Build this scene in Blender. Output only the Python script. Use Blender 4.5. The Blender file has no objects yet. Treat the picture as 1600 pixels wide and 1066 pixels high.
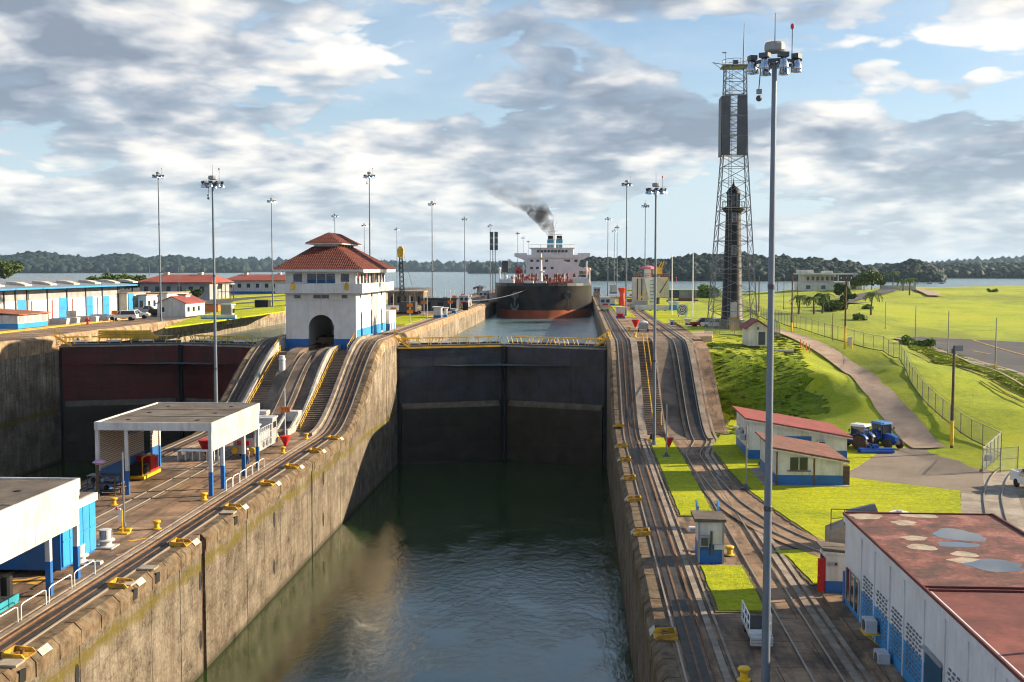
import bpy, math, random
import numpy as np
from mathutils import Vector, Matrix, noise as mnoise
R = math.radians
random.seed(7)
sc = bpy.context.scene
C = sc.collection
# ------------------------------------------------------------------ camera
F_PX, CX, CY, HOR, VPX, CAMH = 1750.0, 800.0, 533.0, 420.0, 908.0, 10.8
PITCH = math.atan((CY - HOR) / F_PX)
YAW = math.atan((VPX - CX) / F_PX * math.cos(PITCH))
cam_d = bpy.data.cameras.new('camera')
cam = bpy.data.objects.new('camera', cam_d); C.objects.link(cam)
cam.location = (0, 0, CAMH)
cam.rotation_euler = (math.pi / 2 - PITCH, 0, YAW)
cam_d.sensor_width = 36.0; cam_d.lens = F_PX / 1600 * 36
cam_d.clip_start = 0.5; cam_d.clip_end = 60000
sc.camera = cam
# ------------------------------------------------------------------ light
SUN_AZ = math.atan2(0.958, 0.30)       # measured from +Y towards +X
SUN_EL = R(19.5)
sun_d = bpy.data.lights.new('sun', 'SUN'); sun_d.energy = 5.0; sun_d.angle = R(0.53); sun_d.color = (1.0, 0.82, 0.58)
sun = bpy.data.objects.new('sun', sun_d); C.objects.link(sun)
sdir = Vector((math.sin(SUN_AZ) * math.cos(SUN_EL), math.cos(SUN_AZ) * math.cos(SUN_EL), math.sin(SUN_EL)))
sun.rotation_euler = (-sdir).to_track_quat('-Z', 'Y').to_euler()
sun.location = (100, 60, 120)
sc.view_settings.view_transform = 'Standard'; sc.view_settings.look = 'None'
sc.view_settings.exposure = 1.18; sc.view_settings.gamma = 1.0; sc.view_settings.use_curve_mapping = False
sc.render.engine = 'CYCLES'
sc.cycles.use_denoising = True; sc.cycles.filter_width = 1.15
sc.cycles.max_bounces = 5; sc.cycles.diffuse_bounces = 2; sc.cycles.glossy_bounces = 3
sc.cycles.transparent_max_bounces = 12; sc.cycles.volume_bounces = 0
sc.cycles.caustics_reflective = False; sc.cycles.caustics_refractive = False
sc.cycles.use_adaptive_sampling = True; sc.cycles.adaptive_threshold = .028; sc.cycles.adaptive_min_samples = 16

class NT:
    """small node-tree helper"""
    def __init__(s, tree): s.t = tree; s.n = tree.nodes; s.l = tree.links
    def add(s, typ, **kw):
        n = s.n.new(typ)
        for k, v in kw.items():
            if k == 'inp':
                for a, b in v.items():
                    if isinstance(b, tuple) and len(b) == 2 and hasattr(b[0], 'outputs'): s.l.new(b[0].outputs[b[1]], n.inputs[a])
                    elif hasattr(b, 'outputs'): s.l.new(b.outputs[0], n.inputs[a])
                    elif hasattr(b, 'is_linked') : s.l.new(b, n.inputs[a])
                    else: n.inputs[a].default_value = b
            else: setattr(n, k, v)
        return n
    def math(s, op, a, b=0.0, c=None, clamp=False):
        d = {0: a, 1: b}
        if c is not None: d[2] = c
        return s.add('ShaderNodeMath', operation=op, use_clamp=clamp, inp=d)
    def vmath(s, op, a, b=(0, 0, 0)): return s.add('ShaderNodeVectorMath', operation=op, inp={0: a, 1: b})
    def ramp(s, fac, stops, interp='LINEAR'):
        n = s.add('ShaderNodeValToRGB', inp={0: fac}); r = n.color_ramp; r.interpolation = interp
        while len(r.elements) < len(stops): r.elements.new(0.5)
        for e, (p, c) in zip(r.elements, stops):
            e.position = p; e.color = (c, c, c, 1) if not isinstance(c, (tuple, list)) else (*c[:3], 1)
        return n
    def mix(s, fac, a, b, mode='MIX'):
        n = s.add('ShaderNodeMix', data_type='RGBA', blend_type=mode)
        for k, v in ((0, fac), (6, a), (7, b)):
            if hasattr(v, 'outputs'): s.l.new(v.outputs[2] if v.bl_idname == 'ShaderNodeMix' else v.outputs[0], n.inputs[k])
            elif hasattr(v, 'is_linked'): s.l.new(v, n.inputs[k])
            else: n.inputs[k].default_value = v if not isinstance(v, tuple) else (*v[:3], 1)
        return n
    def noise(s, vec, scale, detail=5, rough=.55, dist=0.0, dim='3D'):
        return s.add('ShaderNodeTexNoise', noise_dimensions=dim, inp={'Vector': vec, 'Scale': scale, 'Detail': detail, 'Roughness': rough, 'Distortion': dist})

# ------------------------------------------------------------------ sky with clouds
world = bpy.data.worlds.new('World'); sc.world = world; world.use_nodes = True
def build_sky():
    w = NT(world.node_tree); w.n.clear()
    out = w.add('ShaderNodeOutputWorld')
    sky = w.add('ShaderNodeTexSky', sky_type='NISHITA', sun_disc=False, sun_elevation=SUN_EL, sun_rotation=SUN_AZ, altitude=30, air_density=1.0, dust_density=.6, ozone_density=2.5)
    tc = w.add('ShaderNodeTexCoord'); d = tc.outputs['Generated']
    sep = w.add('ShaderNodeSeparateXYZ', inp={0: d})
    z = w.math('MAXIMUM', (sep, 2), 0.0)
    k = w.math('DIVIDE', 1.0, w.math('ADD', z, 0.24))
    zz = w.math('MULTIPLY', w.math('LOGARITHM', w.math('ADD', z, 0.085), 2.718), .56)
    P = w.add('ShaderNodeCombineXYZ', inp={0: w.math('MULTIPLY', (sep, 0), k), 1: w.math('MULTIPLY', (sep, 1), k), 2: zz})
    P = w.vmath('ADD', P, SKY_OFF)
    def dens(v, det=7):
        big = w.noise(v, 1.0, 1, .5)
        n = w.noise(v, 2.3, det, .565, .15)
        if det < 4: return w.math('MULTIPLY_ADD', (n, 0), .54, w.math('MULTIPLY_ADD', (big, 0), .60, .03))
        wv = w.vmath('ADD', v, w.vmath('MULTIPLY', w.add('ShaderNodeTexNoise', inp={'Vector': v, 'Scale': 7.0, 'Detail': 1.0}).outputs['Color'], (.15, .15, .15)))
        vo = w.add('ShaderNodeTexVoronoi', feature='F1', inp={'Vector': wv, 'Scale': 5.4, 'Detail': 1.6 if det > 6 else 0.0, 'Roughness': .55})
        puff = w.math('SUBTRACT', .66, (vo, 0))
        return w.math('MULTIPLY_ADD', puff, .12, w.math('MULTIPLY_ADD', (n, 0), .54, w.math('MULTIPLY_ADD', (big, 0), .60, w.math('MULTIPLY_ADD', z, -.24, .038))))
    n0 = dens(P); n1 = dens(w.vmath('ADD', P, (.075, .03, .085)), 5); n2 = dens(w.vmath('ADD', P, (.03, .01, .24)), 3)
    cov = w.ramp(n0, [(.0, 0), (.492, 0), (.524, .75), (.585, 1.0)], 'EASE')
    edge = w.math('MULTIPLY', w.math('SUBTRACT', n0, n1), 4.9)              # lit where it thins towards the sun
    over = w.math('MULTIPLY', w.math('SUBTRACT', n2, .54), 3.2, clamp=True)      # cloud piled above: shaded base
    shade = w.math('ADD', w.math('SUBTRACT', .72, w.math('MULTIPLY', over, .72)), edge, clamp=True)
    ccol = w.ramp(shade, [(.0, (.255, .31, .39)), (.28, (.40, .45, .52)), (.52, (.63, .645, .67)), (.78, (.86, .83, .785)), (1.0, (1.0, .955, .885))])
    Pv = w.vmath('MULTIPLY', P, (1.0, 1.0, 1.9))
    veil = w.ramp(w.noise(Pv, 1.6, 4, .60, .4), [(.40, 0), (.68, .55)])
    low = w.ramp(z, [(.0, .92), (.06, .70), (.16, .22), (.30, 0)])
    veil = w.math('MAXIMUM', veil, low)
    bg1 = w.add('ShaderNodeBackground', inp={'Color': sky, 'Strength': .072})
    bgv = w.add('ShaderNodeBackground', inp={'Color': (.66, .79, .91, 1), 'Strength': .47})
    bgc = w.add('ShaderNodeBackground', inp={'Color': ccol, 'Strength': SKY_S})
    m1 = w.add('ShaderNodeMixShader', inp={0: veil, 1: bg1, 2: bgv})
    far = w.ramp(z, [(0.0, .12), (.035, .50), (.10, .88), (.17, 1.0)])
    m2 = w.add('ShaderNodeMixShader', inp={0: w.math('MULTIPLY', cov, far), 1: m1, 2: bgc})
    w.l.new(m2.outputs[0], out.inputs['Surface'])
SKY_OFF = (2.1, 3.4, 0.3); SKY_S = .53
build_sky()
world.cycles.sampling_method = 'MANUAL'; world.cycles.sample_map_resolution = 512
# ------------------------------------------------------------------ pixel -> place (survey of the photograph)
_fw = Vector((-math.sin(YAW) * math.cos(PITCH), math.cos(YAW) * math.cos(PITCH), -math.sin(PITCH)))
_rt = Vector((math.cos(YAW), math.sin(YAW), 0)); _up = _rt.cross(_fw)
def ray(px, py): return _fw + _rt * ((px - CX) / F_PX) - _up * ((py - CY) / F_PX)
def G(px, py, z):
    d = ray(px, py); t = (z - CAMH) / d.z
    return Vector((d.x * t, d.y * t, z))
def AY(px, py, Y):
    d = ray(px, py); t = Y / d.y
    return Vector((d.x * t, Y, CAMH + d.z * t))
def AX(px, py, X):
    d = ray(px, py); t = X / d.x
    return Vector((X, d.y * t, CAMH + d.z * t))
# ------------------------------------------------------------------ mesh helpers
class MB:
    def __init__(s): s.v = []; s.f = []
    def add(s, vs, fs):
        o = len(s.v); s.v.extend([tuple(a) for a in vs]); s.f.extend([tuple(i + o for i in f) for f in fs]); return s
    def box(s, x0, x1, y0, y1, z0, z1):
        return s.add([(x0, y0, z0), (x1, y0, z0), (x1, y1, z0), (x0, y1, z0), (x0, y0, z1), (x1, y0, z1), (x1, y1, z1), (x0, y1, z1)],
                     [(3, 2, 1, 0), (4, 5, 6, 7), (0, 1, 5, 4), (1, 2, 6, 5), (2, 3, 7, 6), (3, 0, 4, 7)])
    def cb(s, c, sz, m=None):
        vs = [Vector((a * sz[0] / 2, b * sz[1] / 2, d * sz[2] / 2)) for d in (-1, 1) for a, b in ((-1, -1), (1, -1), (1, 1), (-1, 1))]
        if m is not None: vs = [m @ v for v in vs]
        return s.add([v + Vector(c) for v in vs], [(3, 2, 1, 0), (4, 5, 6, 7), (0, 1, 5, 4), (1, 2, 6, 5), (2, 3, 7, 6), (3, 0, 4, 7)])
    def cyl(s, p0, p1, r0, r1=None, n=8, cap=True):
        p0, p1 = Vector(p0), Vector(p1); r1 = r0 if r1 is None else r1
        d = (p1 - p0).normalized(); a = d.orthogonal().normalized(); b = d.cross(a)
        vs = []
        for p, r in ((p0, r0), (p1, r1)):
            for i in range(n):
                t = 2 * math.pi * (i + .5) / n; vs.append(p + (a * math.cos(t) + b * math.sin(t)) * r)
        fs = [(i, (i + 1) % n, n + (i + 1) % n, n + i) for i in range(n)]
        if cap: fs += [tuple(range(n - 1, -1, -1)), tuple(range(n, 2 * n))]
        return s.add(vs, fs)
    def bar(s, p0, p1, w, h=None):
        """square bar between two points"""
        p0, p1 = Vector(p0), Vector(p1); h = w if h is None else h
        d = (p1 - p0).normalized(); up = Vector((0, 0, 1)) if abs(d.z) < .95 else Vector((0, 1, 0))
        a = d.cross(up).normalized(); b = a.cross(d)
        vs = [p + a * (i * w / 2) + b * (j * h / 2) for p in (p0, p1) for i, j in ((-1, -1), (1, -1), (1, 1), (-1, 1))]
        return s.add(vs, [(3, 2, 1, 0), (4, 5, 6, 7), (0, 1, 5, 4), (1, 2, 6, 5), (2, 3, 7, 6), (3, 0, 4, 7)])
    def tube(s, pts, r, n=6):
        for a, b in zip(pts[:-1], pts[1:]): s.cyl(a, b, r, r, n)
        return s
    def prism(s, poly, a, b, axis='z'):
        """polygon extruded from a to b along an axis (poly in the two other axes, in xyz order)"""
        def P(u, w, t): return {'z': (u, w, t), 'y': (u, t, w), 'x': (t, u, w)}[axis]
        n = len(poly); vs = [P(u, w, a) for u, w in poly] + [P(u, w, b) for u, w in poly]
        fs = [tuple(range(n - 1, -1, -1)), tuple(range(n, 2 * n))] + [(i, (i + 1) % n, n + (i + 1) % n, n + i) for i in range(n)]
        return s.add(vs, fs)
    def lathe(s, prof, c=(0, 0, 0), n=12, cap=True):
        vs = []
        for r, z in prof:
            for i in range(n):
                t = 2 * math.pi * i / n; vs.append((c[0] + r * math.cos(t), c[1] + r * math.sin(t), c[2] + z))
        m = len(prof); fs = [(j * n + i, j * n + (i + 1) % n, (j + 1) * n + (i + 1) % n, (j + 1) * n + i) for j in range(m - 1) for i in range(n)]
        if cap: fs += [tuple(range(n - 1, -1, -1)), tuple(range((m - 1) * n, m * n))]
        return s.add(vs, fs)
    def loft(s, secs, cap=True):
        n = len(secs[0]); vs = [v for sec in secs for v in sec]
        fs = [(j * n + i, j * n + (i + 1) % n, (j + 1) * n + (i + 1) % n, (j + 1) * n + i) for j in range(len(secs) - 1) for i in range(n)]
        if cap: fs += [tuple(range(n - 1, -1, -1)), tuple(range((len(secs) - 1) * n, len(secs) * n))]
        return s.add(vs, fs)
    def quad(s, *p): return s.add(p, [tuple(range(len(p)))])
    def ball(s, c, r, n=8, m=6, sz=(1, 1, 1)):
        prof = [(math.sin(math.pi * j / m), -math.cos(math.pi * j / m)) for j in range(m + 1)]
        vs = []
        for a, z in prof:
            for i in range(n):
                t = 2 * math.pi * i / n; vs.append((c[0] + r * sz[0] * a * math.cos(t), c[1] + r * sz[1] * a * math.sin(t), c[2] + r * sz[2] * z))
        return s.add(vs, [(j * n + i, j * n + (i + 1) % n, (j + 1) * n + (i + 1) % n, (j + 1) * n + i) for j in range(m) for i in range(n)])
    def mesh(s, name, mat, smooth=False, fix=True):
        me = bpy.data.meshes.new(name); me.from_pydata(s.v, [], s.f); me.update()
        if fix:
            import bmesh
            bm = bmesh.new(); bm.from_mesh(me); bmesh.ops.recalc_face_normals(bm, faces=bm.faces); bm.to_mesh(me); bm.free()
        if mat is not None: me.materials.append(mat)
        if smooth:
            for p in me.polygons: p.use_smooth = True
            try: me.set_sharp_from_angle(angle=R(40))
            except Exception: pass
        return me
    def build(s, name, mat, parent=None, smooth=False, fix=True):
        o = bpy.data.objects.new(name, s.mesh(name, mat, smooth, fix)); C.objects.link(o)
        if parent is not None: o.parent = parent
        return o
def B(x0, x1, y0, y1, z0, z1): return MB().box(x0, x1, y0, y1, z0, z1)
def inst(src, name, parent, loc=(0, 0, 0), rz=0, scale=None):
    """another object on the same mesh data"""
    o = bpy.data.objects.new(name, src if isinstance(src, bpy.types.Mesh) else src.data); C.objects.link(o)
    o.parent = parent; o.location = loc; o.rotation_euler = (0, 0, rz)
    if scale: o.scale = scale
    return o
def tag(o, label=None, cat=None, group=None, kind=None):
    if label: o['label'] = label
    if cat: o['category'] = cat
    if group: o['group'] = group
    if kind: o['kind'] = kind
    return o
def thing(name, label, cat, loc=(0, 0, 0), rz=0, group=None):
    o = bpy.data.objects.new(name, None); C.objects.link(o); o.empty_display_size = .3
    o.location = loc; o.rotation_euler = (0, 0, rz)
    return tag(o, label, cat, group)
def clone(root, loc, rz=0, label=None, scale=None):
    kids = {}
    for o in list(bpy.data.objects):
        if o.parent is not None: kids.setdefault(o.parent.name, []).append(o)
    def rec(o, par):
        c = o.copy(); C.objects.link(c); c.parent = par
        for k in kids.get(o.name, []): rec(k, c)
        return c
    r = rec(root, None); r.location = loc; r.rotation_euler = (0, 0, rz)
    if scale is not None: r.scale = (scale,) * 3 if not isinstance(scale, tuple) else scale
    if label: r['label'] = label
    return r
def struct(o): o['kind'] = 'structure'; return o
# ------------------------------------------------------------------ materials
MATS = {}
def mat_base(name):
    m = bpy.data.materials.new(name); m.use_nodes = True
    t = NT(m.node_tree); b = t.n['Principled BSDF']; MATS[name] = m
    return m, t, b
def M(name, col, rough=.65, metal=0.0, var=.22, scale=.6, dirt=None, dirt_amt=.35, bump=0.0, bscale=8.0, spec=.35, streak=0.0, slab=0.0):
    """colour with two sizes of mottling, optional dirt patches, vertical streaks and fine relief"""
    if name in MATS: return MATS[name]
    m, t, b = mat_base(name)
    pos = t.add('ShaderNodeNewGeometry').outputs['Position']
    n1 = t.noise(pos, scale, 6, .6); n2 = t.noise(pos, scale * 9, 4, .6)
    f = t.math('MULTIPLY_ADD', (n1, 0), .7, t.math('MULTIPLY', (n2, 0), .3))
    lo = tuple(c * (1 - var) for c in col); hi = tuple(min(1, c * (1 + var)) for c in col)
    c = t.ramp(f, [(.38, lo), (.62, hi)])
    if dirt:
        dn = t.noise(pos, scale * .7, 8, .68, .5)
        c = t.mix(t.ramp(dn, [(.43, 0), (.62, dirt_amt)]), c, dirt)
    if slab:      # joints between deck slabs, broken and stained
        br = t.add('ShaderNodeTexBrick', offset=.5, inp={'Vector': t.vmath('ADD', pos, t.vmath('MULTIPLY', t.add('ShaderNodeTexNoise', inp={'Vector': pos, 'Scale': .8}).outputs['Color'], (.12, .12, 0))), 'Color1': (1, 1, 1, 1), 'Color2': (.78, .76, .74, 1), 'Mortar': (.25, .22, .2, 1), 'Scale': 1.0, 'Mortar Size': .035, 'Brick Width': slab, 'Row Height': slab * .8})
        c = t.mix(.85, c, br.outputs[0], 'MULTIPLY')
        oil = t.ramp(t.noise(t.vmath('MULTIPLY', pos, (1.0, .16, 1.0)), .9, 6, .65, .4), [(.50, 0), (.66, .8)])
        c = t.mix(oil, c, (.045, .034, .027))
    if streak:
        sv = t.vmath('MULTIPLY', pos, (1.6, 1.6, .12))
        c = t.mix(t.ramp(t.noise(sv, 1.3, 6, .65), [(.46, 0), (.75, streak)]), c, tuple(x * .25 for x in (dirt or col)))
    t.l.new(c.outputs[2 if c.bl_idname == 'ShaderNodeMix' else 0], b.inputs['Base Color'])
    b.inputs['Roughness'].default_value = rough; b.inputs['Metallic'].default_value = metal
    b.inputs['Specular IOR Level'].default_value = spec
    if bump:
        bn = t.add('ShaderNodeBump', inp={'Height': (t.noise(pos, bscale, 5, .6), 0), 'Strength': bump, 'Distance': .05})
        t.l.new(bn.outputs[0], b.inputs['Normal'])
    return m
white = M('white_paint', (.66, .65, .63), .55, dirt=(.42, .36, .28), dirt_amt=.35, streak=.40, var=.08)
white2 = M('clean_white', (.80, .80, .79), .5, var=.05)
cream = M('cream_paint', (.60, .565, .50), .6, dirt=(.38, .31, .22), dirt_amt=.4, streak=.45, var=.10)
blue = M('blue_paint', (.015, .13, .42), .5, var=.14, dirt=(.05, .09, .16), dirt_amt=.4)
blue_l = M('light_blue_paint', (.03, .28, .62), .5, var=.12, dirt=(.1, .2, .3), dirt_amt=.25)
yellow = M('yellow_paint', (.85, .50, .02), .5, var=.14, dirt=(.28, .14, .03), dirt_amt=.55)
orange = M('orange_paint', (.80, .20, .02), .5, var=.1, dirt=(.3, .09, .02), dirt_amt=.3)
red = M('red_paint', (.55, .025, .02), .5, var=.15)
black = M('black_rubber', (.015, .015, .016), .7, var=.2)
dark = M('dark_void', (.012, .013, .015), .8, var=.2)
glass = M('window_glass', (.02, .03, .045), .06, var=.3, spec=.6)
steel = M('galvanised_steel', (.22, .235, .255), .45, metal=.55, var=.12)
mast_g = M('mast_grey_paint', (.15, .18, .22), .45, metal=.25, var=.1)
rail_m = M('polished_rail', (.30, .255, .205), .45, metal=.25, var=.12)
rust = M('rusty_steel', (.16, .085, .045), .75, var=.4, scale=2)
lamp_m = M('lamp_housing', (.42, .50, .62), .18, metal=.9, var=.1)
grey = M('grey_paint', (.33, .34, .35), .55, var=.12, dirt=(.18, .15, .12), dirt_amt=.4)
lgrey = M('light_grey_paint', (.55, .56, .57), .5, var=.1, dirt=(.3, .27, .23), dirt_amt=.35)
dgrey = M('dark_grey_paint', (.07, .075, .085), .5, var=.2)
wood = M('weathered_pole_wood', (.11, .075, .05), .85, var=.3, scale=3, bump=.3)
conc_d = M('dark_deck_concrete', (.36, .235, .145), .85, var=.30, scale=.25, slab=5.2, dirt=(.085, .058, .042), dirt_amt=.75, bump=.35, bscale=5)
conc_r = M('ramp_concrete', (.21, .155, .115), .85, var=.25, scale=.35, dirt=(.045, .038, .034), dirt_amt=.7, bump=.35, bscale=5)
conc_l = M('pale_concrete', (.36, .31, .25), .85, var=.2, scale=.5, dirt=(.14, .11, .085), dirt_amt=.6, bump=.3)
kerb_m = M('kerb_concrete', (.33, .27, .21), .85, var=.22, scale=.8, dirt=(.12, .09, .07), dirt_amt=.6, bump=.3)
kerb_w = M('whitewashed_kerb', (.40, .38, .355), .8, var=.15, scale=1.2, dirt=(.2, .17, .14), dirt_amt=.6)
slot_m = M('oily_track_bed', (.022, .019, .017), .6, var=.4, scale=1.0, dirt=(.10, .08, .06), dirt_amt=.4)
asphalt = M('asphalt', (.20, .16, .125), .9, var=.2, scale=.2, dirt=(.27, .22, .17), dirt_amt=.6, bump=.3, bscale=9)
asph_d = M('dark_asphalt', (.065, .066, .075), .9, var=.2, scale=.15, dirt=(.12, .11, .10), dirt_amt=.4)
roadc = M('road_concrete', (.43, .315, .23), .9, var=.16, scale=.3, dirt=(.16, .12, .09), dirt_amt=.5, bump=.2)
roof_f = M('flat_roof_felt', (.15, .125, .10), .9, var=.3, scale=.4, dirt=(.06, .05, .045), dirt_amt=.6)
roof_r = M('red_sheet_roof', (.27, .066, .056), .7, var=.22, scale=.5, dirt=(.20, .06, .05), dirt_amt=.45)
roof_o = M('orange_red_roof', (.33, .078, .05), .7, var=.16, scale=.3, dirt=(.24, .07, .05), dirt_amt=.4)
foliage_mats = []
def foliage(name, col, var=.45, scale=.3):
    m, t, b = mat_base(name)
    pos = t.add('ShaderNodeNewGeometry').outputs['Position']
    n = t.math('MULTIPLY_ADD', (t.noise(pos, scale, 3, .6), 0), .55, t.math('MULTIPLY', (t.noise(pos, scale * 12, 3, .6), 0), .45))
    c = t.ramp(n, [(.33, tuple(x * (1 - var) for x in col)), (.5, col), (.68, (col[0] * (1 + var * 1.5), col[1] * (1 + var), col[2] * (1 + var)))])
    t.l.new(c.outputs[0], b.inputs['Base Color']); b.inputs['Roughness'].default_value = .7; b.inputs['Specular IOR Level'].default_value = .2
    return m
leaf = foliage('tree_leaves', (.085, .125, .030)); leaf_far = foliage('forest_leaves', (.010, .025, .015), scale=.03)
palm_m = foliage('palm_fronds', (.12, .165, .035)); shrub_m = foliage('shrub_leaves', (.12, .19, .03))
def grass_mat(name, col, col2, scale=.05, bump=1.0, fine=2.2):
    m, t, b = mat_base(name)
    pos = t.add('ShaderNodeNewGeometry').outputs['Position']
    n = t.noise(pos, scale, 6, .62, .3); f = t.noise(pos, fine, 5, .68); g = t.noise(pos, fine * 6, 3, .6)
    k = t.math('MULTIPLY_ADD', (n, 0), .34, t.math('MULTIPLY_ADD', (f, 0), .42, t.math('MULTIPLY', (g, 0), .24)))
    c = t.ramp(k, [(.42, col2), (.50, col), (.59, tuple(min(1, x * 1.3) for x in col))])
    dry = t.ramp(t.noise(pos, .42, 7, .7, .8), [(.56, 0), (.72, .65)])
    c = t.mix(dry, c, (.36, .29, .085))
    lane = t.ramp(t.math('SINE', t.math('MULTIPLY', t.add('ShaderNodeSeparateXYZ', inp={0: pos}).outputs[1], 3.1)), [(.35, 0), (.65, .22)])
    c = t.mix(lane, c, col2)
    t.l.new(c.outputs[2], b.inputs['Base Color']); b.inputs['Roughness'].default_value = .8; b.inputs['Specular IOR Level'].default_value = .15
    h = t.math('ADD', (f, 0), (g, 0))
    bn = t.add('ShaderNodeBump', inp={'Height': h, 'Strength': bump, 'Distance': .12})
    t.l.new(bn.outputs[0], b.inputs['Normal'])
    b.inputs['Sheen Weight'].default_value = .05; b.inputs['Sheen Tint'].default_value = (.7, .9, .2, 1)
    return m
lawn = grass_mat('mown_lawn', (.40, .425, .004), (.22, .29, .004), .10, 1.0)
bank = grass_mat('rough_bank_grass', (.34, .42, .012), (.20, .30, .010), .12, .4, 1.2)
field = grass_mat('field_grass', (.27, .32, .025), (.15, .21, .018), .02, 1.0, .35)
tuft_m = grass_mat('tall_grass', (.34, .38, .05), (.24, .30, .03), .05, .2)
rough_g = grass_mat('unmown_bank_grass', (.15, .215, .006), (.055, .10, .004), .25, 1.0, 1.6)
# ================================================================== SETTING
LOW, WLOW, WUP = -10.0, -20.7, -4.8           # lower deck, lower water, lake
XR, XL, XC0, XF = 4.15, -29.4, -49.0, -85.0    # wall faces: right, centre wall right / left, far left
YG = 178.0                                     # gate
R0, R1 = 137.0, 169.0                          # ramp foot / crest
def sst(t): t = max(0, min(1, t)); return t * t * (3 - 2 * t)
def rampz(y, top=0.0, a=R0, b=R1): return LOW + (top - LOW) * sst((y - a) / (b - a))
# ---- water
def water_mat(name, col, rough, scale, strength, calm=None, ior=1.4):
    m, t, b = mat_base(name)
    pos = t.add('ShaderNodeNewGeometry').outputs['Position']
    b.inputs['Base Color'].default_value = (*col, 1); b.inputs['Roughness'].default_value = rough; b.inputs['IOR'].default_value = ior
    b.inputs['Specular IOR Level'].default_value = .5
    v = t.vmath('MULTIPLY', pos, (1.0, .62, 1))
    n1 = t.noise(v, scale, 7, .62, .35); n2 = t.noise(v, scale * .16, 3, .5, .6)
    st = t.math('MULTIPLY', strength, t.ramp((n2, 0), [(.36, .30), (.62, 1.0)])) 
    if calm is not None:
        sep = t.add('ShaderNodeSeparateXYZ', inp={0: pos})
        k = t.add('ShaderNodeMapRange', inp={0: (sep, 0), 1: calm[0], 2: calm[1], 3: .10, 4: 1.0})
        st = t.math('MULTIPLY', st, k)
    bp = t.add('ShaderNodeBump', inp={'Height': (n1, 0), 'Strength': st, 'Distance': .5})
    t.l.new(bp.outputs[0], b.inputs['Normal'])
    return m
w_low = water_mat('lock_water', (.022, .046, .012), .02, 1.3, .20, (XL, XL + 16), 2.0)
w_lake = water_mat('lake_water', (.10, .165, .175), .22, 1.6, .45)
struct(MB().quad((XL, -60, WLOW), (XR, -60, WLOW), (XR, YG + 6.4, WLOW), (XL, YG + 6.4, WLOW)).build('lock_water', w_low))
struct(MB().quad((XF, -60, WLOW), (XC0, -60, WLOW), (XC0, YG + 6.4, WLOW), (XF, YG + 6.4, WLOW)).build('lock_water', w_low))
struct(MB().quad((-6500, YG + 1.2, WUP), (6500, YG + 1.2, WUP), (6500, 7400, WUP), (-6500, 7400, WUP)).build('lake', w_lake))
# ---- lock wall faces: concrete monoliths, each a panel of its own
def wall_mat():
    m, t, b = mat_base('lock_wall_concrete')
    pos = t.add('ShaderNodeNewGeometry').outputs['Position']
    z = t.add('ShaderNodeSeparateXYZ', inp={0: pos}).outputs[2]
    n = t.noise(pos, .35, 9, .68, .4); fn = t.noise(pos, 3.6, 7, .80)
    base = t.ramp(t.math('MULTIPLY_ADD', (n, 0), .52, t.math('MULTIPLY', (fn, 0), .48)), [(.37, (.016, .013, .010)), (.43, (.062, .052, .039)), (.50, (.132, .111, .084)), (.57, (.178, .153, .119)), (.65, (.28, .245, .19))])
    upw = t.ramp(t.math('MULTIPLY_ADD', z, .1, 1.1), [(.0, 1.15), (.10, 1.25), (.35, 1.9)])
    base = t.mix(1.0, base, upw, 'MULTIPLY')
    # run-off streaks
    sv = t.vmath('MULTIPLY', pos, (1.5, 1.5, .07))
    s1 = t.ramp(t.noise(sv, 1.1, 7, .7), [(.44, 0), (.62, .75)])
    zhi = t.ramp(t.math('MULTIPLY_ADD', z, .05, 1.05), [(.46, .8), (.55, 1.0)])      # more streaks on the upper wall
    c = t.mix(t.math('MULTIPLY', s1, zhi), base, (.085, .058, .036))
    # pour lines of the lifts and board marks
    lift = t.math('FRACT', t.math('ADD', t.math('MULTIPLY', z, .71), t.math('MULTIPLY', (t.noise(pos, .5, 2, .5), 0), .05)))
    ln = t.ramp(t.math('ABSOLUTE', t.math('SUBTRACT', lift, .5)), [(.0, .75), (.035, 0)])
    c = t.mix(t.math('MULTIPLY', ln, t.ramp(t.noise(pos, .8, 4, .6), [(.42, 0), (.56, 1)])), c, (.05, .036, .024))
    chip = t.ramp(t.noise(pos, 1.1, 8, .78, .3), [(.60, 0), (.66, .7)])
    c = t.mix(chip, c, (.36, .30, .22))
    # moss line at the old water level
    d = t.math('ABSOLUTE', t.math('ADD', z, t.math('MULTIPLY_ADD', (t.noise(pos, .3, 4, .6), 0), 2.0, 11.2)))
    band = t.ramp(t.math('ADD', t.math('MULTIPLY', d, .6), t.math('MULTIPLY', (t.noise(pos, 1.4, 6, .7), 0), .9)), [(.40, .95), (.86, 0)])
    c = t.mix(t.math('MULTIPLY', band, t.ramp(t.noise(pos, .9, 7, .72), [(.38, .35), (.50, 1)])), c, (.105, .082, .004))
    # wet dark foot
    wet = t.ramp(t.math('MULTIPLY_ADD', z, .5, t.math('MULTIPLY_ADD', (n, 0), .35, 10.35)), [(.25, .85), (.5, 0)])
    c = t.mix(wet, c, (.045, .038, .024))
    t.l.new(c.outputs[2], b.inputs['Base Color']); b.inputs['Roughness'].default_value = .9; b.inputs['Specular IOR Level'].default_value = .2
    h = t.math('MULTIPLY_ADD', (n, 0), .6, t.math('MULTIPLY', (fn, 0), .5))
    bp = t.add('ShaderNodeBump', inp={'Height': h, 'Strength': .8, 'Distance': .12}); t.l.new(bp.outputs[0], b.inputs['Normal'])
    return m
wallm = wall_mat()
cop_m = M('coping_concrete', (.105, .068, .038), .9, var=.6, scale=1.3, dirt=(.24, .19, .12), dirt_amt=.6, bump=.6, bscale=4, streak=.5)
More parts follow.
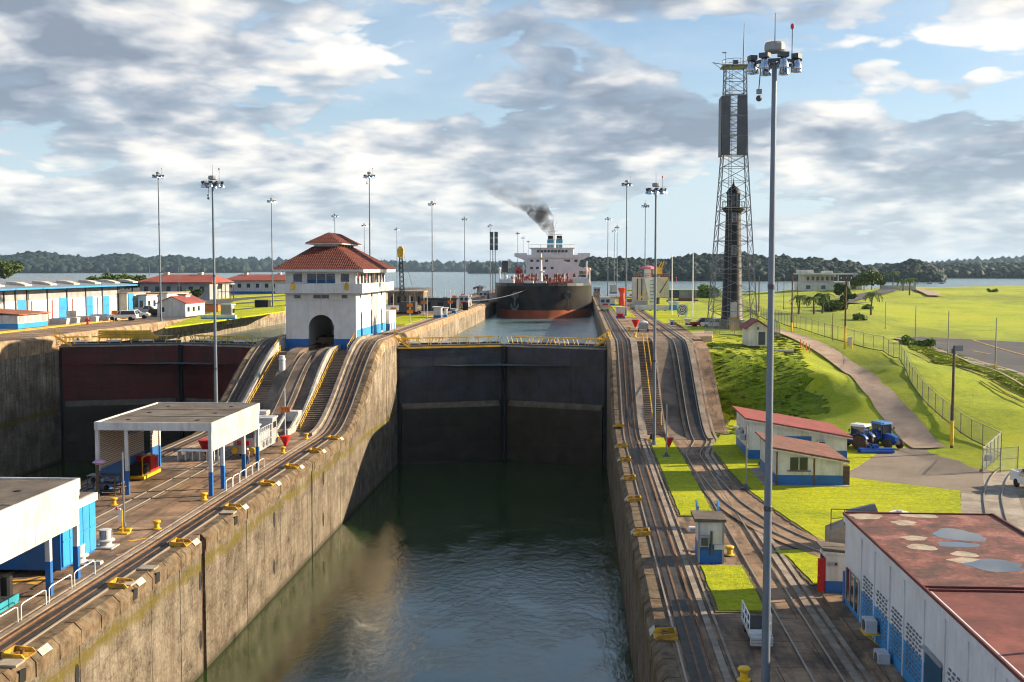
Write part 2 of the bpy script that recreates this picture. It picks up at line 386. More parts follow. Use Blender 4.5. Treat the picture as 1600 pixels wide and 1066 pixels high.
rib_m = M('stained_upper_wall', (.42, .29, .17), .9, var=.3, scale=.6, dirt=(.10, .065, .04), dirt_amt=.6, bump=.4, bscale=4, streak=.85)
def wall_faces(parent, X, side, y0, y1, prof, step=5.5, zb=-23.0, t=.35, skip=(), drop=1.25):
    """side +1: face looks to +x. prof(y) = coping height"""
    y = y0; i = 0
    while y < y1 - .1:
        e = min(y + step, y1); a, b = y + .025, e - .025
        for g0, g1 in skip:
            if a < g0 < b: b = g0
            if a < g1 < b: a = g1
        n = 1 if abs(prof(a) - prof(b)) < .01 else 5
        ys = [a + (b - a) * k / n for k in range(n + 1)]
        pr = random.uniform(-.02, .02)
        poly = [(a, zb)] + [(b, zb)] + [(q, prof(q) - drop) for q in reversed(ys)]
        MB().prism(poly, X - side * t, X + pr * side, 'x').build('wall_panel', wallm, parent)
        # coping above, slightly proud and worn
        k2 = 2 if n == 1 else 4
        for q in range(k2):
            c0, c1 = a + (b - a) * q / k2 + .03, a + (b - a) * (q + 1) / k2 - .03
            z0, z1 = prof(c0), prof(c1); j = random.uniform(0, .05)
            secs = []
            for yy, zz in ((c0, z0), (c1, z1)):
                secs.append([(X - side * 1.0, yy, zz - drop + .01), (X + side * (.10 + j), yy, zz - drop + .01), (X + side * (.10 + j), yy, zz - .38 - j), (X - side * (.26 + j), yy, zz + .012), (X - side * 1.0, yy, zz + .012)])
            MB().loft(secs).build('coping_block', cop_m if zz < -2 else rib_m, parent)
        y = e; i += 1
def lock_wall(label, name='lock_wall'): return thing(name, label, 'wall')
# centre wall (both faces), with the lower deck, the ramps and the upper deck
cw = lock_wall('wide concrete centre wall between the two lock chambers carrying the control tower')
LADY = AX(317, 950, XL).y
wall_faces(cw, XL, +1, 30, 400, rampz, skip=((LADY - .28, LADY + .28),))
wall_faces(cw, XC0, -1, 60, 400, rampz, step=11)
B(XC0 + .36, XL - .36, 20, R0 - .02, -23, LOW - .02).build('wall_core', conc_d, cw)
B(XC0 + .36, XL - .36, R0, R1 + 6, -23, LOW - .02).build('wall_core', conc_d, cw)
B(XC0 + .36, XL - .36, R1 + 6.01, 400, -23, -.03).build('wall_core', conc_d, cw)
B(XC0 + 2, XL - .4, 400.02, 640, -23, -.05).build('approach_wall', conc_d, cw)
MB().quad((XC0 + .9, 20, LOW), (XL - .9, 20, LOW), (XL - .9, R0, LOW), (XC0 + .9, R0, LOW)).build('lower_deck', conc_d, cw)
# right wall
rw = lock_wall('concrete lock wall on the right in shadow with rails along its coping')
wall_faces(rw, XR, -1, 26, 460, rampz)
B(XR + .36, 18.3, 0, R0 - .02, -23, LOW - .03).build('wall_core', conc_d, rw)
B(XR + .36, 18.3, R0, R1 + 4, -23, LOW - .03).build('wall_core', conc_d, rw)
B(XR + .36, 18.3, R1 + 4.01, 460, -23, -.03).build('wall_core', conc_d, rw)
# far left wall
def flatz(y): return 0.0
lw = lock_wall('sunlit concrete lock wall on the far side of the left chamber')
wall_faces(lw, XF, +1, 100, 560, flatz, step=8, drop=2.6)
B(-140, XF - .36, 100, 560, -23, -.03).build('wall_core', conc_d, lw)
# ladder in its groove
lad = thing('wall_ladder', 'dark recessed ladder running down the sunlit lock wall', 'ladder', (XL - .05, LADY, 0))
B(-.33, -.22, -.27, .27, -21.5, LOW - 1.25).build('recess', dark, lad)
for s in (-1, 1): B(-.10, -.04, s * .2 - .03, s * .2 + .03, -21.5, LOW - .4).build('stringer', rust, lad)
rg = None
for i in range(32):
    z = -21.2 + i * .34
    if rg is None: rg = MB().cyl((-.07, -.2, 0), (-.07, .2, 0), .025, n=6).build('rung', rust, lad); rg.location = (0, 0, z)
    else: inst(rg, 'rung', lad, (0, 0, z))
# oval recesses along the face, their shade painted as black plugs standing proud
ROV = ['nearest the camera', 'upper one beside the ladder', 'lower one beside the ladder', 'upper of the pair past the ladder', 'lower of the pair past the ladder', 'upper of the third pair', 'lower of the third pair', 'single one at the ramp foot', 'lower one nearest the gate', 'upper one nearest the gate']
for px, py in ((120, 1058), (312, 908), (313, 1000), (428, 812), (428, 886), (505, 747), (505, 812), (561, 760), (604, 722), (604, 668)):
    p = AX(px, py, XL)
    if p.z > -20.5:
        o = thing('mooring_recess', 'dark oval mooring recess in the sunlit lock wall, ' + ROV.pop(0), 'recess', (XL, p.y, p.z), group='oval recesses in the lock wall')
        m = MB(); ring = []
        for k in range(14):
            a = 2 * math.pi * k / 14; ring.append((math.cos(a), math.sin(a)))
        m.prism([(c * .22, s * .75) for c, s in ring], -.2, .035, 'x').build('niche_shade', dark, o)
        fr = MB(); fr.loft([[(.01, c * .22, s * .75) for c, s in ring], [(.05, c * .235, s * .77) for c, s in ring], [(.01, c * .25, s * .80) for c, s in ring]], cap=False).build('rim', conc_r, o)
# ------------------------------------------------------------------ ramps: strips of the centre wall and of the right wall
def strip(parent, name, x0, x1, prof, mat, y0=R0 - .5, y1=R1 + 6, zb=LOW - .5, n=26, lift=0.0):
    ys = [y0 + (y1 - y0) * i / n for i in range(n + 1)]
    return MB().prism([(y0, zb), (y1, zb)] + [(y, prof(y) + lift) for y in reversed(ys)], x0, x1, 'x').build(name, mat, parent)
def stairs(parent, x0, x1, ya, yb, za, zb, n):
    dy, dz = (yb - ya) / n, (zb - za) / n
    tread = B(x0, x1, 0, dy + .25, -1.0, 0).mesh('step', conc_r); nose = B(x0, x1, -.03, .10, -.04, .012).mesh('step_nosing', kerb_m)
    for i in range(n):
        inst(tread, 'step', parent, (0, ya + i * dy, za + (i + 1) * dz)); inst(nose, 'step_nosing', parent, (0, ya + i * dy, za + (i + 1) * dz))
def handrail(label, p0, p1, n, h=1.0, mat=yellow, name='handrail', curve=None, r=.035, mid=True, group=None):
    """straight or profile-following rail; curve(t)->point"""
    f = curve or (lambda t: Vector(p0).lerp(Vector(p1), t))
    base = f(0); root = thing(name, label, 'railing', base, group=group)
    pm = None
    for i in range(n + 1):
        p = f(i / n) - base
        if pm is None: pm = MB().cyl((0, 0, 0), (0, 0, h), r, n=6).build('post', mat, root); pm.location = p
        else: inst(pm, 'post', root, p)
    k = n if curve else 1
    pts = [f(i / k) - base for i in range(k + 1)]
    MB().tube([p + Vector((0, 0, h)) for p in pts], r * 1.15).build('top_rail', mat, root)
    if mid: MB().tube([p + Vector((0, 0, h * .52)) for p in pts], r * .85).build('mid_rail', mat, root)
    return root
# centre wall ramps
MIDT = -1.5
def midz(y): return rampz(y, MIDT, R0 - 1, 162.5)
strip(cw, 'track_ramp', XL - 3.9, XL - .9, rampz, conc_r)
strip(cw, 'ramp_kerb', XL - 4.4, XL - 3.9, lambda y: rampz(y), kerb_m, lift=.45)
strip(cw, 'stair_side_slope', -38.3, -36.7, lambda y: rampz(y, MIDT, 140, 163), conc_r, lift=.5)
strip(cw, 'ramp_kerb', -36.7, -36.4, lambda y: rampz(y, MIDT, 139, 163), kerb_w, lift=.75)
strip(cw, 'track_ramp', -40.9, -38.3, midz, conc_r)
strip(cw, 'stair_side_slope', -42.6, -40.9, lambda y: rampz(y, MIDT, 140, 163), conc_r, lift=.5)
strip(cw, 'ramp_kerb', -45.4, -45.0, lambda y: rampz(y), kerb_w, lift=.5)
strip(cw, 'track_ramp', XC0 + .9, -45.4, rampz, conc_r)
B(-45.0, -33.8, 163, R1 + 6, LOW, MIDT - .01).build('landing', conc_r, cw)
stairs(cw, -36.4, -33.8, 140.5, 163, LOW, MIDT, 46)
stairs(cw, -45.0, -42.6, 140.5, 163, LOW, MIDT, 46)
handrail('yellow handrail up the stairs beside the right hand ramp of the centre wall', (-35.9, 141, LOW), (-35.9, 163, MIDT), 14, 1.0)
handrail('yellow handrail up the stairs beside the left hand ramp of the centre wall', (-44.4, 141, LOW), (-44.4, 163, MIDT), 14, 1.0)
handrail('short yellow handrail at the stair head right of the tower arch', (-34.3, 162.6, MIDT), (-34.3, 168, 0), 4, 1.0)
handrail('short yellow handrail at the stair head left of the tower arch', (-45.2, 162.6, MIDT), (-45.2, 167, .2), 4, 1.0)
# white side walls at the foot of the slopes
for x0, x1, lab in ((-38.35, -36.65, 'white box culvert head at the foot of the slope right of the middle track'), (-42.65, -40.85, 'white box culvert head at the foot of the slope left of the middle track')):
    t = thing('slope_box', lab, 'culvert', ((x0 + x1) / 2, 141.5, LOW))
    w = (x1 - x0) / 2
    for s in (-1, 1): MB().prism([(-4.2, 0), (2.0, 0), (2.0, 2.3), (-4.2, .35)], s * w - .12, s * w + .12, 'x').build('side_wall', kerb_w, t)
    B(-w - .1, w + .1, 1.0, 2.6, 1.0, 2.3).build('head_block', white, t)
    B(-w + .13, w - .13, 1.9, 2.1, 0, .99).build('opening', dark, t)
# right wall ramps
strip(rw, 'track_ramp', XR + .9, 7.35, rampz, conc_r)
strip(rw, 'ramp_kerb', 7.35, 8.3, rampz, kerb_m, lift=.12)
strip(rw, 'bare_slope', 10.85, 13.0, lambda y: rampz(y, 0, 139, R1), conc_r)
strip(rw, 'track_ramp', 13.0, 15.5, rampz, slot_m)
strip(rw, 'ramp_kerb', 15.5, 16.1, rampz, kerb_m, lift=.25)
strip(rw, 'ramp_kerb', 10.6, 10.85, lambda y: rampz(y, 0, 139, R1), kerb_m, lift=.22)
strip(rw, 'bare_slope', 16.1, 18.6, lambda y: rampz(y, -.3, 139, R1), conc_d)
B(8.3, 10.6, 168, R1 + 4, LOW, -.04).build('landing', conc_d, rw)
stairs(rw, 8.3, 10.6, 140.5, 168, LOW, 0, 54)
handrail('yellow handrail on the stairs beside the right hand lock wall', (9.25, 141, LOW), (9.25, 169, 0.1), 16, 1.0)
handrail('second yellow handrail near the head of the right hand stairs', (9.9, 158, -3.6), (9.9, 169.5, 0.1), 7, 1.0)
# ------------------------------------------------------------------ tracks
def track(name, label, xs, y0, y1, prof, parts, n=60, path=None):
    """rails / rack / slot bars that follow the profile; parts: (part, offset, width, height, material)"""
    root = thing(name, label, 'track', (xs, y0, 0))
    ys = sorted(set([y0, y1] + [min(max(R0 - 2 + (R1 + 4 - R0) * i / n, y0), y1) for i in range(n + 1)] + ([118 + .6 * i for i in range(40)] if path else [])))
    for nm, off, w, h, mt in parts:
        m = MB(); secs = []
        for y in ys:
            z = prof(y); dx = path(y) if path else 0.0
            secs.append([(off - w / 2 + dx, y - y0, z + .004), (off + w / 2 + dx, y - y0, z + .004), (off + w / 2 + dx, y - y0, z + h), (off - w / 2 + dx, y - y0, z + h)])
        m.loft(secs).build(nm, mt, root)
    return root
tow = lambda s: [('rail', s * 1.23, .11, .10, rail_m), ('rack_bed', s * 1.98, 1.0, .03, slot_m), ('rack', s * 1.98, .14, .07, rust), ('rail', s * 2.75, .10, .10, rust), ('conductor_slot', s * 3.35, .38, .05, kerb_m), ('conductor_slot', s * 3.85, .16, .05, kerb_m)]
track('towing_track', 'towing locomotive track along the right lock wall, climbing its ramp', XR, 26, 460, rampz, tow(1))
track('towing_track', 'towing locomotive track along the right edge of the centre wall, climbing its ramp', XL, 30, 400, rampz, tow(-1))
track('towing_track', 'towing locomotive track along the left edge of the centre wall', XC0, 60, 400, rampz, tow(1))
ret = [('rail', -.76, .10, .10, rail_m), ('rail', .76, .10, .10, rail_m)]
track('return_track', 'return track through the tower arch and the sheds in the middle of the centre wall', -39.6, 40, 162.5, midz, ret + [('rail_bed', 0, 2.2, .02, conc_r)])
def sbend(y): return 2.0 * sst((y - 124) / 13)
track('return_track', 'return track behind the right lock wall with an S bend below its ramp', 12.55, 26, 440, rampz, ret + [('conductor_slot', 1.5, .45, .06, kerb_m), ('conductor_slot', 2.1, .3, .06, kerb_m)], path=sbend)
# ================================================================== GATES
gate_navy = M('gate_navy_plate', (.034, .040, .058), .5, var=.45, scale=.4, dirt=(.05, .04, .03), dirt_amt=.5, streak=.4)
gate_red = M('gate_red_plate', (.11, .018, .015), .55, var=.25, scale=.4, dirt=(.05, .02, .018), dirt_amt=.6, streak=.4)
gate_low = M('gate_slimy_plate', (.030, .025, .018), .5, var=.35, scale=.5, dirt=(.02, .018, .012), dirt_amt=.7)
gate_lip = M('gate_silt_ledge', (.13, .11, .085), .8, var=.3, scale=.8)
def leaf_gate(label, hinge, tip, top_m, yflag):
    """one mitre gate leaf from hinge to tip (XY), z: -2 .. -23"""
    h, tp = Vector(hinge), Vector(tip); L = (tp - h).length; ang = math.atan2(tp.y - h.y, tp.x - h.x)
    root = thing('lock_gate', label, 'lock gate', (h.x, h.y, 0), ang, group='mitre gate leaves')
    # local x along the leaf; the downstream face is the one that looks to the camera
    s = -1 if tp.x > h.x else 1                       # local +y or -y faces the camera
    def bx(x0, x1, y0, y1, z0, z1): 
        a, b = sorted((s * y0, s * y1)); return B(x0, x1, a, b, z0, z1)
    bx(0.1, L, -.9, .55, -23, -2.0).build('leaf_core', gate_low, root)
    rows = [(-3.0, -2.05), (-4.9, -3.03), (-6.8, -4.93), (-8.8, -6.83), (-10.8, -8.83)]
    for r, (z0, z1) in enumerate(rows):
        n = 3
        for c in range(n):
            x0 = .5 + (L - 1.1) * c / n; x1 = .5 + (L - 1.1) * (c + 1) / n - .02
            bx(x0, x1, .55, .60 + .012 * ((r + c) % 3), z0, z1).build('plate', top_m, root)
    for c in range(1, 3): bx(.5 + (L - 1.1) * c / 3 - .06, .5 + (L - 1.1) * c / 3 + .04, .60, .66, -10.8, -2.1).build('seam_strip', top_m, root)
    for z0, z1 in rows[1:]: bx(.5, L - .6, .60, .67, z1 - .02, z1 + .07).build('seam_strip', top_m, root)
    for k in range(2): bx(1.2, L - 1.3, 1.04, 1.12, -14.6 - k * 3.2, -14.45 - k * 3.2).build('lower_rib', gate_low, root)
    MB().prism([(s * .5, -23), (s * 1.05, -23), (s * 1.05, -11.5), (s * .62, -10.85), (s * .5, -10.85)], .7, L - .9, 'x').build('lower_skin', gate_low, root)
    MB().prism([(s * .64, -10.86), (s * 1.08, -11.5), (s * 1.10, -11.75), (s * 1.06, -11.75), (s * .60, -10.95)], .9, L - 1.1, 'x').build('silt_ledge', gate_lip, root)
    bx(L - .55, L + .1, .3, .95, -23, -1.95).build('mitre_post', dark, root)
    bx(-.1, .45, .3, .8, -23, -1.95).build('heel_post', dark, root)
    bx(.2, L - .2, .45, .85, -2.02, -1.78).build('top_beam', yellow if yflag else conc_l, root)
    # walkway on top with folding handrails
    bx(.3, L - .1, -1.5, .35, -2.0, -1.55).build('walkway', dgrey, root)
    bx(.3, L - .1, -2.1, -1.75, -1.7, -1.3).build('upper_walkway', gate_navy, root)
    n = 10; pm = [MB().bar((0, 0, 0), (d * .42, 0, 1.15), .11).mesh('rail_post', yellow) for d in (-1, 1)]
    for i in range(n + 1):
        for y in (.2, -1.4):
            inst(pm[(i // 3) % 2], 'rail_post', root, (.7 + (L - 1.6) * i / n, s * y, -1.55))
    for y in (.2, -1.4):
        for k in range(4):
            x0 = .6 + (L - 1.4) * k / 4; bx(x0, x0 + (L - 1.4) / 4 - .55, y - .06, y + .06, -.49, -.36).build('top_rail', yellow, root)
    for k in range(3): bx(2 + k * 5.2, 4.4 + k * 5.2, -1.0, -.9, -1.3, -1.0).build('sign_board', white2, root)
    return root
APX = YG + 6.3; xm = (XR + XL) / 2; xm2 = (XC0 + XF) / 2
leaf_gate('navy mitre gate leaf on the left of the near lock chamber with yellow top edge', (XL - .3, YG), (xm - .05, APX), gate_navy, True)
leaf_gate('dark mitre gate leaf on the right of the near lock chamber', (XR + .3, YG), (xm + .05, APX), gate_navy, False)
leaf_gate('dark red mitre gate leaf on the left of the far chamber', (XF - .3, YG), (xm2 - .05, APX), gate_red, False)
leaf_gate('dark red mitre gate leaf half hidden behind the ramp of the centre wall', (XC0 + .3, YG), (xm2 + .05, APX), gate_red, False)
def gate_arm(label, p, rz):
    t = thing('gate_stairs', label, 'stairs', p, rz)
    for s in (0, .9):
        MB().bar((s, 0, 0), (s, 2.6, -1.9), .12, .25).build('stringer', yellow, t); MB().bar((s, 0, 1.05), (s, 2.6, -.85), .07).build('top_rail', yellow, t)
        for k in range(4): MB().bar((s, .2 + k * .75, -.1 - k * .55), (s, .2 + k * .75, .95 - k * .55), .06).build('post', yellow, t)
    tr = B(0, .9, -.14, .14, -.03, .03).mesh('tread', dgrey)
    for k in range(7): inst(tr, 'tread', t, (0, .2 + k * .37, -.15 - k * .27))
gate_arm('small yellow stairs down to the gate at its left end', (XL - .6, YG - 1.0, 0.1), R(-70))
gate_arm('small yellow stairs down to the gate at its right end', (XR + .4, YG + .2, 0.1), R(70))
gate_arm('small yellow stairs at the left end of the red gate', (XF - .6, YG - 1.0, 0.1), R(-70))
gp = thing('stacked_beams', 'stack of yellow steel beams lying against the far left wall behind the red gate', 'beams', G(200, 529, -1.0))
for i in range(4):
    for j in range(3): B(-5 + j * .3, 5 - i * .4, -.35 + j * .4, 0 + j * .4, i * .36, i * .36 + .3).build('beam', yellow, gp)
# ================================================================== RIGHT BANK TERRAIN
CPX = [(1105,652,-10),(1150,655,-10),(1200,662,-10),(1300,690,-10),(1420,706,-10),(1450,700,-10),(1530,740,-10.05),(1590,750,-10.05),(1600,800,-10.1),(1500,800,-10.1),(1350,760,-10.1),(1200,760,-10.1),
 (1440,695,-10),(1390,640,-7.5),(1340,590,-5),(1300,555,-2.5),(1270,538,-1.4),(1235,520,-.5),
 (1564,711,-9.6),(1535,696,-9.2),(1485,663,-8),(1450,633,-6.6),(1425,601,-5.0),(1405,560,-2.6),(1380,549,-2.1),(1320,535,-1.4),(1250,514,-.3),(1212,502,0),
 (1375,604,-5.6),(1393,572,-3.2),(1350,570,-3.7),(1340,620,-6.2),(1290,580,-3.6),
 (1382,522,-3.3),(1430,535,-3.7),(1481,554,-4),(1555,574,-4.2),(1600,560,-4),(1600,530,-3.6),(1440,528,-3.5),(1520,530,-3.5),
 (1470,575,-4.6),(1600,602,-5.0),(1560,610,-5.4),(1500,620,-5.9),(1600,640,-6.4),(1540,650,-7.2),(1600,690,-8.8),(1600,725,-9.8),
 (1400,508,-2.6),(1500,508,-2.8),(1600,500,-2.2),(1350,500,-1),(1500,480,-0.3),(1400,480,0),(1320,490,-.2),(1250,472,1.0),(1300,460,2),(1330,452,2.6),(1250,452,2.6),(1400,465,1.2),(1450,455,1.8),(1500,450,2),(1600,451,1.6),(1400,448,2.2),(1600,447,.8),
 (1100,500,0),(1150,515,0),(1180,482,0),(1050,490,0),(1120,470,0),(1095,538,-1.2),(1098,552,-1.6),(1150,553,-1.65),(1200,555,-1.8),(1238,558,-2.1),(1150,538,-1.3),(1200,541,-1.5),(1240,548,-2.0),(1100,560,-2.2),(1180,562,-2.5),(1250,566,-3.0),(1110,600,-5.6),(1200,606,-6.0),(1265,612,-6.4),(1310,640,-8.0),(1370,690,-9.6)]
CP = [tuple(G(*c)) for c in CPX] + [(18.4, 112, -10.1), (18.4, 138, -10.1), (18.4, 146, -9.4), (18.4, 160, -4.6), (18.4, 172, -1.3), (18.4, 186, -.1), (18.4, 260, 0), (18.4, 430, 0), (60, 430, .3), (90, 112, -10.2), (50, 112, -10.1), (140, 112, -10), (160, 160, -6),
 (200, 900, -7), (60, 800, -9), (500, 900, -7), (900, 900, -7), (900, 200, -3), (900, 500, 0), (120, 700, -3), (300, 760, 0), (1200, 700, -3), (1200, 900, -8), (20, 520, -6), (90, 560, -3)]
CPa = np.array(CP); 
_d = np.linalg.norm(CPa[:, None, :2] - CPa[None, :, :2], axis=2)
_n = len(CPa); _A = np.zeros((_n + 3, _n + 3)); _A[:_n, :_n] = _d + np.eye(_n) * -.6; _A[:_n, _n] = 1; _A[:_n, _n + 1:] = CPa[:, :2]; _A[_n, :_n] = 1; _A[_n + 1:, :_n] = CPa[:, :2].T
_w = np.linalg.solve(_A, np.concatenate([CPa[:, 2], np.zeros(3)]))
def Hs(xy):
    xy = np.asarray(xy, float); d = np.linalg.norm(xy[:, None, :] - CPa[None, :, :2], axis=2)
    return d @ _w[:_n] + _w[_n] + xy @ _w[_n + 1:]
def H(x, y): return float(Hs([(x, y)])[0])
xs = list(np.arange(18.6, 76, 1.0)); 
while xs[-1] < 1300: xs.append(xs[-1] + max(1.0, (xs[-1] - 70) * .07))
ys = list(np.arange(112, 206, 1.0))
while ys[-1] < 900: ys.append(ys[-1] + max(1.0, (ys[-1] - 195) * .05))
gx, gy = np.meshgrid(xs, ys); gz = Hs(np.stack([gx.ravel(), gy.ravel()], 1)).reshape(gx.shape)
rough = np.array([mnoise.noise((x * .35, y * .35, 3)) * .10 + mnoise.noise((x * .06, y * .06, 9)) * .22 for x, y in zip(gx.ravel(), gy.ravel())]).reshape(gx.shape)
gz = gz + rough * np.clip((gz + 9.7) / 1.5, 0, 1)
nx, ny = len(xs), len(ys)
tm = MB(); tm.v = [tuple(v) for v in np.stack([gx.ravel(), gy.ravel(), gz.ravel()], 1)]
tm.f = [(j * nx + i, j * nx + i + 1, (j + 1) * nx + i + 1, (j + 1) * nx + i) for j in range(ny - 1) for i in range(nx - 1)]
def terr_mat():
    m, t, b = mat_base('bank_and_field_grass')
    pos = t.add('ShaderNodeNewGeometry').outputs['Position']
    n = t.noise(pos, .05, 7, .65, .4); f = t.noise(pos, 1.1, 6, .7); g = t.noise(pos, 7, 3, .6)
    k = t.math('MULTIPLY_ADD', (n, 0), .42, t.math('MULTIPLY_ADD', (f, 0), .36, t.math('MULTIPLY', (g, 0), .22)))
    c = t.ramp(k, [(.38, (.16, .24, .006)), (.46, (.30, .37, .006)), (.54, (.41, .445, .008)), (.62, (.46, .43, .03))])
    big = t.ramp(t.noise(t.vmath('MULTIPLY', pos, (1, .55, 1)), .022, 9, .74, .6), [(.46, 0), (.60, .75)])
    c = t.mix(big, c, (.135, .185, .010))
    dry = t.ramp(t.noise(t.vmath('MULTIPLY', pos, (1, .6, 1)), .045, 8, .7, .5), [(.56, 0), (.70, .6)])
    c = t.mix(dry, c, (.40, .34, .085))
    t.l.new(c.outputs[2], b.inputs['Base Color']); b.inputs['Roughness'].default_value = .8; b.inputs['Specular IOR Level'].default_value = .15
    bn = t.add('ShaderNodeBump', inp={'Height': t.math('ADD', (f, 0), (g, 0)), 'Strength': .9, 'Distance': .12}); t.l.new(bn.outputs[0], b.inputs['Normal'])
    b.inputs['Sheen Weight'].default_value = .05
    return m
terr = terr_mat()
struct(tm.build('grass_bank', terr, smooth=True, fix=False))
# lower right yard and what lies on it
struct(B(18.31, 200, -30, 150, -12, LOW - .01).build('yard', conc_d))
def sheet(name, pts, z, mat, kind=True):
    o = MB().quad(*[(p[0], p[1], z) for p in pts]).build(name, mat)
    return struct(o) if kind else o
def gs(px): return [G(a, b, LOW) for a, b in px]
def rag(pts, step=.7, amp=.045):
    """polygon with slightly uneven edge"""
    out = []
    for i in range(len(pts)):
        a, b = Vector(pts[i][:2]), Vector(pts[(i + 1) % len(pts)][:2]); n = max(1, int((b - a).length / step))
        for k in range(n):
            p = a.lerp(b, k / n); q = (b - a).normalized()
            out.append(p + Vector((-q.y, q.x)) * (random.uniform(-amp, amp) if k else 0))
    return out
soil_m = M('bare_soil', (.12, .085, .05), .95, var=.4, scale=2.5, dirt=(.14, .17, .03), dirt_amt=.6)
LAWNS = []
def lawn_patch(pts, name='lawn'):
    ar = [(p[0], p[1]) for p in pts]; LAWNS.append((ar, int(26 * (max(a for a, _ in ar) - min(a for a, _ in ar)) * (max(b for _, b in ar) - min(b for _, b in ar)))))
    cx_ = sum(p[0] for p in pts) / len(pts); cy_ = sum(p[1] for p in pts) / len(pts)
    bare = rag([(p[0] + .22 * (1 if p[0] > cx_ else -1), p[1] + .3 * (1 if p[1] > cy_ else -1)) for p in pts], .5, .10)
    struct(MB().prism([(p.x, p.y) for p in bare], LOW - .05, LOW + .03, 'z').build('bare_soil', soil_m))
    # a thin slab so that the turf edge stands up
    poly = rag(pts); m = MB(); m.prism([(p.x, p.y) for p in poly], LOW - .05, LOW + .07, 'z'); return struct(m.build(name, lawn))
GR = 8.45
lawn_patch([(GR, G(1085, 885, LOW).y), (11.3, G(1165, 885, LOW).y), (11.3, G(1195, 955, LOW).y), (GR, G(1110, 955, LOW).y)])
lawn_patch([(GR, G(1050, 806, LOW).y), (11.3, G(1110, 806, LOW).y), (11.3, 124), (11.0, 137.5), (GR, 137.5)])
lawn_patch([(G(1215, 860, LOW).x - .3, G(1215, 862, LOW).y), G(1282, 858, LOW), G(1282, 912, LOW), (15.4, G(1250, 912, LOW).y), (15.0, G(1212, 870, LOW).y)])
# the big lawn round the hut, cut by the branching siding
big = gs([(1140, 660), (1150, 640), (1310, 655), (1400, 690), (1340, 730), (1310, 745), (1500, 768), (1502, 812), (1330, 872), (1275, 840), (1215, 800), (1172, 768), (1140, 735), (1112, 700)])
lawn_patch(big)
struct(MB().prism([(p.x, p.y) for p in gs([(1310, 745), (1340, 722), (1400, 692), (1440, 695), (1462, 700), (1535, 741), (1540, 775), (1502, 771)])], LOW - .3, LOW + .045, 'z').build('asphalt_apron', asphalt))
struct(MB().prism([(p.x, p.y) for p in gs([(1535, 741), (1700, 730), (1800, 1000), (1560, 1000), (1500, 812), (1502, 771), (1540, 775)])], LOW - .3, LOW + .05, 'z').build('yard_road', conc_l))
struct(MB().prism([(p.x, p.y) for p in gs([(1590, 775), (1700, 745), (1800, 900), (1640, 900)])], LOW - .2, LOW + .056, 'z').build('yard_tarmac', asphalt))
sid = [G(a, b, LOW) for a, b in ((1108, 745), (1142, 785), (1185, 815), (1240, 842), (1290, 862), (1345, 880))]
def ribbon(pts, width, mat, name, z=None, off=.06, n=None, hf=None, step=1.0):
    pts = [Vector(p[:2]) for p in pts]; fine = []
    for a, b in zip(pts[:-1], pts[1:]):
        k = max(1, int((b - a).length / step))
        fine += [a.lerp(b, i / k) for i in range(k)]
    fine.append(pts[-1])
    for _ in range(6): fine = [fine[0]] + [(fine[i - 1] + fine[i] * 2 + fine[i + 1]) / 4 for i in range(1, len(fine) - 1)] + [fine[-1]]
    m = MB(); vs = []; K = 4
    for i, p in enumerate(fine):
        d = (fine[min(i + 1, len(fine) - 1)] - fine[max(i - 1, 0)]).normalized(); nrm = Vector((-d.y, d.x))
        for k in range(K + 1):
            q = p + nrm * width * (k / K - .5); vs.append((q.x, q.y, (z if z is not None else H(q.x, q.y)) + off))
    W = K + 1
    m.add(vs, [(i * W + k, i * W + k + 1, (i + 1) * W + k + 1, (i + 1) * W + k) for i in range(len(fine) - 1) for k in range(K)])
    return m.build(name, mat, smooth=True), fine
struct(ribbon(sid, 3.4, conc_d, 'siding_bed', z=LOW, off=.085)[0])
def bent_track(name, label, pts, z, gauge=1.5, hf=None):
    _, fine = ribbon(pts, .1, rail_m, 'tmp', z=LOW); bpy.data.objects.remove(bpy.data.objects['tmp'])
    root = thing(name, label, 'track', (fine[0].x, fine[0].y, 0))
    for s in (-1, 1):
        secs = []
        for i, p in enumerate(fine):
            d = (fine[min(i + 1, len(fine) - 1)] - fine[max(i - 1, 0)]).normalized(); nr = Vector((-d.y, d.x))
            q = p + nr * s * gauge / 2 - fine[0]; zz = (z if hf is None else hf(p.x, p.y) + .1)
            secs.append([(q.x - nr.x * .05, q.y - nr.y * .05, zz), (q.x + nr.x * .05, q.y + nr.y * .05, zz), (q.x + nr.x * .05, q.y + nr.y * .05, zz + .09), (q.x - nr.x * .05, q.y - nr.y * .05, zz + .09)])
        MB().loft(secs).build('rail', rail_m if hf is None else rust, root)
    return root
bent_track('siding_track', 'curved siding branching off the return track past the lawn', sid, LOW + .09)
yt = [G(a, b, LOW) for a, b in ((1640, 690), (1590, 722), (1562, 745), (1550, 775), (1556, 810), (1580, 860), (1640, 960))]
bent_track('yard_track', 'curved rails running across the yard past the white pickup', yt, LOW + .06)
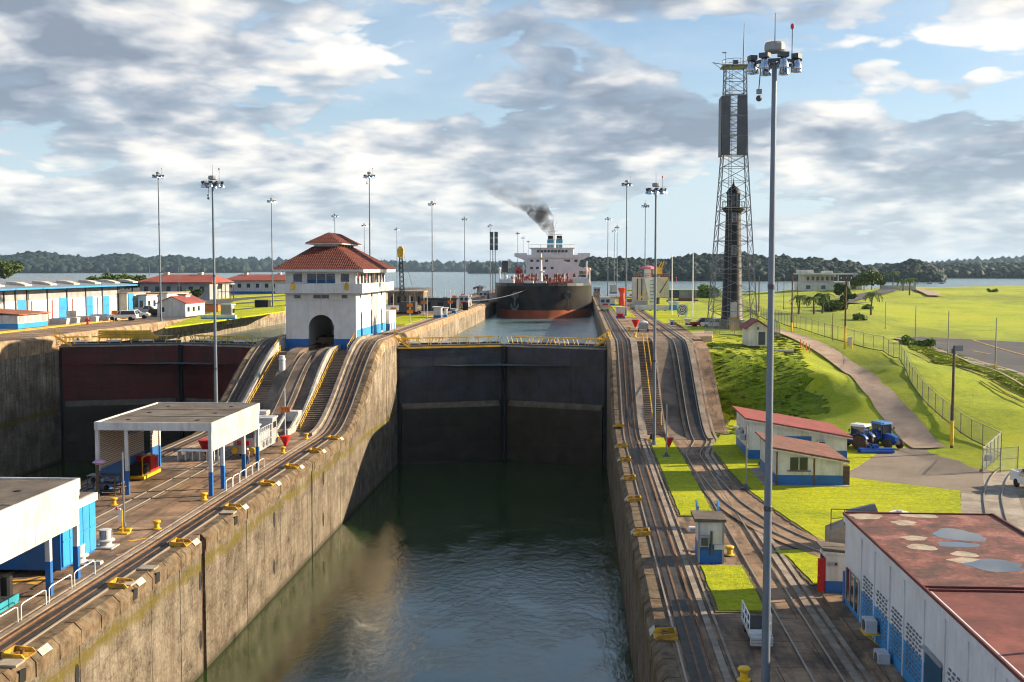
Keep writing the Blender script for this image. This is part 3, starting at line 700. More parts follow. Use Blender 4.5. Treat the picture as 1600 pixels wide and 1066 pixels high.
# road up the bank
rd = [G(*p) for p in ((1452, 703, -10), (1390, 640, -7.5), (1340, 590, -5), (1300, 555, -2.5), (1270, 538, -1.4), (1235, 522, -.5), (1190, 512, 0), (1120, 507, 0))]
road, _ = ribbon(rd, 3.7, roadc, 'bank_road', off=.16); struct(road)
def drape(name, pxs, off, mat, n=14, jit=0.0):
    a, b, c, d = [G(*p) for p in pxs]; vs = []
    for j in range(n + 1):
        for i in range(n + 1):
            p = (a.lerp(b, i / n)).lerp(d.lerp(c, i / n), j / n)
            if jit and (i in (0, n) or j in (0, n)): p.x += random.uniform(-jit, jit); p.y += random.uniform(-jit, jit) * .8
            vs.append((p.x, p.y, H(p.x, p.y) + off))
    return struct(MB().add(vs, [(j * (n + 1) + i, j * (n + 1) + i + 1, (j + 1) * (n + 1) + i + 1, (j + 1) * (n + 1) + i) for j in range(n) for i in range(n)]).build(name, mat, smooth=True))
drape('unmown_bank', ((1107, 650, -9.9), (1296, 655, -9.2), (1250, 568, -3.2), (1104, 563, -2.6)), .07, rough_g, 30, 1.1)
# car park beyond the fence
drape('car_park', ((1400, 532, -3.6), (1640, 596, -4.6), (1760, 545, -4), (1440, 528, -3.5)), .28, asph_d)
drape('car_park_margin', ((1396, 534, -3.6), (1630, 604, -4.8), (1650, 597, -4.6), (1402, 532, -3.6)), .26, conc_l)
for k, ps in enumerate((((1445, 530.5), (1560, 533.5)), ((1520, 533), (1600, 553)), ((1520, 548), (1548, 552)), ((1440, 541), (1600, 588)))):
    a, b = [G(p[0], p[1], -3.6) for p in ps]
    ln, _ = ribbon([a, b], .35, yellow if k < 3 else conc_l, 'parking_line', off=.34); struct(ln)
# upper plateau right of the lock
struct(B(XR + .9, 18.7, R1 + 4, 445, -.5, -.012).build('upper_deck', conc_d))
def up_lawn(pts, z=.03): return struct(MB().prism([(p[0], p[1]) for p in rag(pts, 3, .2)], z - .3, z + .06, 'z').build('lawn', lawn))
up_lawn([(8.6, G(975, 496, 0).y), (12.2, G(990, 496, 0).y), (11.6, 420), (8.6, 420)])
up_lawn([(16.2, G(1000, 506, 0).y), (19.5, G(1080, 506, 0).y), (22, 250), (30, 430), (16.2, 430)])
struct(MB().prism([(18.5, 180), (21, 181), (23, 196), (24, 216), (18.5, 216)], -3, -.006, 'z').build('plateau_apron', roadc))
# left bank
struct(B(-620, XF - 1.0, 60, 640, -6, -.012).build('left_yard', asph_d))
struct(B(-620, -86.1, 160, 232, -.2, .004).build('left_quay', conc_d))
def left_lawn(px): 
    pts = [G(a, b, 0) for a, b in px]; struct(MB().prism([(p.x, p.y) for p in rag(pts, 4, .25)], -.2, .06, 'z').build('lawn', lawn))
left_lawn([(258, 512), (300, 497), (330, 489), (444, 478), (446, 486), (330, 503)])
left_lawn([(352, 484), (360, 477), (446, 470), (446, 476)])
left_lawn([(360, 474), (366, 471), (410, 466), (446, 463), (446, 468), (395, 471)])
left_lawn([(325, 465), (380, 461), (446, 459), (446, 461), (390, 464), (340, 468)])
# centre wall upper deck lawns
for (a, b, c, d) in ((-40.5, -33.8, G(660, 508, 0).y, G(690, 494, 0).y), (-47.6, -43.5, G(635, 500, 0).y, G(670, 490, 0).y), (-40.5, -33.8, 318, 352)):
    up_lawn([(a, c), (b, c), (b, d), (a, d)], .02)
# ================================================================== FAR SHORES: forested ridges round the lake
def ico(sub):
    import bmesh
    bm = bmesh.new(); bmesh.ops.create_icosphere(bm, subdivisions=sub, radius=1.0)
    v = np.array([x.co[:] for x in bm.verts]); f = np.array([[q.index for q in p.verts] for p in bm.faces]); bm.free(); return v, f
ICO = {1: ico(1), 2: ico(2), 3: ico(3)}
def crown_variants(sub, k, amp, freq, seed):
    out = []
    for i in range(k):
        v, f = ICO[sub]; w = v.copy()
        for j in range(len(w)):
            p = Vector(w[j]) * freq + Vector((seed + i * 7.3, i * 3.1, 0)); d = 1 + amp * mnoise.noise(p) + amp * .6 * mnoise.noise(p * 2.7)
            w[j] = w[j] * d
        w[:, 2] *= .8; out.append((w, f))
    return out
FAR_V = crown_variants(2, 6, .55, 1.6, 1.0); FAR1 = crown_variants(1, 5, .5, 1.6, 4.0)
def mass(name, items, variants, mat):
    """items: (x,y,z,rx,rz) crowns joined into one mesh"""
    V, Fc, off = [], [], 0
    for (x, y, z, rx, rz) in items:
        w, f = random.choice(variants); a = random.uniform(0, 6.28); c, s = math.cos(a), math.sin(a)
        q = np.stack([(w[:, 0] * c - w[:, 1] * s) * rx + x, (w[:, 0] * s + w[:, 1] * c) * rx + y, w[:, 2] * rz + z], 1)
        V.append(q); Fc.append(f + off); off += len(w)
    V = np.concatenate(V); Fc = np.concatenate(Fc)
    me = bpy.data.meshes.new(name); me.vertices.add(len(V)); me.vertices.foreach_set('co', V.ravel())
    me.loops.add(len(Fc) * 3); me.loops.foreach_set('vertex_index', Fc.ravel().astype(np.int32))
    me.polygons.add(len(Fc)); me.polygons.foreach_set('loop_start', np.arange(0, len(Fc) * 3, 3, dtype=np.int32)); me.update(calc_edges=True)
    me.materials.append(mat); o = bpy.data.objects.new(name, me); C.objects.link(o); return o
def ridge(label, prof, d0, depth, crown, dens, variants=FAR_V, seed=0):
    """prof: (pixel x, pixel y of the tree tops); shore at distance d0, the crest depth metres behind it"""
    random.seed(seed + 11)
    pxs = [p[0] for p in prof]; items = []
    def at(px): return np.interp(px, pxs, [p[1] for p in prof])
    n = int((pxs[-1] - pxs[0]) * dens)
    mound = MB(); K = 60; secs = []
    for k in range(K + 1):
        px = pxs[0] + (pxs[-1] - pxs[0]) * k / K; top = at(px); d = ray(px, 420.0); d = Vector((d.x, d.y)).normalized()
        dc = d0 + depth; zt = CAMH + (420 - top) / F_PX * dc - crown * 1.1
        e = 1 if 0 < k < K else 0
        secs.append([(d.x * d0, d.y * d0, WUP - .5), (d.x * (d0 + 6), d.y * (d0 + 6), WUP + 1.0 * e), (d.x * dc, d.y * dc, max(WUP, zt) if e else WUP), (d.x * (dc + depth), d.y * (dc + depth), WUP - 1)])
    mound.loft(secs, cap=False)
    o = mound.build('far_shore', leaf_far, smooth=True); struct(o)
    for i in range(n):
        px = random.uniform(pxs[0], pxs[-1]); t = random.random() ** .8; top = at(px)
        dd = d0 + 4 + depth * t; d = ray(px, 420.0); d = Vector((d.x, d.y)).normalized()
        zc = CAMH + (420 - top) / F_PX * (d0 + depth) - crown * 1.1; z = (WUP + 1) + (max(0, zc - WUP - 1)) * (t ** .75)
        r = crown * random.uniform(.55, 1.15)
        items.append((d.x * dd, d.y * dd, z + r * .55, r, r * random.uniform(.9, 1.35)))
    o = mass('forest', items, variants, leaf_far); tag(o, label, 'forest', kind='stuff'); return o
ridge('dark forested hills across the lake at the far left', [(-60, 405), (15, 403), (57, 397), (100, 402), (140, 406), (180, 400), (200, 399), (225, 406), (270, 402), (300, 406), (328, 408), (355, 411), (384, 417)], 4300, 600, 17, 4.4, seed=1)
ridge('hazy blue forested hills beyond the control tower', [(330, 410), (360, 407), (420, 408), (480, 411), (540, 412), (610, 413), (670, 414), (730, 416), (800, 415), (880, 416), (960, 416)], 5600, 500, 30, 1.8, FAR1, seed=2)
ridge('low wooded point left of the tanker across the lake', [(738, 425), (745, 418), (765, 415), (800, 415), (850, 414), (930, 414)], 3600, 350, 18, 2.2, seed=3)
ridge('tall dark forest across the lake right of the tanker', [(900, 408), (920, 405), (960, 405), (1000, 407), (1050, 408), (1078, 400), (1110, 400), (1150, 399), (1190, 403), (1225, 404), (1250, 407), (1275, 406), (1300, 409), (1335, 414), (1365, 422)], 1440, 130, 6.2, 6.0, seed=4)
ridge('small wooded headland beyond the palms', [(1372, 432), (1385, 421), (1400, 417), (1418, 410), (1432, 409), (1445, 413), (1458, 419), (1470, 432)], 1400, 60, 5.6, 7.0, seed=5)
ridge('forested shore beyond the lake at the right edge', [(1340, 418), (1380, 415), (1450, 417), (1500, 415), (1560, 415), (1660, 414)], 1950, 140, 8, 4.0, seed=6)
ridge('pale hazy hills rising behind the right hand shore', [(1430, 418), (1470, 415), (1510, 409), (1540, 411), (1580, 406), (1610, 404), (1680, 410)], 4200, 400, 22, 2.0, FAR1, seed=7)
# ================================================================== HIGH LIGHT MASTS
def make_mast():
    t = thing('light_mast', '', 'light mast')
    MB().cyl((0, 0, 0), (0, 0, 30), .21, .105, 12).build('pole', mast_g, t, smooth=True)
    for z, r in ((10, .185), (20, .15)): MB().lathe([(r, z - .12), (r + .012, z - .1), (r + .012, z + .1), (r, z + .12)], n=12).build('joint_collar', dgrey, t)
    B(-.12, .12, -.235, -.2, .7, 1.4).build('access_hatch', dgrey, t)
    MB().lathe([(.42, 0), (.42, .08), (.30, .12), (.28, .5)], n=12).build('base_flange', mast_g, t)
    MB().lathe([(.0, 30.75), (.40, 30.72), (.45, 30.62), (.45, 30.38), (.38, 30.3), (.0, 30.3)], n=12, cap=False).build('cap', grey, t)
    MB().lathe([(.85, 29.75), (.95, 29.75), (.95, 29.88), (.85, 29.88), (.85, 29.75)], n=16, cap=False).build('lamp_ring', dgrey, t)
    for k in range(4):
        a = k * math.pi / 2 + .4; MB().bar((.1 * math.cos(a), .1 * math.sin(a), 29.8), (.9 * math.cos(a), .9 * math.sin(a), 29.8), .07).build('arm', dgrey, t)
    hs = MB().box(-.21, .21, -.16, .16, .30, .50).mesh('lamp_housing', dgrey); rf = MB().lathe([(.10, .30), (.17, .18), (.24, -.05), (.25, -.15), (.20, -.15), (.05, .25)], n=10, cap=False).mesh('reflector', lamp_m, smooth=True)
    for k in range(8):
        a = k * math.pi / 4 + .2; o = inst(hs, 'lamp', t, (1.02 * math.cos(a), 1.02 * math.sin(a), 29.62), a + math.pi / 2); inst(rf, 'reflector', o)
    MB().cyl((0, 0, 30.7), (0, 0, 32.0), .025, .012, 6).build('lightning_rod', dgrey, t)
    return t
mast0 = make_mast()
def cam_arm(m):
    MB().tube([(-.55, .3, 29.75), (-.62, .3, 28.75)], .025).build('camera_drop', dgrey, m); b = B(-.72, -.50, .2, .4, 28.55, 28.75).build('camera_box', grey, m)
    MB().ball((-.61, .3, 28.35), .14, 10, 6).build('camera_dome', dgrey, m)
def beacon(m):
    MB().cyl((.75, 0, 29.9), (.75, 0, 31.3), .02, n=6).build('beacon_rod', dgrey, m); MB().lathe([(.05, 31.3), (.08, 31.38), (.08, 31.48), (.03, 31.54)], (.75, 0, 0), n=8).build('beacon', red, m)
def mast_by_top(px, py, zg, Hm=30.3):
    d = ray(px, py); t = (zg + Hm - CAMH) / d.z; return (d.x * t, d.y * t, zg)
masts = [  # place, label, camera, beacon
 (mast_by_top(1210.5, 82, LOW), 'tall grey light mast in the right foreground passing the white building', 1, 1),
 (mast_by_top(332, 281, LOW), 'tall light mast rising behind the shed roof at the left', 1, 1),
 (mast_by_top(1025, 292, LOW), 'light mast standing at the foot of the right hand stairs', 0, 1),
 (mast_by_top(247, 272, 0), 'light mast on the far left quay beside the parked cars', 0, 1),
 (mast_by_top(424, 312, 0), 'light mast on the lawn just left of the control tower', 0, 0),
 (mast_by_top(523, 336, 0), 'light mast showing above the top roof of the control tower', 1, 0),
 (mast_by_top(569, 351, 0), 'thin light mast right behind the tower roof', 0, 0),
 (mast_by_top(577, 272, 0), 'tallest light mast behind the control tower roof', 1, 1),
 (mast_by_top(620, 357, 0), 'distant light mast above the yellow topped crane', 0, 0),
 (mast_by_top(675, 317, 0), 'light mast on the centre wall beside the small white kiosk', 0, 1),
 (mast_by_top(726, 341, 0), 'light mast on the centre wall left of the tanker', 0, 0),
 (mast_by_top(766, 352, 0), 'light mast beside the panel antenna left of the tanker', 0, 0),
 (mast_by_top(809, 364, 0), 'leftmost of three distant masts behind the tanker bridge', 0, 0),
 (mast_by_top(817.5, 371, 0), 'middle of three distant masts behind the tanker bridge', 0, 0),
 (mast_by_top(825.5, 377, 0), 'shortest of three distant masts behind the tanker bridge', 0, 0),
 (mast_by_top(950, 341, 0), 'light mast just right of the tanker by the towing locomotives', 0, 0),
 (mast_by_top(960, 360, 0), 'shorter of the twin distant masts right of the tanker', 0, 0),
 (mast_by_top(964.5, 354, 0), 'taller of the twin distant masts right of the tanker', 0, 0),
 (mast_by_top(979.5, 285, 0), 'light mast on the right wall beside the red warning bucket', 0, 1),
 (mast_by_top(1008.5, 320, 0), 'light mast on the right lawn behind the lamp at the stairs', 0, 0)]
for i, (p, lab, cm, bc) in enumerate(masts):
    m = mast0 if i == 0 else clone(mast0, p, random.uniform(-.3, .3), lab)
    if i == 0: m.location = p; m['label'] = lab; m['group'] = 'high light masts'
for o in [x for x in bpy.data.objects if x.parent is None and x.name.startswith('light_mast')]:
    for (p, lab, cm, bc) in masts:
        if o['label'] == lab:
            if cm: cam_arm(o)
            if bc: beacon(o)
# ================================================================== CONTROL TOWER
tile_m = M('clay_roof_tiles', (.175, .052, .034), .75, var=.35, scale=1.4, dirt=(.16, .045, .03), dirt_amt=.6)
tw_white = M('tower_white', (.68, .67, .655), .55, var=.05, dirt=(.50, .42, .32), dirt_amt=.30, streak=.22)
TX0, TX1, TY0, TY1, TB = -44.85, -34.05, 168.0, 194.0, -1.55
tw = thing('control_tower', 'white control house with blue base, arch and two tier red tiled roof', 'building', ((TX0 + TX1) / 2, TY0, TB))
ox, oy, oz = tw.location
def tb(name, mat, x0, x1, y0, y1, z0, z1, par=None): return B(x0 - ox, x1 - ox, y0 - oy, y1 - oy, z0 - oz, z1 - oz).build(name, mat, par or tw)
AXc, AR, AZ = -39.42, 1.95, 1.86           # arch centre, radius, springing
def arch_wall(y0, y1, par, name):
    """front or back wall with the arch cut out, in two colours"""
    pts = [(AXc - AR, TB)]; n = 18
    arc = [(AXc + AR * math.cos(math.pi - math.pi * k / n), AZ + AR * math.sin(math.pi * k / n)) for k in range(n + 1)]
    zb = .13
    for nm, mt, z0, z1, pr in (('wall_base', blue, TB, zb, .03), ('wall', tw_white, zb, 7.1, 0)):
        m = MB()
        for k in range(n):      # columns of wall above each step of the arch
            (xa, za), (xb, zb2) = arc[k], arc[k + 1]
            la, lb = max(z0, za if nm == 'wall' else 99), max(z0, zb2 if nm == 'wall' else 99)
            if nm == 'wall': m.prism([(xa - ox, la - oz), (xb - ox, lb - oz), (xb - ox, z1 - oz), (xa - ox, z1 - oz)], y0 - pr - oy, y1 + pr - oy, 'y')
        m.box(TX0 - ox - pr, AXc - AR - ox, y0 - pr - oy, y1 + pr - oy, z0 - oz, z1 - oz); m.box(AXc + AR - ox, TX1 - ox + pr, y0 - pr - oy, y1 + pr - oy, z0 - oz, z1 - oz)
        m.build(nm, mt, par)
arch_wall(TY0, TY0 + .5, tw, 'front'); arch_wall(TY1 - .5, TY1, tw, 'back')
# side walls with slim arched windows on the right
SW = [(AX(565, 510, TX1).y, .62), (AX(580.5, 500, TX1).y, .62), (AX(596.5, 500, TX1).y, .62)]
ycut = [TY0 + .5] + [v for y, w in SW for v in (y - w, y + w)] + [TY1 - .5]
for i in range(0, len(ycut), 2):
    tb('wall', tw_white, TX1 - .4, TX1, ycut[i], ycut[i + 1], 1.5, 7.1); tb('wall_base', blue_l, TX1 - .4, TX1 + .03, ycut[i], ycut[i + 1], TB, 1.5)
for y, w in SW:
    m = MB(); n = 8; arc = [(y - w + 2 * w * k / n, 3.6 + .62 * math.sin(math.pi * k / n)) for k in range(n + 1)]
    for (ya, za), (yb, zb) in zip(arc[:-1], arc[1:]): m.prism([(ya - oy, za - oz), (yb - oy, zb - oz), (yb - oy, 7.1 - oz), (ya - oy, 7.1 - oz)], TX1 - .4 - ox, TX1 - ox, 'x')
    m.build('wall', tw_white, tw); wn = tb('window', dark, TX1 - .38, TX1 - .3, y - w, y + w, .2, 4.3); tb('sill', tw_white, TX1 - .42, TX1 + .05, y - w, y + w, TB, .2)
tb('wall', tw_white, TX0, TX0 + .4, TY0 + .5, TY1 - .5, TB, 7.1)
tb('floor_slab', conc_r, TX0 + .5, TX1 - .5, TY0 + .6, TY1 - .6, 5.2, 5.4)
for s in (-1, 1): tb('passage_wall', tw_white, AXc + s * 2.6 - .1, AXc + s * 2.6 + .1, TY0 + .6, TY1 - 6, TB, 5.1)
tb('string_course', tw_white, TX0 - .07, TX1 + .07, TY0 - .07, TY1 + .07, 5.95, 6.12)
for a, b in ((460, 469.5), (489.7, 501.5), (502.2, 513.9), (534, 542.8)):
    x0, x1 = AY(a, 463, TY0).x, AY(b, 463, TY0).x; w = tb('window', glass, x0, x1, TY0 - .03, TY0 + .2, 6.31, 6.85); tb('sill', tw_white, x0 - .08, x1 + .08, TY0 - .12, TY0 + .05, 6.22, 6.30, None)
for a in (563, 580.5, 596):
    y = AX(a, 461, TX1).y; tb('window', glass, TX1 - .1, TX1 + .03, y - .5, y + .5, 6.3, 6.9)
tb('balcony_slab', tw_white, TX0 - 1.25, TX1 + 1.25, TY0 - 1.25, TY1 + 1.25, 7.1, 7.3)
for (x0, x1, y0, y1) in ((TX0 - 1.25, TX1 + 1.25, TY0 - 1.25, TY0 - 1.05), (TX0 - 1.25, TX1 + 1.25, TY1 + 1.05, TY1 + 1.25), (TX0 - 1.25, TX0 - 1.05, TY0 - 1.04, TY1 + 1.04), (TX1 + 1.05, TX1 + 1.25, TY0 - 1.04, TY1 + 1.04)): tb('balcony_parapet', tw_white, x0, x1, y0, y1, 7.3, 8.55)
# upper storey
tb('wall', tw_white, TX0, TX1, TY0, TY0 + .3, 7.3, 8.6); tb('wall', tw_white, TX0, TX1, TY0, TY0 + .3, 10.06, 10.6)
wx = [(-43.66, -42.26), (-41.54, -37.18), (-36.37, -35.05)]; prev = TX0
for a, b in wx + [(TX1, TX1)]:
    tb('wall', tw_white, prev, a, TY0, TY0 + .3, 8.6, 10.06); prev = b
for a, b in wx:
    w = tb('window', glass, a, b, TY0 + .14, TY0 + .2, 8.6, 10.06); n = 3 if b - a > 2 else 1
    tb('blind', M('blue_blind', (.02, .07, .2), .6), a + .05, b - .05, TY0 + .13, TY0 + .137, 8.62, 9.1) if n == 3 else tb('sill', tw_white, a, b, TY0 + .05, TY0 + .13, 8.62, 8.8)
    for k in range(n + 1): tb('frame', white2, a + (b - a) * k / n - .035, a + (b - a) * k / n + .035, TY0 + .1, TY0 + .15, 8.6, 10.06)
tb('wall', tw_white, TX1 - .3, TX1, TY0 + .3, TY1, 7.3, 8.5); tb('wall', tw_white, TX1 - .3, TX1, TY0 + .3, TY1, 10.06, 10.6)
nW = 9
for k in range(nW):
    y0 = TY0 + 1.0 + (TY1 - TY0 - 1.6) * k / nW; y1 = y0 + (TY1 - TY0 - 1.6) / nW - .75
    w = tb('window', glass, TX1 - .2, TX1 - .12, y0, y1, 8.5, 10.06); tb('wall', tw_white, TX1 - .3, TX1, y1, y1 + .75, 8.5, 10.06)
tb('wall', tw_white, TX1 - .3, TX1, TY0 + .3, TY0 + 1.0, 8.5, 10.06)
tb('wall', tw_white, TX0, TX0 + .3, TY0 + .3, TY1, 7.3, 10.6); tb('wall', tw_white, TX0 + .3, TX1 - .3, TY1 - .3, TY1, 7.3, 10.6)
tb('annex', tw_white, TX1 - 4, TX1 + .6, TY1 + .02, TY1 + 7, 1.2, 3.4); tb('annex_base', blue, TX1 - 4.02, TX1 + .63, TY1 + .03, TY1 + 7.03, TB, 1.2)
for k in range(4): tb('annex_panel', white2, TX1 + .63, TX1 + .68, TY1 + .6 + k * 1.6, TY1 + 1.2 + k * 1.6, -.2, 1.3)
# roofs: hipped, with rows of barrel tiles
def hip(x0, x1, y0, y1, z0, X0, X1, Y0, Y1, z1): return [[(x0, y0, z0), (x1, y0, z0), (X1, Y0, z1), (X0, Y0, z1)], [(x1, y0, z0), (x1, y1, z0), (X1, Y1, z1), (X1, Y0, z1)], [(x1, y1, z0), (x0, y1, z0), (X0, Y1, z1), (X1, Y1, z1)], [(x0, y1, z0), (x0, y0, z0), (X0, Y0, z1), (X0, Y1, z1)]]
def tiled(name, faces, pitch, par):
    under = MB(); tiles = MB()
    for a, b, c, d in faces:
        a, b, c, d = [Vector(p) - Vector((ox, oy, oz)) for p in (a, b, c, d)]
        under.quad(a, b, c, d)
        e = (b - a); L = e.length; e.normalize(); nrm = e.cross(d - a).normalized(); up = nrm.cross(e).normalized(); Hh = (d - a).dot(up)
        da, cb = (d - a).dot(e), L - (c - a).dot(e); n = int(L / pitch)
        for k in range(n):
            u = (k + .5) * pitch
            top = Hh * min(1, u / da if da > 1e-3 else 1, (L - u) / cb if cb > 1e-3 else 1)
            if top < .3: continue
            rows = max(1, int(top / .55))
            for r in range(rows):
                v0, v1 = top * r / rows - .05, top * (r + 1) / rows; w0, w1 = pitch * .46, pitch * .40; h0 = .11
                q = [a + e * (u - w0) + up * v0 + nrm * .01, a + e * (u - w0 * .4) + up * v0 + nrm * h0, a + e * (u + w0 * .4) + up * v0 + nrm * h0, a + e * (u + w0) + up * v0 + nrm * .01]
                q2 = [a + e * (u - w1) + up * v1 + nrm * .01, a + e * (u - w1 * .4) + up * v1 + nrm * (h0 - .05), a + e * (u + w1 * .4) + up * v1 + nrm * (h0 - .05), a + e * (u + w1) + up * v1 + nrm * .01]
                tiles.add(q + q2, [(0, 1, 5, 4), (1, 2, 6, 5), (2, 3, 7, 6), (3, 2, 1, 0)])
    u = under.build(name, M('roof_underlay', (.10, .028, .018), .85), par); t = tiles.build('roof_tiles', tile_m, u, fix=False); t['kind'] = 'stuff'; return u
EX0, EX1, EY0, EY1, EZ = TX0 - 1.5, TX1 + 1.5, TY0 - 1.5, TY1 + 1.5, 10.72
NX0, NX1, NY0, NY1 = -42.0, -38.0, 174.0, 187.0
tiled('main_roof', hip(EX0, EX1, EY0, EY1, EZ, NX0, NX1, NY0, NY1, 14.25), .34, tw)
tb('roof_soffit', tw_white, EX0 + .02, EX1 - .02, EY0 + .02, EY1 - .02, 10.45, 10.60)
for (x0, x1, y0, y1) in ((EX0, EX1, EY0, EY0 + .12), (EX0, EX1, EY1 - .12, EY1), (EX0, EX0 + .12, EY0 + .13, EY1 - .13), (EX1 - .12, EX1, EY0 + .13, EY1 - .13)): tb('fascia', tw_white, x0, x1, y0, y1, 10.2 if x0 > -40 else 10.38, 10.71)
tb('roof_neck', white, NX0 + .15, NX1 - .15, NY0 + .15, NY1 - .15, 13.9, 14.75)
for k in range(5): tb('vent_louvre', dark, NX1 - .16, NX1 - .12, NY0 + .8 + k * 2.4, NY0 + 2.6 + k * 2.4, 14.2, 14.6)
tiled('upper_roof', hip(-42.9, -37.1, 172.6, 188.4, 14.78, -40.1, -39.9, 176.5, 184.5, 16.5), .34, tw)
tb('upper_fascia', white, -42.9, -37.1, 172.6, 188.4, 14.6, 14.77)
for k, (px, rz) in enumerate(((560.5, .2), (575, -.3), (586, .4), (599, -.1))):
    y = AX(px, 432, TX1 + 1.25).y
    f = thing('hanging_flag', ('red and white flag hanging at the front corner of the tower balcony', 'second red and white flag along the tower balcony', 'third red and white flag along the tower balcony', 'rearmost red and white flag on the tower balcony')[k], 'flag', (TX1 + 1.1, y, 10.2), rz, group='flags on the tower balcony')
    MB().cyl((0, 0, -1.7), (0, 0, 0), .03, n=6).build('staff', white2, f)
    m = MB(); secs = []
    for j in range(7): secs.append([(.03 + .06 * math.sin(j * 1.3), -.05 - j * .1, -.05 - j * .16), (.03 + .05 * math.cos(j), -.05 - j * .1 - .12, -.7 - j * .14)])
    for j in range(6): m.quad(secs[j][0], secs[j + 1][0], secs[j + 1][1], secs[j][1])
    m.build('cloth', red, f, fix=False)
for px, lab in ((457.5, 'left'), (541.5, 'right')):
    p = AY(px, 448, TY0 - 1.28); bxo = B(-.3, .3, -.12, 0, -.5, .45).build('balcony_lamp', yellow); bxo.location = (p.x, TY0 - 1.26, 8.1); tag(bxo, f'{lab} hand yellow lamp box hung on the tower balcony front', 'lamp box', 'lamp boxes on the tower balcony')
    MB().prism([(-.2, .45), (.2, .45), (.12, .62), (-.12, .62)], -.1, -.02, 'y').build('bracket', dgrey, bxo)
# ================================================================== TANKER
hull_k = M('hull_black', (.012, .012, .015), .45, var=.35, scale=.12, dirt=(.085, .06, .04), dirt_amt=.35, streak=.2)
hull_r = M('boot_top_red', (.42, .085, .04), .6, var=.25, scale=.3, dirt=(.30, .12, .05), dirt_amt=.6, streak=.3)
ship_w = M('ship_white', (.74, .73, .75), .5, var=.06, dirt=(.5, .42, .36), dirt_amt=.2, streak=.15)
deck_r = M('deck_red', (.20, .036, .026), .6, var=.25, scale=.5)
teal = M('funnel_teal', (.06, .22, .30), .5, var=.15)
sh = thing('tanker_ship', 'black and red tanker seen bow on with white bridge, entering the chamber', 'ship', (-12.45, 350.0, WUP))
st = [0, .8, 2.2, 4.5, 8, 13, 20, 32, 150, 172]
dk = [2.2, 5.2, 8.2, 11.0, 13.2, 14.9, 15.8, 16.1, 16.1, 14.5]; wl = [.4, 2.6, 5.2, 8.2, 11.2, 13.8, 15.4, 16.05, 16.05, 9]
def hull_sec(i, zs, off=0.0):
    y = st[i]; out = []
    for z in zs:
        t = max(0, min(1, z / 10.2)); hw = wl[i] + (dk[i] - wl[i]) * (t ** 1.3); yy = y - (1.6 * t if i < 7 else 0) * (1 - i / 7)
        out.append((hw + off, yy, z))
    return out + [(-x, yy, z) for x, yy, z in reversed(out)]
def dkz(y): return 10.2 if y < 22 else 8.2
m = MB(); secs = []
for i in range(len(st)): secs.append(hull_sec(i, [2.55, 4.5, 6.5, 8.4, 10.2 if st[i] <= 20 else 9.0]))
m.loft(secs).build('hull', hull_k, sh, smooth=True)
m = MB(); m.loft([hull_sec(i, [-6, -1, 1.2, 2.55], .02) for i in range(len(st))]).build('boot_top', hull_r, sh, smooth=True)
B(-15.2, 15.2, 20.5, 168, 8.6, 9.03).build('main_deck', deck_r, sh)
bl = MB()
for i in range(7):
    for s in (-1, 1):
        (x0, x1) = dk[i] * s, dk[i + 1] * s; y0, y1 = st[i] - 1.6 * (1 - i / 7), st[i + 1] - (1.6 * (1 - (i + 1) / 7) if i < 6 else 0)
        if i < 6: bl.quad((x0, y0, 10.2), (x1, y1, 10.2), (x1 * .995, y1 + .1, 11.1), (x0 * .995, y0 + .1, 11.1))
bl.quad((-dk[0], -1.6, 10.2), (dk[0], -1.6, 10.2), (dk[0], -1.5, 11.1), (-dk[0], -1.5, 11.1)); bl.build('bulwark', hull_k, sh)
for s, lab in ((-1, 'port'), (1, 'starboard')):
    a = MB(); c = Vector((s * 7.9, 2.6, 5.6))
    hp = MB().cyl(c + Vector((0, .8, 2.2)), c + Vector((s * .4, -1.4, 1.6)), 1.0, 1.2, 12).build('hawse_pipe', dgrey, sh, smooth=True)
    MB().bar(c + Vector((s * .4, -1.3, 1.2)), c + Vector((s * .5, -1.5, -2.0)), .5).build('anchor_shank', rust if s > 0 else dgrey, hp)
    MB().prism([(-1.5, -.3), (-1.0, .6), (-.5, -.9), (.5, -.9), (1.0, .6), (1.5, -.3), (.6, -1.7), (-.6, -1.7)], -.35, .35, 'y').build('anchor_flukes', rust if s > 0 else dgrey, hp).location = c + Vector((s * .5, -1.6, -1.4))
def sb(name, mat, x0, x1, y0, y1, z0, z1, par=None): return B(x0, x1, y0, y1, z0, z1).build(name, mat, par or sh)
for x0, x1, z in ((-14.2, -9.4, 12.2), (9.8, 14.6, 12.8), (-6, -3, 11.6)): sb('forecastle_house', ship_w, x0, x1, 14, 18, 10.2, z)
fm = MB().cyl((-.4, 8, 10.2), (-.4, 8, 20.4), .62, .34, 10).build('foremast', ship_w, sh, smooth=True)
MB().lathe([(1.0, 14.6), (1.2, 14.7), (1.2, 14.85), (1.0, 14.9)], (-.4, 8, 0), 12).build('crosstree', ship_w, fm); sb('mast_light', yellow, -.8, 0, 7.6, 8.4, 18.4, 19.2, fm); MB().cyl((-.4, 8, 20.3), (-.4, 8, 23.2), .06, n=6).build('mast_pole', dgrey, fm)
sb('mast_house', ship_w, -2, 1.4, 7, 10, 10.2, 11.6, fm)
for x, h in ((-14.2, 15.6), (-12.0, 13.0), (15.2, 15.4), (-9.6, 13.2)): MB().cyl((x, 17, 10.2), (x, 17, h), .3, .22, 8).build('vent_post', ship_w, sh); MB().ball((x, 17, h), .5, 8, 6).build('vent_head', ship_w, sh)
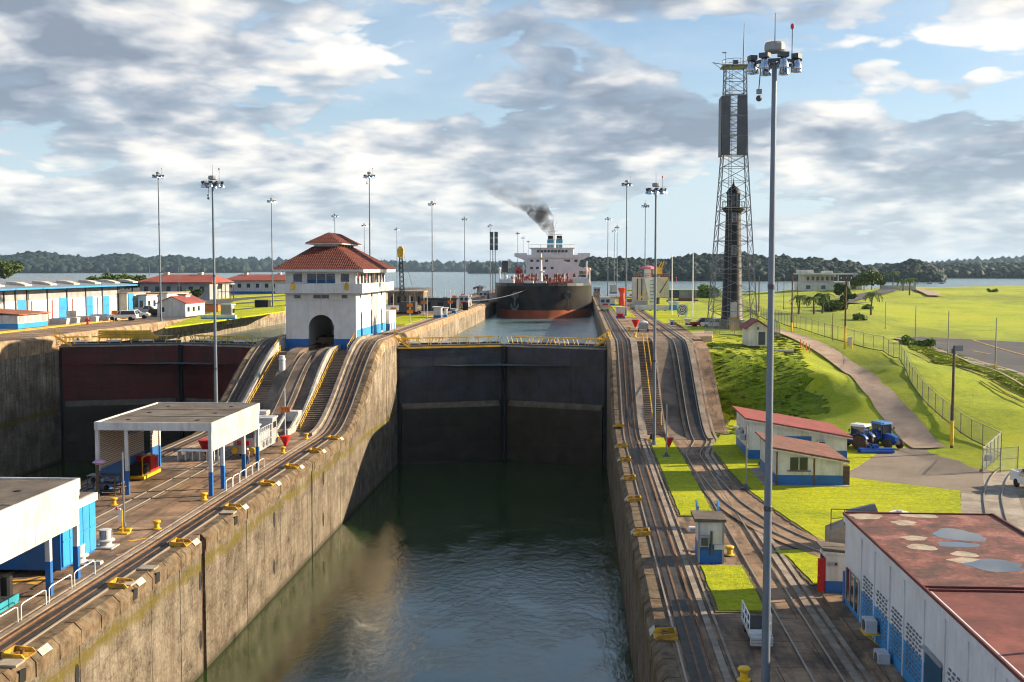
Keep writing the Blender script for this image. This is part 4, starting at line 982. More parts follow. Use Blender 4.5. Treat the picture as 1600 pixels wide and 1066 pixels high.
# hose crane and pipes amidships
for x in (3.5, 6.2, 14.5): MB().cyl((x, 70, 9), (x, 70, 18.5), .28, n=8).build('crane_post', ship_w, sh)
MB().prism([(3.2, 15.2), (14.6, 14.6), (14.6, 15.4), (6.0, 18.6), (3.2, 18.4)], 69.2, 70.8, 'y').build('crane_boom', ship_w, sh)
MB().bar((3.5, 70, 11), (7.5, 70, 16.5), .3).build('crane_strut', ship_w, sh)
random.seed(5)
for k in range(9): x = -11 + k * 2.75; MB().cyl((x, 24, 9.9 + (k % 3) * .3), (x, 128, 9.9 + (k % 3) * .3), .32, n=8).build('cargo_pipe', deck_r, sh)
for k in range(8): y = 26 + k * 12; MB().cyl((-13, y, 10.8), (13, y, 10.8), .26, n=6).build('cross_pipe', deck_r, sh); MB().bar((-13.5, y + 3, 9.0), (-13.5, y + 3, 12.2), .3).build('pipe_stand', deck_r, sh)
vt = [MB().lathe([(.22, 0), (.22, 1.6), (.45, 1.8), (.45, 2.1), (.15, 2.3)], n=7).mesh('tank_vent', mm) for mm in (deck_r, rust, M('oxide_pipe', (.30, .09, .05), .6))]
for k in range(64):
    inst(random.choice(vt), 'tank_vent', sh, (random.uniform(-13.5, 13.5), random.uniform(24, 110), 9.0), 0, (1, 1, random.uniform(.9, 2.2)))
for k in range(12):
    x = -13 + k * 2.36; MB().bar((x, 22, 9), (x + .9, 22.4, 12.4), .16).build('deck_brace', deck_r, sh)
MB().bar((-13, 22, 12.1), (13, 22, 12.1), .14).build('walkway_rail', deck_r, sh)
# bridge house
su = sb('deck_house', ship_w, -11.2, 11.2, 134, 152, 9.0, 20.2)
sb('bridge_deck', ship_w, -12, 12, 133.4, 150, 20.22, 21.6)
for s in (-1, 1): MB().prism([(s * 11.2, 16.8), (s * 12.0, 19.2), (s * 16.3, 20.9), (s * 16.3, 22.3), (s * 11.0, 22.3), (s * 11.0, 16.8)], 133.5, 136.5, 'y').build('bridge_wing', ship_w, sh)
wh = sb('wheelhouse', ship_w, -9, 9, 133.6, 146, 21.62, 24.2)
for k in range(9): sb('bridge_window', glass, -6.6 + k * 1.5, -5.4 + k * 1.5, 133.5, 133.58, 22.6, 23.6, wh)
sb('monkey_island', ship_w, -9.8, 9.8, 133, 146, 24.22, 24.6)
for k in range(12): x = -9.6 + k * 1.74; MB().cyl((x, 133.1, 24.6), (x, 133.1, 26), .06, n=5).build('rail_post', ship_w, sh)
MB().bar((-9.6, 133.1, 26), (9.6, 133.1, 26), .1).build('rail', ship_w, sh)
wm = B(-.65, .65, -.05, .05, -.5, .5).mesh('window', glass)
for z, xs_ in ((19.0, (-8.8, -6.2, -2.4, 5.6, 7.0, 10.2)), (15.9, (-8.9, -6.4, -3.2, 0, 9.4)), (12.6, (-8.2, -2.5, 2.6, 3.9, 9.6))):
    for x in xs_: o = inst(wm, 'window', su, (x, 133.97, z)); 
for x0, x1 in ((-2.6, .3), (1.3, 4.2)):
    fo = sb('funnel', teal, x0, x1, 148, 153, 24, 28.5); sb('funnel_band', white2, x0 - .03, x1 + .03, 147.95, 153.05, 26.2, 26.9, fo); sb('funnel_top', black, x0 + .3, x1 - .3, 148.5, 152.5, 28.5, 30.2, fo)
rm = MB().cyl((.8, 140, 24.6), (.8, 140, 33.4), .45, .2, 8).build('radar_mast', ship_w, sh)
for z, w in ((28.4, 2.6), (30.3, 3.4), (31.8, 1.6)): MB().bar((.8 - w, 140, z), (.8 + w, 140, z + .25), .22).build('radar_arm', lgrey, rm)
MB().bar((.8, 140, 33.2), (1.9, 140, 36), .1).build('aerial', dgrey, rm); MB().bar((.8, 140, 33.2), (-.2, 140, 35.2), .1).build('aerial', dgrey, rm)
for s in (-1, 1):
    MB().ball((s * 14.7, 137, 14.8), 1.45, 12, 8, (1, 1.9, 1.15)).build('lifeboat', red if s < 0 else orange, sh, smooth=True)
    for k in range(3):
        sb('side_platform', ship_w, s * 11.3 if s > 0 else -16, 16 if s > 0 else s * 11.3, 135.5, 141, 10.5 + k * 2.6, 10.75 + k * 2.6); MB().bar((s * 15.8, 135.6, 9), (s * 15.8, 135.6, 17.5), .22).build('davit_post', ship_w, sh)
# mooring line from the bow to the locomotive on the centre wall
cab = thing('tow_cable', 'thin grey tow cable from the tanker bow to the centre wall', 'cable', G(736, 480, 0))
b0 = Vector((-17, 349.5, 4.3)) - Vector(cab.location); pts = [Vector((0, 0, 1.8)).lerp(b0, k / 12) - Vector((0, 0, 3.2 * (k / 12) * (1 - k / 12))) for k in range(13)]
MB().tube(pts, .09, 5).build('wire', steel, cab)
# ---- smoke
sm, ts, _b = mat_base('diesel_smoke'); ts.n.remove(_b)
pos = ts.add('ShaderNodeTexCoord').outputs['Object']
nz = ts.noise(pos, .16, 5, .62, .4); nd = ts.ramp((nz, 0), [(.40, 0), (.70, 1)])
age = ts.add('ShaderNodeSeparateXYZ', inp={0: pos}); fade = ts.ramp(t_age := ts.math('MULTIPLY', (age, 2), .035), [(.0, 1.0), (.42, .75), (.54, .10), (.9, .025)])
vol = ts.add('ShaderNodeVolumePrincipled', inp={'Color': (.09, .07, .055, 1), 'Density': ts.math('MULTIPLY', nd, fade), 'Anisotropy': .2})
ts.l.new(vol.outputs[0], ts.n['Material Output'].inputs['Volume'])
sp = Vector((-13.2, 500, WUP + 29)); m = MB(); secs = []; path = [(0, 0, 0, 1.0), (-.6, 0, 2.4, 1.9), (-1.6, 0, 5, 2.9), (-3.0, 0, 8, 3.8), (-4.8, 0, 11, 4.4), (-7.5, 0, 14, 5.0), (-13, 0, 18, 6.2), (-20, 0, 22, 7), (-26, 0, 25, 6), (-29, 0, 26, 1)]
for x, y, z, r in path: secs.append([(x + r * math.cos(a) * (1 + .14 * math.sin(3 * a + z)), y + r * .8 * math.sin(a), z + r * .5 * math.cos(a + .6)) for a in [2 * math.pi * k / 16 for k in range(16)]])
so = m.loft(secs).build('smoke', sm, smooth=True); so.location = sp; tag(so, 'dark brown smoke drifting left from the tanker funnel', 'smoke', kind='stuff')
# ================================================================== TOWING LOCOMOTIVES
loco_g = M('locomotive_silver', (.46, .47, .48), .4, metal=.3, var=.12, dirt=(.2, .17, .14), dirt_amt=.35)
def make_loco():
    t = thing('towing_locomotive', '', 'locomotive', group='towing locomotives')
    B(-1.25, 1.25, -4.7, 4.7, .45, 1.35).build('underframe', loco_g, t)
    for s in (-1, 1):
        cbn = MB().prism([(s * 2.3, 1.36), (s * 4.6, 1.36), (s * 4.35, 3.3), (s * 2.5, 3.3)], -1.2, 1.2, 'x').build('cab', loco_g, t)
        B(-1.3, 1.3, min(s * 2.3, s * 4.55), max(s * 2.3, s * 4.55), 3.31, 3.5).build('cab_roof', lgrey, cbn)
        for x in (-.62, .62): MB().cb((x, s * 4.5, 2.55), (.85, .08, .75), Matrix.Rotation(s * .127, 3, 'X')).build('windscreen', glass, cbn)
        for sx in (-1, 1): MB().cb((sx * 1.21, s * 3.4, 2.6), (.05, 1.2, .7)).build('side_window', glass, cbn)
        for x in (-.95, .95): MB().cyl((x, s * 4.7, .85), (x, s * 4.95, .85), .36, n=14).build('buffer', yellow, t)
        B(-.7, .7, min(s * 4.72, s * 4.85), max(s * 4.72, s * 4.85), 1.45, 1.9).build('headlight_bar', red, t)
        for sx in (-1, 1): MB().cyl((sx * .72, s * 3.2, .4), (sx * .86, s * 3.2, .4), .42, n=14).build('wheel', black, t)
    B(-1.0, 1.0, -2.2, 2.2, 1.37, 2.35).build('winch_housing', loco_g, t)
    for s in (-1, 1):
        for k in range(6): B(min(s * 1.0, s * 1.08), max(s * 1.0, s * 1.08), -2 + k * .68, -1.5 + k * .68, 1.5, 2.2).build('louvre', lgrey, t)
        for k in range(6): MB().cyl((s * 1.2, -2.1 + k * .84, 1.36), (s * 1.2, -2.1 + k * .84, 2.9), .03, n=5).build('rail_post', lgrey, t)
        for z in (2.1, 2.9): MB().bar((s * 1.2, -2.1, z), (s * 1.2, 2.1, z), .05).build('rail', lgrey, t)
        for k in range(3): MB().cyl((s * 1.0, -1.4 + k * 1.4, 1.0), (s * 1.34, -1.4 + k * 1.4, 1.0), .34, n=12).build('sheave', steel, t)
    return t
loco = make_loco()
lc = [((-36.8, G(386, 717, LOW).y + 4.6, LOW + .1), 0, 'silver towing locomotive at the foot of the centre wall ramps behind the shed'),
      ((XR + 2.0, 289, .1), 0, 'nearest towing locomotive on the right wall beside the tanker bow'),
      ((XR + 2.0, 440, .1), 0, 'farther towing locomotive on the right wall beside the tanker hull'),
      ((XL - 2.0, G(722, 482, 0).y, .1), 0, 'towing locomotive on the centre wall nearest to the tanker cable'),
      ((XL - 2.0, G(742, 472, 0).y, .1), 0, 'second towing locomotive on the centre wall close behind the first'),
      ((-44.6, 205, .1), 0, 'grey two cab towing locomotive parked behind the control tower'),
      ((-39.6, 186, MIDT + .1), 0, 'towing locomotive standing inside the arch of the control tower')]
for i, (p, rz, lab) in enumerate(lc):
    o = loco if i == 0 else clone(loco, p, rz, lab)
    if i == 0: o.location = p; o['label'] = lab
# ================================================================== SHEDS ON THE CENTRE WALL
perf_m, tp, bp_ = mat_base('perforated_block_wall')
_pos = tp.add('ShaderNodeNewGeometry').outputs['Position']; _v = tp.vmath('MULTIPLY', _pos, (0.0, 4.0, 4.0))
_br = tp.add('ShaderNodeTexBrick', inp={'Vector': tp.add('ShaderNodeCombineXYZ', inp={0: (tp.add('ShaderNodeSeparateXYZ', inp={0: _v}), 1), 1: (tp.add('ShaderNodeSeparateXYZ', inp={0: _v}), 2), 2: 0.0}), 'Color1': (.70, .66, .58, 1), 'Color2': (.64, .60, .52, 1), 'Mortar': (.22, .19, .16, 1), 'Scale': 1.0, 'Mortar Size': .16, 'Brick Width': 1.0, 'Row Height': .8})
tp.l.new(_br.outputs[0], bp_.inputs['Base Color']); bp_.inputs['Roughness'].default_value = .8
def shed(label, y0, y1, x0, x1, ztop, posts, wall, deep):
    t = thing('track_shed', label, 'shed', ((x0 + x1) / 2, y0, LOW)); hw = (x1 - x0) / 2; L = y1 - y0; h = ztop - LOW
    B(-hw + .15, hw - .15, .15, L - .15, h - .45, h - .12).build('roof', roof_f, t)
    for k in range(1, 3): B(-hw + .3, hw - .3, L * k / 3 - .06, L * k / 3 + .06, h - .119, h - .05).build('roof_joint', conc_l, t)
    dr = MB().cyl((0, 0, 0), (0, 0, .05), .22, n=10).mesh('roof_drain', dark)
    for k in range(6): inst(dr, 'roof_drain', t, (-hw + 2.2 + (k % 2) * (2 * hw - 4.4), L * (k // 2 + .5) / 3, h - .115))
    B(-hw, hw, 0, .15, h - .75, h).build('front_fascia', white, t); B(-hw, hw, L - .15, L, h - .75, h).build('rear_fascia', white, t)
    B(-hw, -hw + .15, .16, L - .16, h - .75, h).build('left_fascia', white, t)
    n = 4
    B(hw - .15, hw, .16, L - .16, h - 1.15, h).build('right_fascia', cream, t)
    for k in range(n): B(hw - .11, hw - .03, .2 + (L - .4) * k / n + .02, .2 + (L - .4) * (k + 1) / n - .02, h - deep, h - 1.17).build('hanging_panel', cream, t)
    for x, y in posts:
        pt = B(x - .16, x + .16, y - .16, y + .16, 2.2, h - .46).build('post', white, t); B(x - .17, x + .17, y - .17, y + .17, 0, 2.2).build('post_foot', blue, pt)
    if wall:
        B(-hw + .02, -hw + .22, .5, L * .72, 2.3, h - .46).build('block_wall', perf_m, t); B(-hw, -hw + .24, .48, L * .72 + .02, 0, 2.3).build('wall_base', blue, t)
        B(-hw + .02, -hw + .22, L * .86, L - .3, 2.3, h - .46).build('block_wall', perf_m, t); B(-hw, -hw + .24, L * .86, L - .3, 0, 2.3).build('wall_base', blue, t)
        MB().tube([(-hw + 2.9, .4, .1), (-hw + 2.9, .4, h - 1.1), (-hw + 5, .4, h - .6)], .12, 8).build('down_pipe', dgrey, t)
    return t
X0s, X1s, Y0s, Y1s = -44.6, -33.6, 99.6, 115.0
hw = 5.5
shed('flat roofed open shed with cream side panels and blue footed posts over the middle track', Y0s, Y1s, X0s, X1s, -3.25, [(-hw + .2, .2), (-hw + 2.9, .35), (hw - .2, .2), (hw - .2, 3.6), (hw - .2, 10.2), (hw - .2, 15.0), (-hw + .2, 15.1), (hw - 4.0, 15.0)], True, 2.65)
shed('nearer flat roofed shed with cream hanging panels cut by the left edge', 48.0, 72.7, -44.6, -33.6, -3.25, [(hw - .2, 20.4), (hw - .2, 24.3), (hw - .2, 8.0), (-hw + .2, 24.3)], False, 3.1)
an = thing('shed_annex', 'small bright blue annex with white roof edge behind the nearer shed', 'annex', (-37.6, 72.9, LOW))
B(-4.5, 2.6, .02, 5.6, 4.05, 4.6).build('roof_slab', white, an); B(-4.3, 2.4, .2, 5.4, 4.61, 4.66).build('roof_felt', roof_f, an)
for k in range(5):
    fr = B(2.38, 2.48, .25 + k * 1.05, 1.22 + k * 1.05, .5, 4.0).build('wall_panel', blue_l, an); B(2.48, 2.53, .25 + k * 1.05, 1.22 + k * 1.05, 2.2, 2.3).build('panel_rail', blue_l, fr)
B(-4.2, 2.36, .1, 5.4, .3, 4.04).build('wall', blue, an)
# shelves, hose rack and red machine under the first shed
pm = thing('pump_unit', 'red and yellow pump unit beside the blue wall inside the open shed', 'machine', G(222, 745, LOW))
B(-1.1, 1.1, -2.2, 2.2, .15, .45).build('skid', yellow, pm); B(-.8, .8, -1.9, -.2, .46, 1.5).build('engine', black, pm); B(-.9, .9, 0, 1.2, .46, 2.1).build('tank', red, pm); B(-.9, .9, 1.3, 2.1, .46, 1.9).build('tank', red, pm)
for x in (-.9, .9): MB().tube([(x, -2.1, .45), (x, -2.1, 2.3), (x, 0, 2.3)], .06).build('roll_bar', yellow, pm)
MB().cyl((.9, -1.2, 1.0), (1.1, -1.2, 1.0), .4, n=12).build('hose_reel', dgrey, pm)
rk = thing('tool_rack', 'cluttered dark rack with hoses at the near corner of the open shed', 'rack', G(163, 772, LOW))
for x in (-1.3, 1.3):
    for y in (-.6, .6): MB().cyl((x, y, 0), (x, y, 1.8), .05, n=6).build('upright', rust, rk)
for z in (.3, 1.0, 1.75): B(-1.4, 1.4, -.7, .7, z, z + .06).build('shelf', dgrey, rk)
for k in range(6): MB().ball((-1 + k * .4, random.uniform(-.3, .3), .6 if k % 2 else 1.3), .24, 8, 6).build('bundle', (black, grey, lgrey)[k % 3], rk)
MB().lathe([(.55, -.08), (.7, 0), (.55, .08), (.5, 0), (.55, -.08)], n=16, cap=False).build('hose_coil', rust, rk).location = (1.6, -.3, .8)
cu = thing('cable_reel_post', 'brown post with a pink coil of rope at the shed corner', 'post', G(153, 778, LOW)); MB().cyl((0, 0, 0), (0, 0, 3.0), .16, n=8).build('post', wood, cu)
MB().lathe([(.35, -.18), (.62, 0), (.35, .18), (.2, 0), (.35, -.18)], n=14, cap=False).build('coil', M('pink_rope', (.55, .32, .48), .8), cu).location = (.25, -.1, 3.3)
# ================================================================== RIGHT BANK BUILDINGS
def roof_puddle_mat():
    m, t, b = mat_base('wet_red_roof')
    pos = t.add('ShaderNodeNewGeometry').outputs['Position']
    n = t.noise(pos, .45, 8, .66, .5); f = t.noise(pos, 3.0, 5, .65)
    base = t.ramp(t.math('MULTIPLY_ADD', (n, 0), .7, t.math('MULTIPLY', (f, 0), .3)), [(.38, (.055, .034, .027)), (.46, (.11, .046, .035)), (.53, (.20, .068, .05)), (.64, (.36, .165, .13))])
    sv = t.vmath('MULTIPLY', t.vmath('ADD', pos, (3.0, 7.0, 0)), (.30, .85, 0))
    pale = t.ramp(t.noise(sv, 1.0, 3, .5), [(.70, 0), (.72, 1)], 'CONSTANT' if False else 'LINEAR')
    c = t.mix(pale, base, (.50, .43, .33))
    pv_ = t.vmath('MULTIPLY', t.vmath('ADD', pos, (11.3, 2.2, 0)), (.26, .62, 0))
    pud = t.ramp(t.noise(pv_, 1.0, 3, .5), [(.70, 0), (.72, 1)])
    c = t.mix(pud, c, (.08, .065, .055))
    t.l.new(c.outputs[2], b.inputs['Base Color'])
    r = t.add('ShaderNodeMapRange', inp={0: pud, 3: .75, 4: .03}); t.l.new(r.outputs[0], b.inputs['Roughness'])
    bp = t.add('ShaderNodeBump', inp={'Height': (f, 0), 'Strength': t.math('MULTIPLY_ADD', pud, -.25, .25), 'Distance': .05}); t.l.new(bp.outputs[0], b.inputs['Normal'])
    return m
WX0, WX1, WY0, WY1, WZ = 16.4, 25.2, 28.0, 69.6, -4.3
wb = thing('workshop_building', 'long white workshop with blue lower wall, vent blocks and stained red flat roof', 'building', (WX0, WY0, LOW))
def wbb(name, mat, x0, x1, y0, y1, z0, z1, par=None): return B(x0 - WX0, x1 - WX0, y0 - WY0, y1 - WY0, z0 - LOW, z1 - LOW).build(name, mat, par or wb)
wshade = M('workshop_white', (.70, .71, .74), .55, var=.05, dirt=(.45, .42, .40), dirt_amt=.25, streak=.22)
ZB = AX(1343, 919, WX0).z
wbb('wall_core', wshade, WX0 + .12, WX1, WY0, WY1 - .01, LOW, WZ - .12)
ycuts = [WY1] + [AX(px, 1000, WX0).y for px in (1344, 1365, 1389, 1412, 1444, 1477, 1514, 1557)] + [43.2, 39.6, 36, 32, WY0]
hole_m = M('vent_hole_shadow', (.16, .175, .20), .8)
for i, (ya, yb) in enumerate(zip(ycuts[1:], ycuts[:-1])):
    wbb('wall_panel', wshade, WX0 + .005 * (i % 2), WX0 + .1, ya + .03, yb - .03, ZB, WZ - .5)
    wbb('wall_base', blue_l, WX0 - .02, WX0 + .1, ya + .03, yb - .03, LOW, ZB - .01)
    wbb('pilaster', wshade, WX0 - .06, WX0 + .1, ya - .06, ya + .06, LOW, WZ - .5)
    if i in (1, 2, 3, 4, 6, 7, 8, 10):
        m = MB(); rows = 11; z0 = ZB - 1.25; W = yb - ya - .5; nn = max(2, int(W / .52))
        for r in range(rows):
            for k in range(nn):
                y = ya + .25 + W * (k + .5 + .25 * (r % 2)) / (nn + .5); z = z0 + r * .225
                m.box(-.055, .02, y - WY0 - .13, y - WY0 + .13, z - LOW - .045, z - LOW + .045)
        o = m.build('vent_hole_shades', hole_m, wb); o['kind'] = 'stuff'  # raised blocks whose grey stands for the shade inside the holes
wbb('corner_pilaster', blue, WX0 - .1, WX0 + .25, WY1 - .35, WY1 + .05, LOW, ZB)
gw = wbb('window', glass, WX0 - .07, WX0 - .03, ycuts[1] + .25, WY1 - .7, LOW + .5, ZB + .45)
for k in range(4):
    y = ycuts[1] + .25 + (WY1 - .95 - ycuts[1]) * k / 3; wbb('window_bar', lgrey, WX0 - .12, WX0 - .05, y - .04, y + .04, LOW + .5, ZB + .45, None)
dr = wbb('door', M('blue_door', (.02, .09, .16), .4), WX0 - .08, WX0 - .04, ycuts[6] + .2, ycuts[5] - .35, LOW + .1, ZB + .75); wbb('door_lintel', grey, WX0 - .2, WX0 - .05, ycuts[6] + .05, ycuts[5] - .2, ZB + .76, ZB + .88)
wbb('fascia', wshade, WX0 - .12, WX0 + .1, WY0, WY1 + .1, WZ - .5, WZ - .02); wbb('rear_fascia', wshade, WX0 + .1, WX1 + .1, WY1 - .005, WY1 + .1, WZ - .5, WZ - .02)
rf_ = wbb('roof', roof_puddle_mat(), WX0 - .1, WX1 + .1, AX(1444, 912, WX0).y - .2, WY1 + .08, WZ - .1, WZ)
rf2 = wbb('roof', M('dark_red_roof', (.20, .062, .05), .75, var=.3, scale=.5, dirt=(.10, .04, .035), dirt_amt=.6), WX0 - .1, WX1 + .1, WY0, AX(1444, 912, WX0).y - .75, WZ - .1, WZ - .03)
wbb('roof_gutter', rust, WX0 - .08, WX1 + .08, AX(1444, 912, WX0).y - .74, AX(1444, 912, WX0).y - .21, WZ - .1, WZ - .08)
trim = M('oxide_red_trim', (.14, .035, .03), .6, var=.3)
for y in (AX(1444, 912, WX0).y - .2, AX(1444, 912, WX0).y - .75): wbb('roof_kerb', trim, WX0 - .1, WX1 + .1, y - .06, y + .06, WZ - .02, WZ + .07)
wbb('roof_trim', trim, WX0 - .16, WX0 - .06, WY0, WY1 + .12, WZ - .1, WZ + .06); wbb('roof_trim', trim, WX1 + .02, WX1 + .16, WY0, WY1 + .12, WZ - .1, WZ + .1); wbb('roof_trim', trim, WX0 - .05, WX1 + .01, WY1 + .0, WY1 + .12, WZ - .1, WZ + .08)
wbb('roof_pipe', rust, 17.9, 18.05, 44.5, 44.65, WZ, WZ + .6)
for px, py, lab in ((1373, 978, 'white air conditioner on a yellow shelf, farther one on the workshop wall'), (1393, 1030, 'white air conditioner on a yellow shelf, nearer one on the workshop wall')):
    p = AX(px, py, WX0); a = thing('air_conditioner', lab, 'air conditioner', (WX0 - .06, p.y, p.z - .35), group='air conditioners on the workshop wall')
    B(-.75, -.15, -.5, .5, .05, .75).build('casing', lgrey, a); MB().cyl((-.78, 0, .4), (-.74, 0, .4), .3, n=14).build('fan_grille', dgrey, a); B(-.85, 0, -.6, .6, -.02, .03).build('shelf', yellow, a)
    for s in (-.5, .5): MB().bar((-.75, s, 0), (-.02, s, -.6), .05).build('bracket', yellow, a)
    MB().tube([(-.05, .3, 0), (-.05, .3, -1.9), (-.6, .5, -2.0)], .03).build('drain_pipe', white2, a)
pud_m = M('puddle_water', (.05, .05, .052), .02, var=.1, spec=1.0); pud_m.node_tree.nodes['Principled BSDF'].inputs['IOR'].default_value = 2.2; dry_m = M('dried_silt', (.40, .33, .25), .85, var=.25, scale=2)
for px, py, w_, h_, mt in ((1497, 836, 36, 9, pud_m), (1495, 851, 32, 4.5, pud_m), (1556, 884, 44, 9, pud_m), (1413, 817, 18, 4, dry_m), (1428, 841, 19, 4, dry_m), (1440, 855, 22, 4.5, dry_m), (1507, 866, 20, 4, dry_m), (1352, 807, 24, 5, dry_m), (1436, 805.5, 28, 3.5, dry_m), (1510, 876, 26, 4, dry_m)):
    c_ = G(px, py, WZ); rx = G(px + w_, py, WZ).x - c_.x; ry = abs(G(px, py - h_, WZ).y - c_.y); ph = random.uniform(0, 6)
    ring = [(min(WX1, c_.x + rx * math.cos(a) * (1 + .13 * math.sin(3 * a + ph) + .08 * math.sin(7 * a))), c_.y + ry * math.sin(a) * (1 + .15 * math.sin(2 * a + ph) + .08 * math.sin(5 * a))) for a in [2 * math.pi * k / 40 for k in range(40)]]
    o = MB().prism([(x - WX0, y - WY0) for x, y in ring], WZ - LOW - .02, WZ - LOW + (.006 if mt is pud_m else .003), 'z').build('puddle' if mt is pud_m else 'silt_patch', mt, wb)
# plinth in front of the workshop
struct(B(15.4, 16.35, 28, 71, LOW - .05, LOW + .16).build('plinth', conc_d))
# toilet booth with red door
p = G(1290, 926, LOW)
tbt = thing('booth', 'small white and blue booth with an open red door beside the workshop', 'booth', (p.x, p.y, LOW))
B(0, 2.2, 0, 1.9, .75, 2.55).build('wall', white, tbt); B(-.02, 2.22, -.02, 1.92, 0, .75).build('wall_base', blue, tbt); MB().prism([(-.25, 2.75), (2.4, 2.5), (2.4, 2.62), (-.25, 2.88)], -.2, 2.1, 'y').build('roof', roof_f, tbt)
MB().prism([(-.25, 2.6), (2.4, 2.4), (2.4, 2.52), (-.25, 2.74)], -.22, -.19, 'y').build('fascia', white, tbt); dd = B(-.5, -.03, .1, .16, .05, 2.2).build('door', red, tbt); MB().ball((-.42, .06, 1.1), .04, 6, 4).build('handle', steel, dd); B(-.03, -.01, .2, 1.6, .05, 2.2).build('doorway', dark, tbt)
B(.1, .75, -.05, -.02, 1.75, 1.98).build('notice', grey, tbt); B(.55, .66, -.07, -.05, 1.8, 1.93).build('emblem', dark, tbt)
# concrete ramp block and barrels behind the booth
p = G(1296, 856, LOW); rb = thing('loading_ramp', 'weathered concrete loading ramp with a rusty rail behind the booth', 'ramp', (p.x, p.y, LOW))
MB().prism([(0, 0), (3.6, 0), (3.6, 2.2), (2.2, 2.2), (0, 1.3)], 0, 1.6, 'y').build('ramp', conc_l, rb)
MB().cyl((1.6, .8, 2.0), (3.6, .8, 2.5), .75, n=14).build('drum_cover', steel, rb)
for x in (.1, 1.1): MB().cyl((x, .1, 1.2), (x, .1, 2.9), .04, n=6).build('rail_post', rust, rb)
MB().bar((.1, .1, 2.9), (3.5, .1, 2.9), .06).build('rail', rust, rb); MB().bar((.1, .1, 2.2), (1.6, .1, 2.3), .05).build('rail', rust, rb)
p = G(1319, 838, LOW + 1.5)
for dx, mt, lab in ((1.0, M('green_plastic', (.02, .30, .12), .5), 'green plastic drum standing just beyond the workshop roof'), (1.7, red, 'red plastic drum standing just beyond the workshop roof'), (2.3, orange, 'orange plastic drum standing just beyond the workshop roof')):
    b_ = MB().lathe([(.0, 0), (.26, .02), (.29, .3), (.26, .45), (.29, .6), (.27, .86), (.0, .88)], n=12).build('plastic_drum', mt); b_.location = (17.0 + dx, 71.9, LOW + 4.3); tag(b_, lab, 'drum', 'drums beyond the workshop')
    MB().lathe([(.27, .87), (.27, .93), (.05, .95)], n=12).build('lid', mt, b_)
pl = thing('storage_platform', 'high storage deck behind the workshop carrying drums and a white tank', 'platform', (17.2, 71.2, LOW)); B(0, 6, 0, 2, 4.1, 4.3).build('deck', grey, pl)
for x in (.1, 5.9):
    for y in (.1, 1.9): MB().cyl((x, y, 0), (x, y, 4.1), .08, n=8).build('leg', rust, pl)
tk = MB().lathe([(0, 0), (.75, .02), (.8, .1), (.8, .75), (.6, .95), (0, 1.0)], n=16).build('water_tank', white2); tk.location = (20.4, 72.2, LOW + 4.3); tag(tk, 'low white water tank standing just beyond the workshop roof', 'tank'); MB().lathe([(.2, 1.0), (.2, 1.08), (0, 1.1)], n=12).build('hatch', lgrey, tk)
# small equipment hut by the right track
p = G(1090, 880, LOW); q = G(1131, 880, LOW); w = q.x - p.x
hu = thing('equipment_hut', 'small white hut with blue base and felt roof between the two right hand tracks', 'hut', (p.x, p.y, LOW))
B(.06, w - .06, .06, 2.4, 1.35, 2.95).build('wall', white, hu); B(.05, w - .05, .05, 2.41, 0, 1.35).build('wall_base', blue, hu)
MB().prism([(-.25, 2.95), (w + .12, 2.95), (w + .12, 3.15), (-.25, 3.2)], -.1, 2.75, 'y').build('roof', roof_f, hu)
for x in (.08, w - .08): B(x - .07, x + .07, -.02, .1, 0, 2.94).build('corner_post', grey, hu)
bxx = B(.12, .75, -.35, .02, 1.25, 2.0).build('meter_box', grey, hu); B(.2, .68, -.38, -.35, 1.35, 1.9).build('meter_door', dgrey, bxx)
B(.88, 1.02, -.12, .03, .6, 2.3).build('conduit', dgrey, hu); B(1.15, 1.85, -.05, .03, 1.0, 1.35).build('panel', lgrey, hu)
# tiled platform steps behind the hut
pt = G(1100, 825, LOW); ps = thing('step_platform', 'white and blue boarding steps standing behind the equipment hut', 'steps', (pt.x - .6, pt.y, LOW))
B(0, 1.9, 0, 1.0, 1.0, 1.15).build('deck', lgrey, ps)
for x in (.05, 1.75):
    MB().prism([(0, 1.15), (1.0, 1.15), (1.5, 2.0), (1.2, 2.0), (.3, 1.75), (0, 1.75)], x, x + .12, 'x').build('side_panel', blue_l, ps)
    for y in (.1, .9): MB().cyl((x + .06, y, 0), (x + .06, y, 1.0), .05, n=6).build('leg', lgrey, ps)
for k in range(4): B(.1, 1.8, -.3 - k * .28, -.02 - k * .28, .78 - k * .22, .84 - k * .22).build('tread', lgrey, ps)
for px, py, lab in ((1075, 832, 'low white duct beside the track near the boarding steps'), (1084, 862, 'low white duct beside the equipment hut')):
    p = G(px, py, LOW); d_ = MB().prism([(0, 0), (1.1, 0), (1.1, .28), (.8, .4), (.1, .4), (0, .25)], 0, .5, 'y').build('duct_cover', white); d_.location = p; tag(d_, lab, 'duct'); B(.2, .9, -.03, -.003, .08, .3).build('grille', grey, d_)
# mobile platform with handrails
p = G(1171, 1012, LOW); mp = thing('rail_trolley', 'grey flat trolley with white side rails parked by the big light mast', 'trolley', (p.x, p.y, LOW))
B(0, 1.25, 0, 3.3, .55, .75).build('deck', lgrey, mp)
for k in range(3): B(.02, 1.23, -.32 - k * .02 + 0, -.02, .2 + k * .17, .34 + k * .17).build('step', lgrey, mp)
B(.08, 1.17, .9, 3.25, .751, .79).build('mat', black, mp)
for s in (0, 1.2):
    for k in range(4): MB().cyl((s + .02, .2 + k * .95, .75), (s + .02, .2 + k * .95, 1.75), .03, n=6).build('rail_post', white2, mp)
    for z in (1.25, 1.75): MB().bar((s + .02, .2, z), (s + .02, 3.05, z), .05).build('rail', white2, mp)
for x in (.15, 1.05):
    for y in (.6, 2.7): MB().cyl((x - .06, y, .27), (x + .06, y, .27), .27, n=12).build('wheel', black, mp)
